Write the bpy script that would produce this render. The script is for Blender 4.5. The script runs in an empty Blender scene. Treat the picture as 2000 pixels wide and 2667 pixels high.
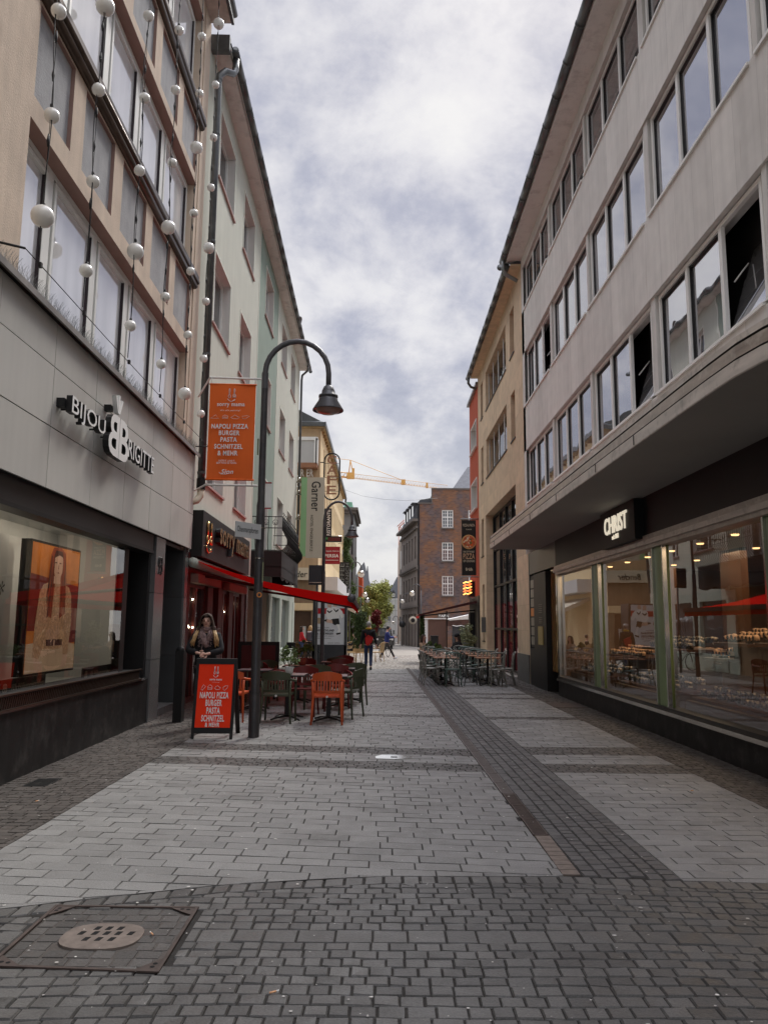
import bpy, bmesh, math, random
from mathutils import Vector, Matrix
random.seed(7)
R = math.radians
C = bpy.context.scene.collection
sc = bpy.context.scene

# ---------------------------------------------------------------- camera
cam_d = bpy.data.cameras.new('camera')
cam = bpy.data.objects.new('camera', cam_d)
C.objects.link(cam)
sc.camera = cam
cam_d.sensor_fit = 'VERTICAL'
cam_d.sensor_height = 24.0
cam_d.lens = 24.0 * 2000 / 2667
cam_d.clip_start = 0.05
cam_d.clip_end = 2000
def cam_matrix():
    P, YW, RO = R(8.377), R(-0.0122), R(0.5)
    f = Vector((0, math.cos(P), math.sin(P))); u = Vector((0, -math.sin(P), math.cos(P))); r = Vector((1, 0, 0))
    rz = Matrix.Rotation(YW, 3, 'Z')
    f, u, r = rz @ f, rz @ u, rz @ r
    cr = r * math.cos(RO) + u * math.sin(RO); cu = u * math.cos(RO) - r * math.sin(RO)
    m = Matrix((cr, cu, -f)).transposed().to_4x4()
    m.translation = (0, 0, 1.6)
    return m
cam.matrix_world = cam_matrix()

# ---------------------------------------------------------------- world, sun, exposure
w = bpy.data.worlds.new('World'); sc.world = w; w.use_nodes = True
nt = w.node_tree; N = nt.nodes; L = nt.links
for n in list(N): N.remove(n)
SUN_EL, SUN_AZ = R(50), R(25)
SKY = 5.8; ZEN = 4.7  # ZEN: sky above the view, boosted and warmed to lift the facades
out = N.new('ShaderNodeOutputWorld'); bg = N.new('ShaderNodeBackground'); bg.inputs[1].default_value = 0.1
sky = N.new('ShaderNodeTexSky'); sky.sky_type = 'NISHITA'; sky.sun_disc = False
sky.sun_elevation = SUN_EL; sky.sun_rotation = SUN_AZ; sky.air_density = 1.2; sky.dust_density = 2
tc = N.new('ShaderNodeTexCoord'); sp = N.new('ShaderNodeSeparateXYZ'); L.new(tc.outputs['Generated'], sp.inputs[0])
mx = N.new('ShaderNodeMath'); mx.operation = 'MAXIMUM'; mx.inputs[1].default_value = 0.0; L.new(sp.outputs[2], mx.inputs[0])
ad = N.new('ShaderNodeMath'); ad.operation = 'ADD'; ad.inputs[1].default_value = 0.55; L.new(mx.outputs[0], ad.inputs[0])
dx = N.new('ShaderNodeMath'); dx.operation = 'DIVIDE'; L.new(sp.outputs[0], dx.inputs[0]); L.new(ad.outputs[0], dx.inputs[1])
dy = N.new('ShaderNodeMath'); dy.operation = 'DIVIDE'; L.new(sp.outputs[1], dy.inputs[0]); L.new(ad.outputs[0], dy.inputs[1])
cb = N.new('ShaderNodeCombineXYZ'); L.new(dx.outputs[0], cb.inputs[0]); L.new(dy.outputs[0], cb.inputs[1])
def noise(scale, detail, rough, dist, off):
    mp = N.new('ShaderNodeMapping'); mp.inputs['Location'].default_value = off; L.new(cb.outputs[0], mp.inputs[0])
    n = N.new('ShaderNodeTexNoise'); n.inputs['Scale'].default_value = scale; n.inputs['Detail'].default_value = detail
    n.inputs['Roughness'].default_value = rough; n.inputs['Distortion'].default_value = dist; L.new(mp.outputs[0], n.inputs[0]); return n
n1 = noise(2.5, 9, 0.58, 0.15, (3.1, 1.7, 0)); n2 = noise(6.5, 8, 0.6, 0.15, (7.4, 2.2, 1))
mixn = N.new('ShaderNodeMath'); mixn.operation = 'MULTIPLY_ADD'; L.new(n2.outputs[0], mixn.inputs[0]); mixn.inputs[1].default_value = 0.42
m65 = N.new('ShaderNodeMath'); m65.operation = 'MULTIPLY'; m65.inputs[1].default_value = 0.6; L.new(n1.outputs[0], m65.inputs[0]); L.new(m65.outputs[0], mixn.inputs[2])
rp = N.new('ShaderNodeValToRGB'); L.new(mixn.outputs[0], rp.inputs[0])
e = rp.color_ramp.elements
e[0].position = 0.425; e[0].color = (0.38, 0.41, 0.56, 1)
e[1].position = 0.625; e[1].color = (0.93, 0.94, 1.0, 1)
for p_, c_ in ((0.475, (0.50, 0.525, 0.67, 1)), (0.52, (0.68, 0.695, 0.81, 1)), (0.565, (0.83, 0.84, 0.93, 1))):
    x_ = rp.color_ramp.elements.new(p_); x_.color = c_
# clouds lighten towards the horizon
hz = N.new('ShaderNodeMapRange'); hz.inputs[1].default_value = 0.0; hz.inputs[2].default_value = 0.34; hz.inputs[3].default_value = 0.62; hz.inputs[4].default_value = 0.0
L.new(sp.outputs[2], hz.inputs[0])
mh = N.new('ShaderNodeMix'); mh.data_type = 'RGBA'; L.new(hz.outputs[0], mh.inputs[0]); L.new(rp.outputs[0], mh.inputs[6]); mh.inputs[7].default_value = (0.86, 0.875, 0.93, 1)
sc_ = N.new('ShaderNodeMix'); sc_.data_type = 'RGBA'; sc_.blend_type = 'MULTIPLY'; sc_.inputs[0].default_value = 1; L.new(mh.outputs[2], sc_.inputs[6]); sc_.inputs[7].default_value = (SKY, SKY, SKY, 1)
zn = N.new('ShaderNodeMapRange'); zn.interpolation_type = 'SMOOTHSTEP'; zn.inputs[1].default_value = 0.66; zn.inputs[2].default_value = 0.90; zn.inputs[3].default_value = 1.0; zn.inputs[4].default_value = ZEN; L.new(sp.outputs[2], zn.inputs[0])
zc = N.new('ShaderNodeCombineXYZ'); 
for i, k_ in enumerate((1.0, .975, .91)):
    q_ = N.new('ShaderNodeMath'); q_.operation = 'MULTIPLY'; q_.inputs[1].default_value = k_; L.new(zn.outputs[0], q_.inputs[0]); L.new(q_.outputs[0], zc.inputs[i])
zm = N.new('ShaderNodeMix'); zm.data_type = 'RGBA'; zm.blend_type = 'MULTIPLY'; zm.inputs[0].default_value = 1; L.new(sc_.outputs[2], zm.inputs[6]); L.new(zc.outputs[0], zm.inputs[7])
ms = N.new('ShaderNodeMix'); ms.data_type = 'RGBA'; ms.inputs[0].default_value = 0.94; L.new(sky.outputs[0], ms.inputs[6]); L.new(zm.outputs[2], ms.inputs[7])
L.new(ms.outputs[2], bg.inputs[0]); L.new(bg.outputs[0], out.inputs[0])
sd = bpy.data.lights.new('sun', 'SUN'); sd.energy = 1.5; sd.angle = R(14); sd.color = (1, 0.96, 0.9)
so = bpy.data.objects.new('sun', sd); C.objects.link(so)
so.rotation_euler = (R(90) - SUN_EL, 0, -SUN_AZ + math.pi)
so.location = (3, 10, 40)
sc.view_settings.view_transform = 'Standard'; sc.view_settings.look = 'None'; sc.view_settings.gamma = 1
sc.view_settings.exposure = 0.70
sc.render.engine = 'CYCLES'
sc.cycles.max_bounces = 6; sc.cycles.transparent_max_bounces = 10
sc.render.resolution_x = 767; sc.render.resolution_y = 1024

# ---------------------------------------------------------------- materials
MATS = {}
def _new(name):
    m = bpy.data.materials.new(name); m.use_nodes = True; MATS[name] = m
    return m, m.node_tree.nodes, m.node_tree.links, m.node_tree.nodes['Principled BSDF']
def mat(name, col, rough=.7, var=.12, vs=2.5, bump=0., bs=80, metal=0., spec=.4, streak=0., emis=0., attr=None, grime=None, coat=0., vscale=None):
    m, n, l, b = _new(name)
    b.inputs['Roughness'].default_value = rough; b.inputs['Metallic'].default_value = metal
    b.inputs['Specular IOR Level'].default_value = spec; b.inputs['Coat Weight'].default_value = coat
    tc = n.new('ShaderNodeTexCoord')
    cur = None
    base = n.new('ShaderNodeRGB'); base.outputs[0].default_value = (*col, 1); cur = base.outputs[0]
    def mul(fac_out, lo, hi, cur):
        mr = n.new('ShaderNodeMapRange'); mr.inputs[1].default_value = .25; mr.inputs[2].default_value = .75
        mr.inputs[3].default_value = lo; mr.inputs[4].default_value = hi; l.new(fac_out, mr.inputs[0])
        hs = n.new('ShaderNodeHueSaturation'); l.new(mr.outputs[0], hs.inputs['Value']); l.new(cur, hs.inputs['Color']); return hs.outputs[0]
    if var:
        t = n.new('ShaderNodeTexNoise'); t.inputs['Scale'].default_value = vs; t.inputs['Detail'].default_value = 7; t.inputs['Roughness'].default_value = .6
        if vscale:
            mp = n.new('ShaderNodeMapping'); mp.inputs['Scale'].default_value = vscale; l.new(tc.outputs['Object'], mp.inputs[0]); l.new(mp.outputs[0], t.inputs[0])
        else: l.new(tc.outputs['Object'], t.inputs[0])
        cur = mul(t.outputs[0], 1 - var, 1 + var, cur)
    if streak:
        mp = n.new('ShaderNodeMapping'); mp.inputs['Scale'].default_value = (7, 7, .35); l.new(tc.outputs['Object'], mp.inputs[0])
        t = n.new('ShaderNodeTexNoise'); t.inputs['Scale'].default_value = 1.; t.inputs['Detail'].default_value = 6; l.new(mp.outputs[0], t.inputs[0])
        cur = mul(t.outputs[0], 1 - streak, 1 + streak * .6, cur)
    if grime:
        t = n.new('ShaderNodeTexNoise'); t.inputs['Scale'].default_value = grime[2]; t.inputs['Detail'].default_value = 9; t.inputs['Roughness'].default_value = .7; l.new(tc.outputs['Object'], t.inputs[0])
        mr = n.new('ShaderNodeMapRange'); mr.inputs[1].default_value = .5; mr.inputs[2].default_value = .72; mr.inputs[4].default_value = grime[1]; l.new(t.outputs[0], mr.inputs[0])
        mm = n.new('ShaderNodeMix'); mm.data_type = 'RGBA'; l.new(mr.outputs[0], mm.inputs[0]); l.new(cur, mm.inputs[6]); mm.inputs[7].default_value = (*grime[0], 1); cur = mm.outputs[2]
    if attr:
        a = n.new('ShaderNodeAttribute'); a.attribute_name = 'rnd'
        mr = n.new('ShaderNodeMapRange'); mr.inputs[3].default_value = 1 - attr; mr.inputs[4].default_value = 1 + attr; l.new(a.outputs['Fac'], mr.inputs[0])
        hs = n.new('ShaderNodeHueSaturation'); l.new(mr.outputs[0], hs.inputs['Value']); l.new(cur, hs.inputs['Color']); cur = hs.outputs[0]
    l.new(cur, b.inputs['Base Color'])
    if emis:
        l.new(cur, b.inputs['Emission Color']); b.inputs['Emission Strength'].default_value = emis
    if bump:
        t = n.new('ShaderNodeTexNoise'); t.inputs['Scale'].default_value = bs; t.inputs['Detail'].default_value = 5; l.new(tc.outputs['Object'], t.inputs[0])
        bp = n.new('ShaderNodeBump'); bp.inputs['Strength'].default_value = bump; bp.inputs['Distance'].default_value = .01
        l.new(t.outputs[0], bp.inputs['Height']); l.new(bp.outputs[0], b.inputs['Normal'])
    return m
def glassmat(name, base, ior, through=False, wob=.004, gl=(1, 1, 1), tint=(1, 1, 1), rough=0.0, base_em=0):
    m, n, l, b = _new(name); n.remove(b)
    o = n['Material Output']
    g = n.new('ShaderNodeBsdfGlossy'); g.inputs['Roughness'].default_value = rough; g.inputs[0].default_value = (*gl, 1)
    if through: d = n.new('ShaderNodeBsdfTransparent'); d.inputs[0].default_value = (*tint, 1)
    else:
        d = n.new('ShaderNodeBsdfDiffuse')
        tc = n.new('ShaderNodeTexCoord'); t = n.new('ShaderNodeTexNoise'); t.inputs['Scale'].default_value = .9; t.inputs['Detail'].default_value = 3
        mp = n.new('ShaderNodeMapping'); mp.inputs['Scale'].default_value = (1, 3, .4); l.new(tc.outputs['Object'], mp.inputs[0]); l.new(mp.outputs[0], t.inputs[0])
        mm = n.new('ShaderNodeMix'); mm.data_type = 'RGBA'; l.new(t.outputs[0], mm.inputs[0]); mm.inputs[6].default_value = (*[c * .7 for c in base], 1); mm.inputs[7].default_value = (*[min(1, c * 1.3) for c in base], 1)
        l.new(mm.outputs[2], d.inputs[0])
    f = n.new('ShaderNodeFresnel'); f.inputs[0].default_value = ior
    if wob:
        tc2 = n.new('ShaderNodeTexCoord'); t2 = n.new('ShaderNodeTexNoise'); t2.inputs['Scale'].default_value = 1.6; t2.inputs['Detail'].default_value = 1; l.new(tc2.outputs['Object'], t2.inputs[0])
        bp = n.new('ShaderNodeBump'); bp.inputs['Strength'].default_value = 1; bp.inputs['Distance'].default_value = wob; l.new(t2.outputs[0], bp.inputs['Height'])
        l.new(bp.outputs[0], g.inputs['Normal'])
    mix = n.new('ShaderNodeMixShader'); l.new(f.outputs[0], mix.inputs[0]); l.new(d.outputs[0], mix.inputs[1]); l.new(g.outputs[0], mix.inputs[2]); l.new(mix.outputs[0], o.inputs[0])
    return m
def brickmat(name, c1, c2, mortar, patch, bw=.24, bh=.075):
    m, n, l, b = _new(name); b.inputs['Roughness'].default_value = .85
    tc = n.new('ShaderNodeTexCoord'); mp = n.new('ShaderNodeMapping'); mp.inputs['Rotation'].default_value = (R(90), 0, 0); l.new(tc.outputs['Object'], mp.inputs[0])
    br = n.new('ShaderNodeTexBrick'); l.new(mp.outputs[0], br.inputs[0]); br.inputs['Scale'].default_value = 1; br.inputs['Brick Width'].default_value = bw; br.inputs['Row Height'].default_value = bh
    br.inputs['Mortar Size'].default_value = .012; br.inputs['Color1'].default_value = (*c1, 1); br.inputs['Color2'].default_value = (*c2, 1); br.inputs['Mortar'].default_value = (*mortar, 1)
    t = n.new('ShaderNodeTexNoise'); t.inputs['Scale'].default_value = .45; t.inputs['Detail'].default_value = 6; t.inputs['Roughness'].default_value = .7; l.new(tc.outputs['Object'], t.inputs[0])
    mr = n.new('ShaderNodeMapRange'); mr.inputs[1].default_value = .44; mr.inputs[2].default_value = .58; mr.inputs[4].default_value = .85; l.new(t.outputs[0], mr.inputs[0])
    br2 = n.new('ShaderNodeTexBrick'); l.new(mp.outputs[0], br2.inputs[0]); br2.inputs['Scale'].default_value = 1; br2.inputs['Brick Width'].default_value = bw; br2.inputs['Row Height'].default_value = bh
    br2.inputs['Mortar Size'].default_value = .012; br2.inputs['Color1'].default_value = (*patch, 1); br2.inputs['Color2'].default_value = (*[x * .6 for x in patch], 1); br2.inputs['Mortar'].default_value = (*mortar, 1)
    mm = n.new('ShaderNodeMix'); mm.data_type = 'RGBA'; l.new(mr.outputs[0], mm.inputs[0]); l.new(br.outputs[0], mm.inputs[6]); l.new(br2.outputs[0], mm.inputs[7])
    l.new(mm.outputs[2], b.inputs['Base Color'])
    return m
def stonemat(name, col, bw, bh, rough=.85, joint=.7, rot=(R(90), 0, R(90)), var=.15, mort=.006, streak=.1):
    """flat cladding panels with thin joints; the wall runs along y"""
    m, n, l, b = _new(name); b.inputs['Roughness'].default_value = rough
    tc = n.new('ShaderNodeTexCoord'); sp_ = n.new('ShaderNodeSeparateXYZ'); l.new(tc.outputs['Object'], sp_.inputs[0])
    cb_ = n.new('ShaderNodeCombineXYZ'); l.new(sp_.outputs[1], cb_.inputs[0]); l.new(sp_.outputs[2], cb_.inputs[1])
    br = n.new('ShaderNodeTexBrick'); l.new(cb_.outputs[0], br.inputs[0]); br.inputs['Scale'].default_value = 1; br.inputs['Brick Width'].default_value = bw; br.inputs['Row Height'].default_value = bh
    br.inputs['Mortar Size'].default_value = mort; br.inputs['Color1'].default_value = (*[c * 1.06 for c in col], 1); br.inputs['Color2'].default_value = (*[c * .9 for c in col], 1)
    br.inputs['Mortar'].default_value = (*[c * joint for c in col], 1)
    t = n.new('ShaderNodeTexNoise'); t.inputs['Scale'].default_value = 3; t.inputs['Detail'].default_value = 8; l.new(tc.outputs['Object'], t.inputs[0])
    mr = n.new('ShaderNodeMapRange'); mr.inputs[1].default_value = .3; mr.inputs[2].default_value = .7; mr.inputs[3].default_value = 1 - var; mr.inputs[4].default_value = 1 + var; l.new(t.outputs[0], mr.inputs[0])
    hs = n.new('ShaderNodeHueSaturation'); l.new(mr.outputs[0], hs.inputs['Value']); l.new(br.outputs[0], hs.inputs['Color'])
    mp = n.new('ShaderNodeMapping'); mp.inputs['Scale'].default_value = (7, 7, .3); l.new(tc.outputs['Object'], mp.inputs[0])
    t2 = n.new('ShaderNodeTexNoise'); t2.inputs['Scale'].default_value = 1; t2.inputs['Detail'].default_value = 6; l.new(mp.outputs[0], t2.inputs[0])
    mr2 = n.new('ShaderNodeMapRange'); mr2.inputs[1].default_value = .3; mr2.inputs[2].default_value = .7; mr2.inputs[3].default_value = 1 - streak; mr2.inputs[4].default_value = 1 + streak * .5; l.new(t2.outputs[0], mr2.inputs[0])
    hs2 = n.new('ShaderNodeHueSaturation'); l.new(mr2.outputs[0], hs2.inputs['Value']); l.new(hs.outputs[0], hs2.inputs['Color'])
    mp3 = n.new('ShaderNodeMapping'); mp3.inputs['Scale'].default_value = (9, 9, .9); l.new(tc.outputs['Object'], mp3.inputs[0])
    t3 = n.new('ShaderNodeTexNoise'); t3.inputs['Scale'].default_value = 1; t3.inputs['Detail'].default_value = 3; l.new(mp3.outputs[0], t3.inputs[0])
    mr3 = n.new('ShaderNodeMapRange'); mr3.inputs[1].default_value = .66; mr3.inputs[2].default_value = .74; mr3.inputs[4].default_value = .28; l.new(t3.outputs[0], mr3.inputs[0])
    mm = n.new('ShaderNodeMix'); mm.data_type = 'RGBA'; l.new(mr3.outputs[0], mm.inputs[0]); l.new(hs2.outputs[0], mm.inputs[6]); mm.inputs[7].default_value = (col[0] * .5, col[1] * .42, col[2] * .36, 1)
    l.new(mm.outputs[2], b.inputs['Base Color'])
    return m
def pavemat(name, col, attr, rough, speck, specval=.4, stain=(.03, .025, .02), stain_amt=.5, warm=None):
    m, n, l, b = _new(name)
    tc = n.new('ShaderNodeTexCoord'); g = n.new('ShaderNodeNewGeometry')
    base = n.new('ShaderNodeRGB'); base.outputs[0].default_value = (*col, 1)
    a = n.new('ShaderNodeAttribute'); a.attribute_name = 'rnd'
    mr = n.new('ShaderNodeMapRange'); mr.inputs[3].default_value = 1 - attr; mr.inputs[4].default_value = 1 + attr; l.new(a.outputs['Fac'], mr.inputs[0])
    hs = n.new('ShaderNodeHueSaturation'); l.new(mr.outputs[0], hs.inputs['Value']); l.new(base.outputs[0], hs.inputs['Color'])
    t = n.new('ShaderNodeTexNoise'); t.inputs['Scale'].default_value = 130; t.inputs['Detail'].default_value = 4; t.inputs['Roughness'].default_value = .7; l.new(g.outputs['Position'], t.inputs[0])
    mr2 = n.new('ShaderNodeMapRange'); mr2.inputs[1].default_value = .3; mr2.inputs[2].default_value = .7; mr2.inputs[3].default_value = 1 - speck; mr2.inputs[4].default_value = 1 + speck; l.new(t.outputs[0], mr2.inputs[0])
    hs2 = n.new('ShaderNodeHueSaturation'); l.new(mr2.outputs[0], hs2.inputs['Value']); l.new(hs.outputs[0], hs2.inputs['Color'])
    t3 = n.new('ShaderNodeTexNoise'); t3.inputs['Scale'].default_value = 1.1; t3.inputs['Detail'].default_value = 9; t3.inputs['Roughness'].default_value = .68; l.new(g.outputs['Position'], t3.inputs[0])
    mr3 = n.new('ShaderNodeMapRange'); mr3.inputs[1].default_value = .5; mr3.inputs[2].default_value = .78; mr3.inputs[4].default_value = stain_amt; l.new(t3.outputs[0], mr3.inputs[0])
    mm = n.new('ShaderNodeMix'); mm.data_type = 'RGBA'; l.new(mr3.outputs[0], mm.inputs[0]); l.new(hs2.outputs[0], mm.inputs[6]); mm.inputs[7].default_value = (*stain, 1)
    l.new(mm.outputs[2], b.inputs['Base Color'])
    b.inputs['Specular IOR Level'].default_value = specval
    t4 = n.new('ShaderNodeTexNoise'); t4.inputs['Scale'].default_value = 7; t4.inputs['Detail'].default_value = 6; l.new(g.outputs['Position'], t4.inputs[0])
    mr4 = n.new('ShaderNodeMapRange'); mr4.inputs[1].default_value = .3; mr4.inputs[2].default_value = .7; mr4.inputs[3].default_value = rough - .15; mr4.inputs[4].default_value = rough + .15; l.new(t4.outputs[0], mr4.inputs[0]); l.new(mr4.outputs[0], b.inputs['Roughness'])
    t5 = n.new('ShaderNodeTexNoise'); t5.inputs['Scale'].default_value = 55; t5.inputs['Detail'].default_value = 6; l.new(g.outputs['Position'], t5.inputs[0])
    bp = n.new('ShaderNodeBump'); bp.inputs['Strength'].default_value = .5; bp.inputs['Distance'].default_value = .006; l.new(t5.outputs[0], bp.inputs['Height']); l.new(bp.outputs[0], b.inputs['Normal'])
    return m
def M(n): return MATS[n]

# ---------------------------------------------------------------- mesh builder
class MB:
    def __init__(s): s.v = []; s.f = []; s.m = []; s.r = []; s.sm = []
    def add(s, vs, fs, mi=0, rnd=None, smooth=False):
        o = len(s.v); s.v += [tuple(v) for v in vs]
        for f in fs: s.f.append([i + o for i in f]); s.m.append(mi); s.r.append(random.random() if rnd is None else rnd); s.sm.append(smooth)
        return s
    def box(s, x0, x1, y0, y1, z0, z1, mi=0, M4=None, rnd=None):
        if x1 < x0: x0, x1 = x1, x0
        if y1 < y0: y0, y1 = y1, y0
        if z1 < z0: z0, z1 = z1, z0
        vs = [(x0, y0, z0), (x1, y0, z0), (x1, y1, z0), (x0, y1, z0), (x0, y0, z1), (x1, y0, z1), (x1, y1, z1), (x0, y1, z1)]
        if M4 is not None: vs = [tuple(M4 @ Vector(v)) for v in vs]
        return s.add(vs, [(0, 3, 2, 1), (4, 5, 6, 7), (0, 1, 5, 4), (1, 2, 6, 5), (2, 3, 7, 6), (3, 0, 4, 7)], mi, random.random() if rnd is None else rnd)
    def quad(s, a, b, c, d, mi=0, rnd=None): return s.add([a, b, c, d], [(0, 1, 2, 3)], mi, rnd)
    def prism(s, pts, ext, mi=0):
        """planar polygon (3D points) extruded by vector ext"""
        n = len(pts); e = Vector(ext); vs = [Vector(p) for p in pts] + [Vector(p) + e for p in pts]
        fs = [tuple(range(n)), tuple(range(2 * n - 1, n - 1, -1))] + [(i, i + n, (i + 1) % n + n, (i + 1) % n) for i in range(n)]
        return s.add(vs, fs, mi)
    def tube(s, pts, rad, seg=8, mi=0, caps=True, smooth=True, close=False):
        pts = [Vector(p) for p in pts]; n = len(pts)
        rs = rad if isinstance(rad, (list, tuple)) else [rad] * n
        up = None; rings = []
        for i, p in enumerate(pts):
            if close: t = pts[(i + 1) % n] - pts[i - 1]
            else: t = pts[min(i + 1, n - 1)] - pts[max(i - 1, 0)]
            if t.length < 1e-9: t = Vector((0, 0, 1))
            t.normalize()
            if up is None:
                a = Vector((0, 0, 1)) if abs(t.z) < .9 else Vector((1, 0, 0)); up = t.cross(a).normalized()
            up = (up - t * up.dot(t)); up = up.normalized() if up.length > 1e-6 else t.orthogonal().normalized()
            b = t.cross(up)
            rings.append([p + (up * math.cos(2 * math.pi * k / seg) + b * math.sin(2 * math.pi * k / seg)) * rs[i] for k in range(seg)])
        vs = [v for r in rings for v in r]; fs = []
        for i in range(n if close else n - 1):
            j = (i + 1) % n
            for k in range(seg): fs.append((i * seg + k, i * seg + (k + 1) % seg, j * seg + (k + 1) % seg, j * seg + k))
        if caps and not close: fs += [tuple(range(seg - 1, -1, -1)), tuple(range((n - 1) * seg, n * seg))]
        return s.add(vs, fs, mi, smooth=smooth)
    def lathe(s, prof, c=(0, 0, 0), seg=20, mi=0, smooth=True, ax='z'):
        vs = []; fs = []
        for r, z in prof:
            for k in range(seg):
                a = 2 * math.pi * k / seg; x, y = r * math.cos(a), r * math.sin(a)
                p = (x, y, z) if ax == 'z' else ((z, x, y) if ax == 'x' else (x, z, y))
                vs.append((p[0] + c[0], p[1] + c[1], p[2] + c[2]))
        for i in range(len(prof) - 1):
            for k in range(seg): fs.append((i * seg + k, i * seg + (k + 1) % seg, (i + 1) * seg + (k + 1) % seg, (i + 1) * seg + k))
        return s.add(vs, fs, mi, smooth=smooth)
    def sphere(s, c, r, seg=16, rings=10, mi=0, sc3=(1, 1, 1)):
        vs = []; fs = []
        for i in range(rings + 1):
            t = math.pi * i / rings
            for k in range(seg):
                a = 2 * math.pi * k / seg
                vs.append((c[0] + r * sc3[0] * math.sin(t) * math.cos(a), c[1] + r * sc3[1] * math.sin(t) * math.sin(a), c[2] + r * sc3[2] * math.cos(t)))
        for i in range(rings):
            for k in range(seg): fs.append((i * seg + k, (i + 1) * seg + k, (i + 1) * seg + (k + 1) % seg, i * seg + (k + 1) % seg))
        return s.add(vs, fs, mi, smooth=True)
    def xf(s, m4, start=0):
        for i in range(start, len(s.v)): s.v[i] = tuple(m4 @ Vector(s.v[i]))
        return s
    def mesh(s, name, mats, org=(0, 0, 0)):
        me = bpy.data.meshes.new(name)
        ox, oy, oz = org
        me.from_pydata([(x - ox, y - oy, z - oz) for x, y, z in s.v], [], s.f)
        for m in mats: me.materials.append(M(m))
        me.polygons.foreach_set('material_index', s.m)
        me.polygons.foreach_set('use_smooth', s.sm)
        a = me.attributes.new('rnd', 'FLOAT', 'FACE'); a.data.foreach_set('value', s.r)
        me.update(); return me

LFRAME = Matrix.Translation((-3.62, 0, 0)) @ Matrix.Rotation(math.atan(.0165), 4, 'Z')
def gz(y): return 0. if y < 25 else -.0085 * (y - 25)
class Thing:
    """a top-level thing: Empty (root) at org in the given frame, parts added in frame coordinates"""
    def __init__(s, name, label, cat, org=(0, 0, 0), frame='W', rot=0, group=None, kind=None, local=False):
        s.local = local; s.org = (0, 0, 0) if local else org
        o = bpy.data.objects.new(name, None); C.objects.link(o); s.o = o
        o.empty_display_size = .2
        F = LFRAME if frame == 'L' else Matrix.Identity(4)
        o.matrix_world = F @ Matrix.Translation(org) @ Matrix.Rotation(rot, 4, 'Z')
        o['label'] = label; o['category'] = cat
        if group: o['group'] = group
        if kind: o['kind'] = kind
    def part(s, name, mb, mats, parent=None, label=None):
        if isinstance(mats, str): mats = [mats]
        me = mb.mesh(name, mats, s.org) if isinstance(mb, MB) else mb
        o = bpy.data.objects.new(name, me); C.objects.link(o); o.parent = parent or s.o
        if label: o['label'] = label
        return o
def single(name, mb, mats, label, cat, org=(0, 0, 0), frame='W', group=None, kind=None, rot=0, local=False):
    if isinstance(mats, str): mats = [mats]
    o = bpy.data.objects.new(name, mb.mesh(name, mats, (0, 0, 0) if local else org)); C.objects.link(o)
    o.matrix_world = (LFRAME if frame == 'L' else Matrix.Identity(4)) @ Matrix.Translation(org) @ Matrix.Rotation(rot, 4, 'Z')
    if kind: o['kind'] = kind
    if kind != 'structure': o['label'] = label; o['category'] = cat
    if group: o['group'] = group
    return o
def copy_thing(o, loc, rotz, label, group=None, frame='W'):
    def cp(a, p):
        c = a.copy(); C.objects.link(c)
        if p is not None: c.parent = p
        for ch in a.children: cp(ch, c)
        return c
    c = cp(o, None)
    c.matrix_world = (LFRAME if frame == 'L' else Matrix.Identity(4)) @ Matrix.Translation(loc) @ Matrix.Rotation(rotz, 4, 'Z')
    c['label'] = label
    if group: c['group'] = group
    return c

# text as mesh, fitted in a w x h rectangle; o = lower left corner, ux / uy unit directions
def text_into(mb, txt, o, ux, uy, w, h, depth=.004, mi=0, side=None, bold=0., mirror=False, ital=0., keep=False, align='C'):
    cu = bpy.data.curves.new('t', 'FONT'); cu.body = txt; cu.extrude = .0; cu.offset = bold; cu.resolution_u = 3; cu.shear = ital; cu.space_character = 1 + max(0, bold) * 4.5
    cu.align_x = 'CENTER' if align == 'C' else 'LEFT'
    ob = bpy.data.objects.new('t', cu); C.objects.link(ob)
    me = bpy.data.meshes.new_from_object(ob.evaluated_get(bpy.context.evaluated_depsgraph_get()))
    bpy.data.objects.remove(ob); bpy.data.curves.remove(cu)
    vs = [v.co.copy() for v in me.vertices]; fs = [tuple(p.vertices) for p in me.polygons]
    if not vs: return mb
    edges = {}
    for f in fs:
        for i in range(len(f)):
            a, b = f[i], f[(i + 1) % len(f)]; k = (min(a, b), max(a, b)); edges.setdefault(k, []).append((a, b))
    bd = [e[0] for e in edges.values() if len(e) == 1]
    x0 = min(v.x for v in vs); x1 = max(v.x for v in vs); y0 = min(v.y for v in vs); y1 = max(v.y for v in vs)
    sx = w / (x1 - x0); sy = h / (y1 - y0)
    if keep: sx = sy = min(sx, sy)
    cx = (w - (x1 - x0) * sx) / 2; cy = (h - (y1 - y0) * sy) / 2
    O, U, V = Vector(o), Vector(ux), Vector(uy); n = U.cross(V).normalized()
    def P(v, d):
        X = (v.x - x0) * sx + cx
        if mirror: X = w - X
        return O + U * X + V * ((v.y - y0) * sy + cy) + n * d
    k = len(vs)
    pts = [P(v, depth) for v in vs] + [P(v, 0) for v in vs]
    top = [f[::-1] if mirror else f for f in fs]
    mb.add(pts, top, mi, .5)
    if depth > .006:
        off = len(mb.v) - 2 * k
        for a, b in bd:
            q = (a, a + k, b + k, b) if not mirror else (a, b, b + k, a + k)
            mb.f.append([i + off for i in q]); mb.m.append(side if side is not None else mi); mb.r.append(.5); mb.sm.append(False)
    bpy.data.meshes.remove(me)
    return mb

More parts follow.
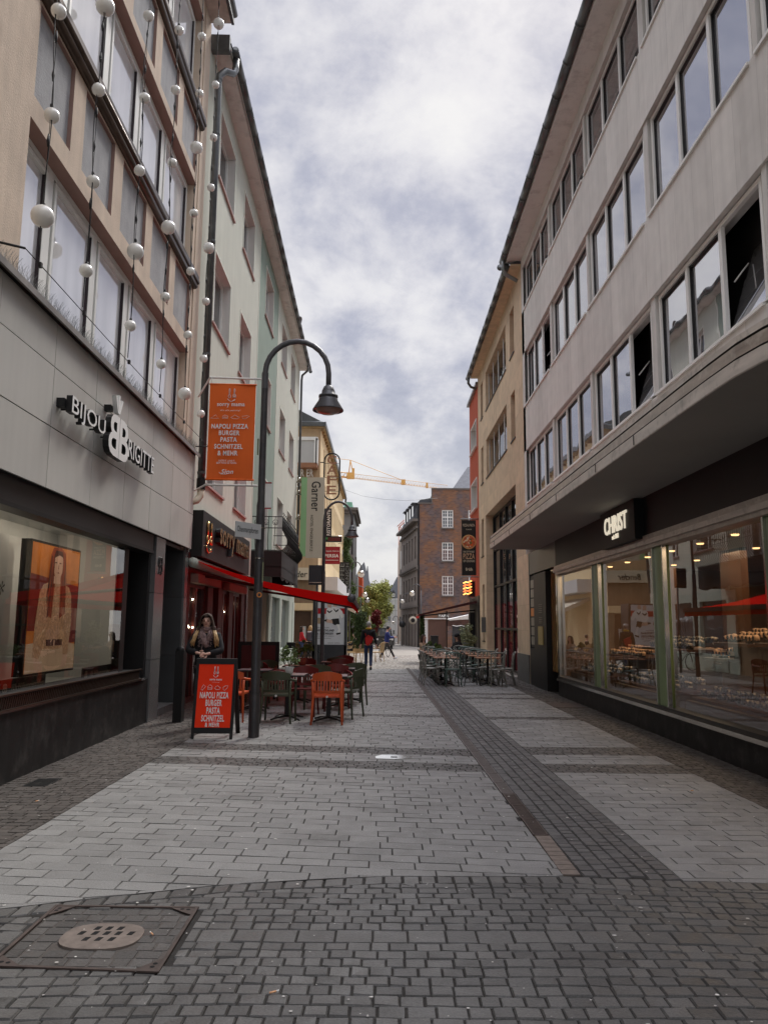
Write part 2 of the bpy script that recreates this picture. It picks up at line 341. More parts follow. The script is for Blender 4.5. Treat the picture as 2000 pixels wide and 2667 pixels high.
def holed(mb, x, a0, a1, z0, z1, holes, mi=0, flip=False, axis='y', rnd=.5):
    """wall sheet at constant x (or y) with rectangular holes (a0,a1,z0,z1)"""
    A = sorted(set([a0, a1] + [h[0] for h in holes] + [h[1] for h in holes])); A = [a for a in A if a0 - 1e-6 <= a <= a1 + 1e-6]
    Z = sorted(set([z0, z1] + [h[2] for h in holes] + [h[3] for h in holes])); Z = [z for z in Z if z0 - 1e-6 <= z <= z1 + 1e-6]
    for i in range(len(A) - 1):
        for j in range(len(Z) - 1):
            ca, cz = (A[i] + A[i + 1]) / 2, (Z[j] + Z[j + 1]) / 2
            if any(h[0] < ca < h[1] and h[2] < cz < h[3] for h in holes): continue
            if axis == 'y': q = [(x, A[i], Z[j]), (x, A[i + 1], Z[j]), (x, A[i + 1], Z[j + 1]), (x, A[i], Z[j + 1])]
            else: q = [(A[i], x, Z[j]), (A[i + 1], x, Z[j]), (A[i + 1], x, Z[j + 1]), (A[i], x, Z[j + 1])]
            if flip: q = q[::-1]
            mb.quad(*q, mi=mi, rnd=rnd)
def reveal(mb, x, d, a0, a1, z0, z1, mi=0, axis='y'):
    """four inner faces of an opening from x to x+d"""
    def P(xx, a, z): return (xx, a, z) if axis == 'y' else (a, xx, z)
    mb.quad(P(x, a0, z0), P(x + d, a0, z0), P(x + d, a0, z1), P(x, a0, z1), mi)
    mb.quad(P(x, a1, z0), P(x, a1, z1), P(x + d, a1, z1), P(x + d, a1, z0), mi)
    mb.quad(P(x, a0, z0), P(x, a1, z0), P(x + d, a1, z0), P(x + d, a0, z0), mi)
    mb.quad(P(x, a0, z1), P(x + d, a0, z1), P(x + d, a1, z1), P(x, a1, z1), mi)
def frame_bars(mb, x, a0, a1, z0, z1, fw=.06, ft=.05, mull=(), trans=(), mi=0, axis='y', mw=None):
    mw = mw or fw
    def B(a, b, c, d):
        if axis == 'y': mb.box(x - ft / 2, x + ft / 2, a, b, c, d, mi)
        else: mb.box(a, b, x - ft / 2, x + ft / 2, c, d, mi)
    B(a0, a0 + fw, z0, z1); B(a1 - fw, a1, z0, z1); B(a0 + fw, a1 - fw, z0, z0 + fw); B(a0 + fw, a1 - fw, z1 - fw, z1)
    for m in mull: B(m - mw / 2, m + mw / 2, z0 + fw, z1 - fw)
    for t in trans:
        es = [a0 + fw] + [q for m in mull for q in (m - mw / 2, m + mw / 2)] + [a1 - fw]
        for k in range(0, len(es), 2): B(es[k], es[k + 1], t - mw / 2.4, t + mw / 2.4)
# ---------------------------------------------------------------- material palette
mat('stucco_pink', (.61, .495, .39), .95, .10, 3, bump=.6, bs=60, streak=.10)
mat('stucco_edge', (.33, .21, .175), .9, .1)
mat('panel_grey', (.36, .36, .365), .95, .12, 5, bump=.7, bs=45, streak=.12)
mat('bronze', (.09, .065, .05), .3, .2, 4, metal=.7)
mat('white_frame', (.78, .78, .74), .45, .06, 2)
mat('gasket', (.03, .02, .025), .6, 0)
mat('fascia', (.50, .485, .445), .45, .05, .6, attr=.06, streak=.06)
mat('fascia_gap', (.02, .02, .02), .9, 0)
mat('flashing', (.30, .275, .25), .4, .15, 2, metal=.4, streak=.2)
mat('plinth_black', (.013, .012, .012), .5, .4, 2.5, streak=.5, spec=.25, grime=((.07, .065, .06), .6, 4))
mat('black', (.012, .011, .011), .45, .1)
mat('black_metal', (.012, .012, .012), .5, .2, spec=.3)
mat('clad_grey', (.20, .20, .20), .25, .12, 1.5, metal=.5, attr=.1)
mat('dark_panel', (.05, .053, .055), .35, .2, 1.5, spec=.5, attr=.12)
mat('mint', (.56, .57, .49), .95, .05, 1.2, bump=.4, bs=70, streak=.06)
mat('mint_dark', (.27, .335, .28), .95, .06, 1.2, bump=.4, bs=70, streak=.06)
mat('mint_trim', (.72, .73, .64), .85, .04)
mat('reveal_white', (.68, .66, .62), .9, .05, streak=.05)
mat('sill_pink', (.45, .30, .27), .7, .1)
mat('soffit', (.72, .70, .66), .9, .06, 2, grime=((.3, .28, .26), .5, 3))
mat('zinc', (.13, .135, .135), .38, .3, 3, metal=.6, attr=.18)
mat('zinc_light', (.24, .255, .25), .38, .25, 3, metal=.55)
mat('shop_red', (.085, .006, .006), .5, .2)
mat('red_post', (.10, .018, .014), .35, .1)
mat('awning_red', (.62, .012, .010), .8, .08, 4)
mat('awning_dark', (.05, .006, .006), .7, .1)
mat('banner', (.78, .13, .010), .65, .07, 1.5)
mat('board_red', (.90, .042, .008), .7, .04, spec=.2)
mat('white_text', (.80, .78, .75), .5, .02)
mat('cream', (.62, .55, .42), .6, .05)
mat('sign_cream', (.70, .63, .50), .5, .03, emis=.55)
mat('text_black', (.018, .016, .015), .5, 0)
mat('letter_white', (.82, .82, .79), .35, .02)
mat('gold', (.75, .48, .20), .22, .05, metal=1.)
mat('globe', (.80, .785, .72), .22, .04, 9, spec=.5, coat=.4)
mat('cable', (.012, .012, .012), .6, 0)
mat('tan_wall', (.24, .17, .105), .85, .15, 2, streak=.15)
mat('mint_frame', (.46, .51, .44), .55, .06)
mat('lamp_grey', (.085, .085, .09), .42, .12, 4, metal=.3, spec=.5)
mat('post_grey', (.045, .043, .045), .4, .2, 6, metal=.3, spec=.5, grime=((.12, .10, .09), .35, 9))
mat('lamp_glass', (.30, .17, .13), .15, .1, 6, spec=.6)
mat('sticker_orange', (.7, .25, .08), .5, .2, 60)
mat('enamel', (.50, .51, .50), .4, .06)
mat('ochre_wall', (.47, .335, .20), .9, .10, 1.5, streak=.12)  # front wall tone darkened for the shade below the eaves
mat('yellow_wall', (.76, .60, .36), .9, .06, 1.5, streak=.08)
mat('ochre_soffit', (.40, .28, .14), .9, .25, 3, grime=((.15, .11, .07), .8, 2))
mat('neon_brown', (.30, .14, .075), .4, .1)
mat('hotel_beige', (.50, .45, .36), .6, .02)
mat('hotel_green', (.28, .50, .25), .6, .02)
mat('persia_red', (.30, .012, .02), .4, .05)
mat('led_red', (.10, .012, .012), .4, .6, 30)
mat('led_green', (.04, .25, .06), .4, .3)
mat('column_black', (.028, .032, .036), .35, .15, spec=.5)
mat('poster_white', (.62, .64, .66), .35, .03)
mat('poster_red', (.45, .012, .02), .35, .05)
mat('poster_gold', (.38, .28, .18), .4, .1)
mat('skin_print', (.62, .42, .32), .5, .2, 8)
mat('hair_print', (.10, .05, .03), .5, .4, 20)
mat('ivy_leaf', (.065, .10, .030), .7, .25, 3, attr=.6)
mat('leaf_yellow', (.27, .29, .075), .7, .25, 2, attr=.45)
mat('leaf_green', (.10, .15, .04), .7, .25, 2, attr=.5)
mat('leaf_red', (.22, .035, .03), .7, .25, 2, attr=.5)
mat('leaf_pale', (.26, .28, .16), .7, .2, 2, attr=.4)
mat('bark', (.08, .06, .045), .9, .3, 6)
mat('grey_render', (.26, .255, .24), .9, .12, 1, streak=.15)
mat('dark_stone', (.25, .215, .19), .9, .15, 1.5, streak=.15)
mat('dark_stone_trim', (.16, .14, .125), .9, .15, 1.5)
mat('roof_slate', (.075, .078, .085), .8, .2, 3)
mat('roof_tile_grey', (.16, .165, .18), .8, .2, 3)
mat('copper_green', (.20, .42, .30), .7, .15)
mat('white_clad', (.60, .60, .60), .7, .05)
mat('beige_clad', (.50, .42, .34), .8, .08, streak=.08)
mat('orange_wall', (.50, .09, .03), .9, .1)
mat('red_wall', (.42, .075, .03), .92, .06, 1.5, streak=.06, bump=.2)
mat('crane_yellow', (.72, .38, .10), .5, .1)
mat('crane_pale', (.62, .42, .30), .5, .1)
mat('crane_red', (.62, .22, .14), .5, .1)
stonemat('travertine', (.66, .50, .335), 1.3, .74, joint=.72, mort=.004, var=.10, streak=.10)
stonemat('concrete', (.66, .64, .595), .62, 30., joint=.78, mort=.005, var=.06, streak=.07)
mat('concrete_plain', (.62, .605, .565), .85, .08, 2, streak=.12)
mat('concrete_pink', (.56, .485, .43), .85, .10, 2, streak=.22)
mat('marble', (.36, .305, .255), .30, .35, 5, spec=.5, grime=((.60, .55, .48), .8, 8), vscale=(1, .35, 2.5))
mat('marble_light', (.56, .51, .45), .4, .25, 5, spec=.5, grime=((.20, .18, .15), .8, 5), vscale=(1, .3, 2))
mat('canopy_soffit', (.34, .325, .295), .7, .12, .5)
mat('green_panel', (.19, .27, .115), .35, .06, 1)
mat('chrome', (.55, .52, .46), .15, .2, metal=1.)
mat('shop_brown', (.16, .09, .05), .6, .25, 1.2)
mat('shop_floor', (.10, .06, .035), .5, .2)
mat('shop_cream', (.28, .18, .10), .6, .15)
mat('wood_dark', (.10, .045, .022), .35, .25, 3, spec=.5)
mat('watch_metal', (.24, .21, .17), .3, .5, 30, metal=.8, attr=.5)
mat('watch_dark', (.03, .028, .028), .35, .3)
mat('watch_tan', (.70, .45, .28), .5, .2, attr=.3)
mat('lamp_warm', (1, .62, .26), .5, 0, emis=1.7)
mat('lamp_star', (1, .85, .6), .5, 0, emis=25)
mat('granite_base', (.115, .115, .11), .5, .25, 4, streak=.2, spec=.5)
mat('rust', (.075, .054, .045), .7, .35, 12)
mat('drain_grey', (.14, .12, .11), .6, .25, 10)
mat('cover_stone', (.19, .155, .13), .85, .3, 14)
mat('hole', (.004, .004, .004), .9, 0)
mat('gum', (.58, .56, .52), .8, .2, attr=.3)
mat('butt', (.70, .38, .20), .8, .1, attr=.3)
mat('bright_cap', (.9, .9, .88), .1, .1, metal=.9)
mat('chair_orange', (.58, .095, .022), .45, .1, spec=.5)
mat('chair_green', (.060, .070, .040), .45, .1, spec=.5)
mat('chair_maroon', (.13, .012, .010), .45, .1, spec=.5)
mat('slot_white', (.8, .8, .8), .4, 0)
mat('table_black', (.02, .02, .02), .5, .1, spec=.4)
mat('table_top', (.22, .21, .205), .28, .12, 4, spec=.5)
mat('bistro_teal', (.095, .15, .125), .5, .15, 6, spec=.5)
mat('bistro_grey', (.25, .25, .215), .5, .15, 6, spec=.5)
mat('bistro_dark', (.055, .06, .055), .5, .15, 6, spec=.5)
mat('wood_top', (.36, .17, .09), .4, .25, 5, spec=.5)
mat('wicker', (.55, .38, .20), .7, .2, 20)
mat('pot_white', (.55, .57, .55), .5, .15)
mat('pot_red', (.25, .05, .03), .6, .1)
mat('skin', (.68, .41, .31), .55, .08, 8)
mat('skin_dark', (.20, .09, .06), .6, 0)
mat('lips', (.32, .09, .08), .5, 0)
mat('eye_white', (.6, .57, .53), .3, 0)
mat('skin_pale', (.76, .49, .38), .55, .06, 8)
mat('hair_brown', (.045, .026, .017), .8, .3, 25)
mat('hair_blond', (.42, .27, .12), .55, .3, 25)
mat('hair_grey', (.32, .31, .30), .7, .2, 25)
mat('hair_black', (.012, .01, .01), .5, .2)
mat('fur', (.27, .19, .18), 1., .35, 30, bump=1, bs=60)
mat('coat_black', (.010, .010, .012), .85, .2)
mat('coat_blue', (.025, .040, .19), .75, .15)
mat('coat_grey', (.09, .095, .115), .85, .2)
mat('coat_red', (.55, .02, .03), .75, .1)
mat('coat_beige', (.42, .30, .20), .85, .2)
mat('jeans', (.035, .055, .12), .85, .25, 8)
mat('trousers_grey', (.06, .055, .055), .85, .2)
mat('bag_red', (.50, .015, .012), .6, .1)
mat('scarf_yellow', (.45, .30, .03), .9, .2)
mat('shoe_dark', (.012, .012, .012), .5, 0)
mat('shoe_white', (.7, .7, .7), .6, 0)
mat('tyre', (.012, .012, .012), .8, 0)
mat('car_black', (.012, .013, .016), .15, 0, spec=.6, coat=.6)
mat('curtain_white', (.6, .58, .55), .9, .1)
mat('mesh_dark', (.045, .047, .05), .8, .2)
mat('tent_white', (.75, .74, .72), .8, .05)
mat('brown_panel', (.12, .065, .05), .8, .12)
mat('intercom', (.25, .24, .2), .4, .2)
mat('brass_plate', (.42, .33, .12), .4, .1)
mat('note_white', (.7, .7, .66), .6, .1)
mat('orange_spot', (.65, .24, .06), .5, 0)
mat('neon_yellow', (1, .55, .12), .5, 0, emis=2.0)
mat('neon_red', (.9, .16, .04), .5, 0, emis=1.5)
mat('pizza_crust', (.62, .35, .14), .7, .2, 12)
mat('pizza_sauce', (.50, .10, .04), .7, .3, 14, grime=((.75, .6, .4), .8, 9))
mat('pizza_cheese', (.72, .62, .42), .7, .1)
mat('poster_orange', (.50, .16, .025), .45, .35, 2.5, emis=.11)  # poster inks carry a faint added glow, standing in for the spots above
mat('poster_dark', (.16, .015, .012), .45, .2, emis=.11)
mat('poster_hair', (.26, .05, .018), .5, .5, 12, vscale=(1, 8, .6), emis=.11)
mat('poster_hair_dark', (.07, .025, .02), .5, .35, 12, vscale=(1, 8, .6), emis=.11)
mat('poster_lace', (.46, .27, .15), .6, .5, 30, emis=.11)
mat('poster_skin', (.60, .38, .26), .5, .12, 6, emis=.11)
mat('poster_cream', (.55, .38, .24), .5, .15, 5, emis=.11)
mat('display_white', (.50, .52, .52), .6, .08, 1)
mat('display_board', (.045, .035, .03), .35, .2)
glassmat('glass_curtain', (.80, .80, .78), 4.5, gl=(.92, .92, .95))
glassmat('glass_sky', (.10, .10, .10), 9.0, wob=.0015, gl=(.93, .93, .97))
glassmat('glass_black', (.012, .012, .013), 1.35)
glassmat('glass_dark', (.035, .035, .038), 1.7)
glassmat('glass_far', (.10, .11, .12), 2.0)
glassmat('glass_white', (.45, .45, .45), 1.8)
glassmat('shop_glass', None, 1.85, through=True, wob=.0006, tint=(.93, .93, .93))
glassmat('shop_glass_bright', None, 2.7, through=True, wob=.0006, tint=(.9, .9, .9))
glassmat('glass_amber', (.30, .17, .06), 1.9)
brickmat('brick_brown', (.31, .135, .06), (.20, .095, .055), (.16, .13, .11), (.135, .115, .135), bw=.3, bh=.14)
brickmat('brick_red', (.20, .07, .05), (.13, .045, .035), (.16, .13, .12), (.10, .05, .05))
pavemat('slab', (.222, .218, .207), .13, .62, .36, stain=(.085, .08, .072), stain_amt=.6)
pavemat('slab_dark', (.088, .082, .075), .22, .55, .3, stain=(.05, .042, .035), stain_amt=.4)
pavemat('cobble', (.105, .102, .095), .24, .48, .35, .5, stain=(.035, .031, .028), stain_amt=.55)
pavemat('margin', (.072, .062, .054), .22, .6, .3, stain=(.03, .024, .02), stain_amt=.5)
pavemat('strip', (.095, .092, .089), .16, .55, .25, stain=(.05, .045, .04), stain_amt=.4)
pavemat('sett_cream', (.31, .285, .25), .16, .7, .2, stain=(.2, .18, .15), stain_amt=.4)
pavemat('joint', (.026, .023, .020), 0, .9, .3)
pavemat('plaza', (.30, .275, .24), 0, .75, .15, stain=(.17, .15, .13), stain_amt=.5)

# awning cloth lets some daylight through
m, n, l, b = _new('awning_cloth'); o = n['Material Output']; n.remove(b); d1 = n.new('ShaderNodeBsdfDiffuse'); d1.inputs[0].default_value = (.68, .012, .010, 1); d2 = n.new('ShaderNodeBsdfTranslucent'); d2.inputs[0].default_value = (.85, .02, .015, 1)
mx_ = n.new('ShaderNodeMixShader'); mx_.inputs[0].default_value = .22; l.new(d1.outputs[0], mx_.inputs[1]); l.new(d2.outputs[0], mx_.inputs[2]); l.new(mx_.outputs[0], o.inputs[0])
# ---------------------------------------------------------------- ground
g = MB()
ys = [-30, 0, 25, 40, 60, 80, 110, 150, 260, 700, 1500]
for i in range(len(ys) - 1):
    a, b = ys[i], ys[i + 1]; za = gz(min(a, 110)); zb = gz(min(b, 110))
    g.quad((-600, a, za - .009), (600, a, za - .009), (600, b, zb - .009), (-600, b, zb - .009), 0 if b <= 25 else 1, .5)
single('ground', g, ['joint', 'plaza'], '', '', kind='structure')

class Pav(MB):
    """paving stones; every stone has a chamfered, slightly tilted top"""
    def stone(s, x0, x1, y0, y1, z, bev=.005, h=.012, clampy=None, sh=None, jit=.0025, mi=0, corner=0):
        rr = random.random(); t = [random.uniform(-jit, jit) for _ in range(4)]
        def pt(x, y, zz):
            if sh: y = sh(x, y)
            if clampy: y = clampy(x, y)
            return (x, y, zz + (gz(y) if y > 25 else 0))
        X = [(x0, y0), (x1, y0), (x1, y1), (x0, y1)]; I = [(x0 + bev, y0 + bev), (x1 - bev, y0 + bev), (x1 - bev, y1 - bev), (x0 + bev, y1 - bev)]
        if corner:
            c = corner
            X = [(x0 + c, y0), (x1 - c, y0), (x1, y0 + c), (x1, y1 - c), (x1 - c, y1), (x0 + c, y1), (x0, y1 - c), (x0, y0 + c)]
            b = bev; I = [(x0 + c + b / 2, y0 + b), (x1 - c - b / 2, y0 + b), (x1 - b, y0 + c + b / 2), (x1 - b, y1 - c - b / 2), (x1 - c - b / 2, y1 - b), (x0 + c + b / 2, y1 - b), (x0 + b, y1 - c - b / 2), (x0 + b, y0 + c + b / 2)]
            t = [t[0], t[0], t[1], t[1], t[2], t[2], t[3], t[3]]
        n = len(X)
        vs = [pt(x, y, z - h) for x, y in X] + [pt(x, y, z + t[i]) for i, (x, y) in enumerate(I)]
        if clampy and (max(v[1] for v in vs) - min(v[1] for v in vs)) < .025: return
        fs = [tuple(range(n, 2 * n))] + [(i, (i + 1) % n, (i + 1) % n + n, i + n) for i in range(n)]
        s.add(vs, fs, mi, rr)
EDGE = [(-6, 3.6), (-3.62, 4.1), (-2.7, 4.42), (-2.14, 4.61), (-1.57, 4.83), (-.93, 5.06), (.02, 5.24), (1.19, 5.27), (1.93, 5.2), (2.46, 5.17), (6, 5.1)]
def edge(x):
    for (a, b), (c, d) in zip(EDGE, EDGE[1:]):
        if a <= x <= c: return b + (d - b) * (x - a) / (c - a)
    return 5.1
def gutl(y): return 1.19 - .0125 * (y - 5.3)   # left edge of the drain
def field(pv, xl, xr, y0, y1, sx, sy, z=0., sh=None, clamp=None, j=.006, bond=.5, irr=.10, mi=0, **kw):
    n = max(1, round((y1 - y0) / sy)); dy = (y1 - y0) / n
    for r in range(n):
        ya = y0 + r * dy; ym = ya + dy / 2
        l, rr_ = (xl(ym) if callable(xl) else xl), (xr(ym) if callable(xr) else xr)
        x = l - sx * (bond * (r % 2)) - random.random() * sx * .15
        while x < rr_:
            wd = sx * (1 + random.uniform(-irr, irr)); a, b = max(x, l), min(x + wd, rr_); x += wd
            if b - a < .03: continue
            pv.stone(a + j * .5, b - j * random.uniform(.3, .8), ya + j * .22, ya + dy - j * .22, z + random.uniform(-.0015, .0015), sh=sh, clampy=clamp, mi=mi, **kw)
shl = lambda x, y: y - .10 * (x - 1.1) * max(0, min(1, (22 - y) / 10)) if y > 5 else y - .10 * (x - 1.1)
cl = lambda x, y: max(y, edge(x))
slabs = Pav()
L_ = lambda y: -2.70
for y0, y1, k in [(3.9, 8.83, 0), (8.83, 9.32, 1), (9.32, 9.88, 0), (9.88, 10.40, 1), (10.40, 13.9, 0), (13.9, 14.25, 1), (14.25, 17.55, 0), (17.55, 17.95, 1), (17.95, 18.62, 0), (18.62, 18.95, 1), (18.95, 22.4, 0), (22.4, 22.75, 1), (22.75, 26.2, 0), (26.2, 26.55, 1), (26.55, 29.6, 0)]:
    if k == 0: field(slabs, L_, gutl, y0, y1, .30, .152, sh=shl, clamp=cl if y0 < 6 else None, bev=.003)
    else: field(slabs, L_, gutl, y0, y1, .115, .10, sh=shl, mi=1, irr=.15, bev=.004)
for y0, y1, k in [(5.1, 8.83, 0), (8.83, 9.38, 1), (9.38, 10.02, 0), (10.02, 10.66, 1), (10.66, 13.7, 0), (13.7, 14.1, 1), (14.1, 17.4, 0), (17.4, 17.8, 1), (17.8, 18.5, 0), (18.5, 18.9, 1), (18.9, 22.2, 0), (22.2, 22.6, 1), (22.6, 29.6, 0)]:
    rx = lambda y: 1.93 - .01 * (y - 5.1)
    if k == 0: field(slabs, rx, 3.46, y0, y1, .30, .152, bev=.003, clamp=cl if y0 < 6 else None)
    else: field(slabs, rx, 3.46, y0, y1, .115, .10, mi=1, irr=.15, bev=.004)
single('pavement', slabs, ['slab', 'slab_dark'], '', '', kind='structure')
mg = Pav()
field(mg, lambda y: -3.75 - .0165 * y, -2.70, 4.0, 29.6, .12, .10, irr=.15, clamp=cl, z=-.001)
field(mg, 3.46, 4.2, 5.1, 29.6, .12, .10, irr=.15, clamp=cl, z=-.001)
single('pavement_margin', mg, ['margin'], '', '', kind='structure')
# dark strip beside the drain: long courses along the street
st = Pav()
for i in range(6):
    a = i / 6; b = (i + 1) / 6
    y = 5.2 + random.random() * .1
    while y < 29.6:
        ln = random.uniform(.16, .24) if y > 7 else random.uniform(.09, .12)
        xm = lambda q: (gutl(q) + .125, 1.93 - .01 * (q - 5.1))
        l, r_ = xm(y); x0 = l + (r_ - l) * a; x1 = l + (r_ - l) * b
        st.stone(x0 + .004, x1 - .004, y + .003, y + ln - .003, random.uniform(-.002, .001), bev=.005, clampy=cl if y < 6 else None); y += ln
single('pavement_strip', st, ['strip'], '', '', kind='structure')
# cobbled crossing in the foreground
cb = Pav()
MH = [(-1.86, 3.90), (-1.02, 3.82), (-1.02, 4.65), (-1.84, 4.65)]
def in_mh(x, y): return -1.86 < x < -1.0 and 3.84 < y < 4.66
y = 1.2; r = 0
while y < 5.4:
    big = abs(y - 4.19) < .06
    dy = .165 if big else random.uniform(.086, .098)
    x = -4.6 - random.random() * .1
    while x < 5.2:
        wd = random.uniform(.15, .20) if big else random.uniform(.085, .135)
        xm, ym = x + wd / 2, y + dy / 2
        xa, xb = x, x + wd
        if 3.84 < ym < 4.66:
            if xa < -1.86 < xb: xb = -1.86
            if xa < -1.0 < xb: xa = -1.0
            xm = (xa + xb) / 2
        if xb - xa > .03 and not in_mh(xm, ym) and ym < edge(xm) - .13:
            wav = lambda X, Y: Y + .035 * math.sin(X * .9 + 1) + .012 * math.sin(X * 2.7 + Y)
            cb.stone(xa + random.uniform(.001, .004), xb - .0025, y + .002, y + dy - .0025, random.uniform(-.003, .002), bev=.005, h=.009, jit=.003, corner=.003, sh=wav, clampy=lambda X, Y: min(Y, edge(X) - .15))
        x += wd
    y += dy; r += 1
x = -4.2
while x < 5:   # the row of taller stones following the edge of the slabs
    wd = random.uniform(.10, .13); a = x; b = x + wd; x = b
    cb.stone(a + .005, b - .005, 0, .138, 0, bev=.006, corner=.005, sh=lambda X, Y: Y + edge(X) - .145)
single('cobbles', cb, ['cobble'], '', '', kind='structure')
# pale setts of the cross street
se = Pav()
y = 29.62
while y < 47:
    x = -4.0 if y < 37 else -9
    dyy = .16
    while x < 9:
        wd = random.uniform(.15, .22)
        if not (x < -4.3 and y < 37) and not (x > 4.15 and y < 36.7): se.stone(x + .008, x + wd - .008, y + .006, y + dyy - .006, 0, bev=.01, h=.012)
        x += wd
    y += dyy
single('street_setts', se, ['sett_cream'], '', '', kind='structure')

# slot drain
d = MB(); y = 6.26
k = 0
while y < 29.4:
    l = gutl(y)
    d.box(l, l + .012, y, y + .49, -.01, .003); d.box(l + .108, l + .12, y, y + .49, -.01, .003); d.box(l + .012, l + .108, y, y + .008, -.01, .001)
    nb = 24 if y < 12 else 8
    for q in range(nb):
        yy = y + .012 + q * (.478 / nb); d.box(l + .012, l + .108, yy, yy + .478 / nb * .55, -.012, 0)
    y += .5; k += 1
d.m = [0 if min(d.v[i][1] for i in f) < 7.7 else 1 for f in d.f]
single('drain_grate', d, ['rust', 'drain_grey'], 'rusty slot drain running down the street beside the dark paving strip', 'drain', org=(1.15, 6.3, 0))
h_ = MB()
for q in range(-4, 5): h_.box(gutl(5.6) + .0, gutl(5.6) + .115, 5.72 + q * .105, 5.815 + q * .105, -.01, .001)
single('paving_brick', h_, 'cover_stone', 'five tan bricks closing the near end of the slot drain', 'bricks', org=(1.2, 5.9, 0))

# manhole with stone infill
t = Thing('manhole_cover', 'square manhole cover with rusty frame, cobble infill and an oval slotted stone centre', 'manhole cover', (-1.43, 4.25, 0))
f = MB(); c4 = [Vector((-1.84, 3.87, 0)), Vector((-1.02, 3.82, 0)), Vector((-1.03, 4.65, 0)), Vector((-1.85, 4.66, 0))]
for i in range(4):
    a, b = c4[i], c4[(i + 1) % 4]; dr = (b - a).normalized(); nn = Vector((-dr.y, dr.x, 0)); up = Vector((0, 0, 1))
    f.prism([a, b, b + nn * .018 - dr * .018, a + nn * .018 + dr * .018], (0, 0, .008))
    e_ = (c4[i - 1] - a).normalized()
    f.prism([a + dr * .02 + e_ * .02, a + dr * .15 + e_ * .02, a + dr * .02 + e_ * .12], (0, 0, .006))
    for uu, vv in ((.05, .045), (.085, .04)):
        p = a + dr * uu + e_ * vv; f.lathe([(.0, .0068), (.012, .0068)], (p.x, p.y, 0), 10, 1)
t.part('frame', f, ['rust', 'hole'])
inf = Pav(); inf.add([(-1.83, 3.89, -.006), (-1.04, 3.84, -.006), (-1.04, 4.64, -.006), (-1.84, 4.64, -.006)], [(0, 1, 2, 3)], 1)
y = 3.89; 
while y < 4.62:
    x = -1.82 + random.uniform(-.04, 0)
    while x < -1.06:
        wd = random.uniform(.085, .12); a_, b_ = max(x, -1.825), min(x + wd, -1.045)
        xm, ym = (a_ + b_) / 2, y + .045
        corner_ = min(abs(xm + 1.84) + abs(ym - 3.87), abs(xm + 1.03) + abs(ym - 3.84), abs(xm + 1.03) + abs(ym - 4.65), abs(xm + 1.85) + abs(ym - 4.65))
        if b_ - a_ > .02 and corner_ > .13 and ((xm + 1.43) / .215) ** 2 + ((ym - 4.235) / .185) ** 2 > 1: inf.stone(a_ + .001, b_ - .003, y + .001, y + .091, -.003, bev=.005, corner=.004)
        x += wd
    y += .093
t.part('paving_infill', inf, ['slab_dark', 'margin'])
ov = MB(); pts = []
for k in range(28):
    a = 2 * math.pi * k / 28; pts.append((-1.43 + math.copysign(abs(math.cos(a)) ** .72, math.cos(a)) * .205, 4.235 + math.copysign(abs(math.sin(a)) ** .8, math.sin(a)) * .165, -.01))
ov.prism(pts, (0, 0, .015))
for r_, n_ in ((0, 3), (1, 4), (2, 3), (-1, 3)):
    pass
for (u, v) in [(-.06, .095), (0, .095), (.06, .095), (-.12, .03), (-.05, .03), (.01, .03), (.07, .03), (.135, .03), (-.07, -.045), (-.005, -.045), (.06, -.045)]:
    ov.prism([(-1.43 + u - .014, 4.235 + v - .022, .0053), (-1.43 + u + .014, 4.235 + v - .022, .0053), (-1.43 + u + .022, 4.235 + v + .022, .0053), (-1.43 + u - .006, 4.235 + v + .022, .0053)], (0, 0, .001), 1)
t.part('slotted_stone', ov, ['cover_stone', 'hole'])
m_ = MB(); m_.prism([(-.07, 9.62, 0.001), (.16, 9.58, .001), (.36, 9.66, .001), (.37, 9.78, .001), (.22, 9.88, .001), (0, 9.88, .001), (-.08, 9.76, .001)], (0, 0, .006)); m_.box(.11, .19, 9.68, 9.76, .007, .011, 1)
single('valve_cap', m_, ['bright_cap', 'clad_grey'], 'small shining metal plate set in the pale strip of paving', 'metal cap', org=(.15, 9.72, 0))
m_ = MB(); m_.box(3.45, 4.1, 15.7, 16.7, -.01, .006)
single('service_cover', m_, 'rust', 'flat rusty service cover in the paving before the jeweller window', 'service cover', org=(3.8, 16.2, 0))
m_ = MB()
for q in range(9): m_.box(-3.52, -3.32, 7.9 + q * .04, 7.925 + q * .04, 0, .004)
m_.box(-3.54, -3.30, 7.88, 8.28, -.01, .001)
single('drain_cover', m_, 'black_metal', 'dark little ventilation grate at the foot of the black shop plinth', 'grate', org=(-3.42, 8.1, 0), )
gm = MB()
for i in range(1100):
    x = random.uniform(-3.3, 4.0); y = 1.9 + random.random() ** 1.4 * 12
    s_ = random.uniform(.0022, .006) * (2.1 if random.random() < .18 else 1); el = random.uniform(.6, 1)
    z_ = .0055
    gm.add([(x + s_ * math.cos(a) * (1 + .25 * math.sin(3 * a + i)), y + s_ * el * math.sin(a), z_) for a in [k * .7854 for k in range(8)]], [tuple(range(8))], 0)
single('gum_spots', gm, 'gum', 'pale specks of chewing gum and litter trodden into the paving', 'gum spots', kind='stuff', org=(0, 5, 0))
cig = MB(); cig.tube([(0, 0, 0), (.032, 0, 0)], .004, 6, 0); cig.tube([(.032, 0, 0), (.045, 0, 0)], .0041, 6, 1)
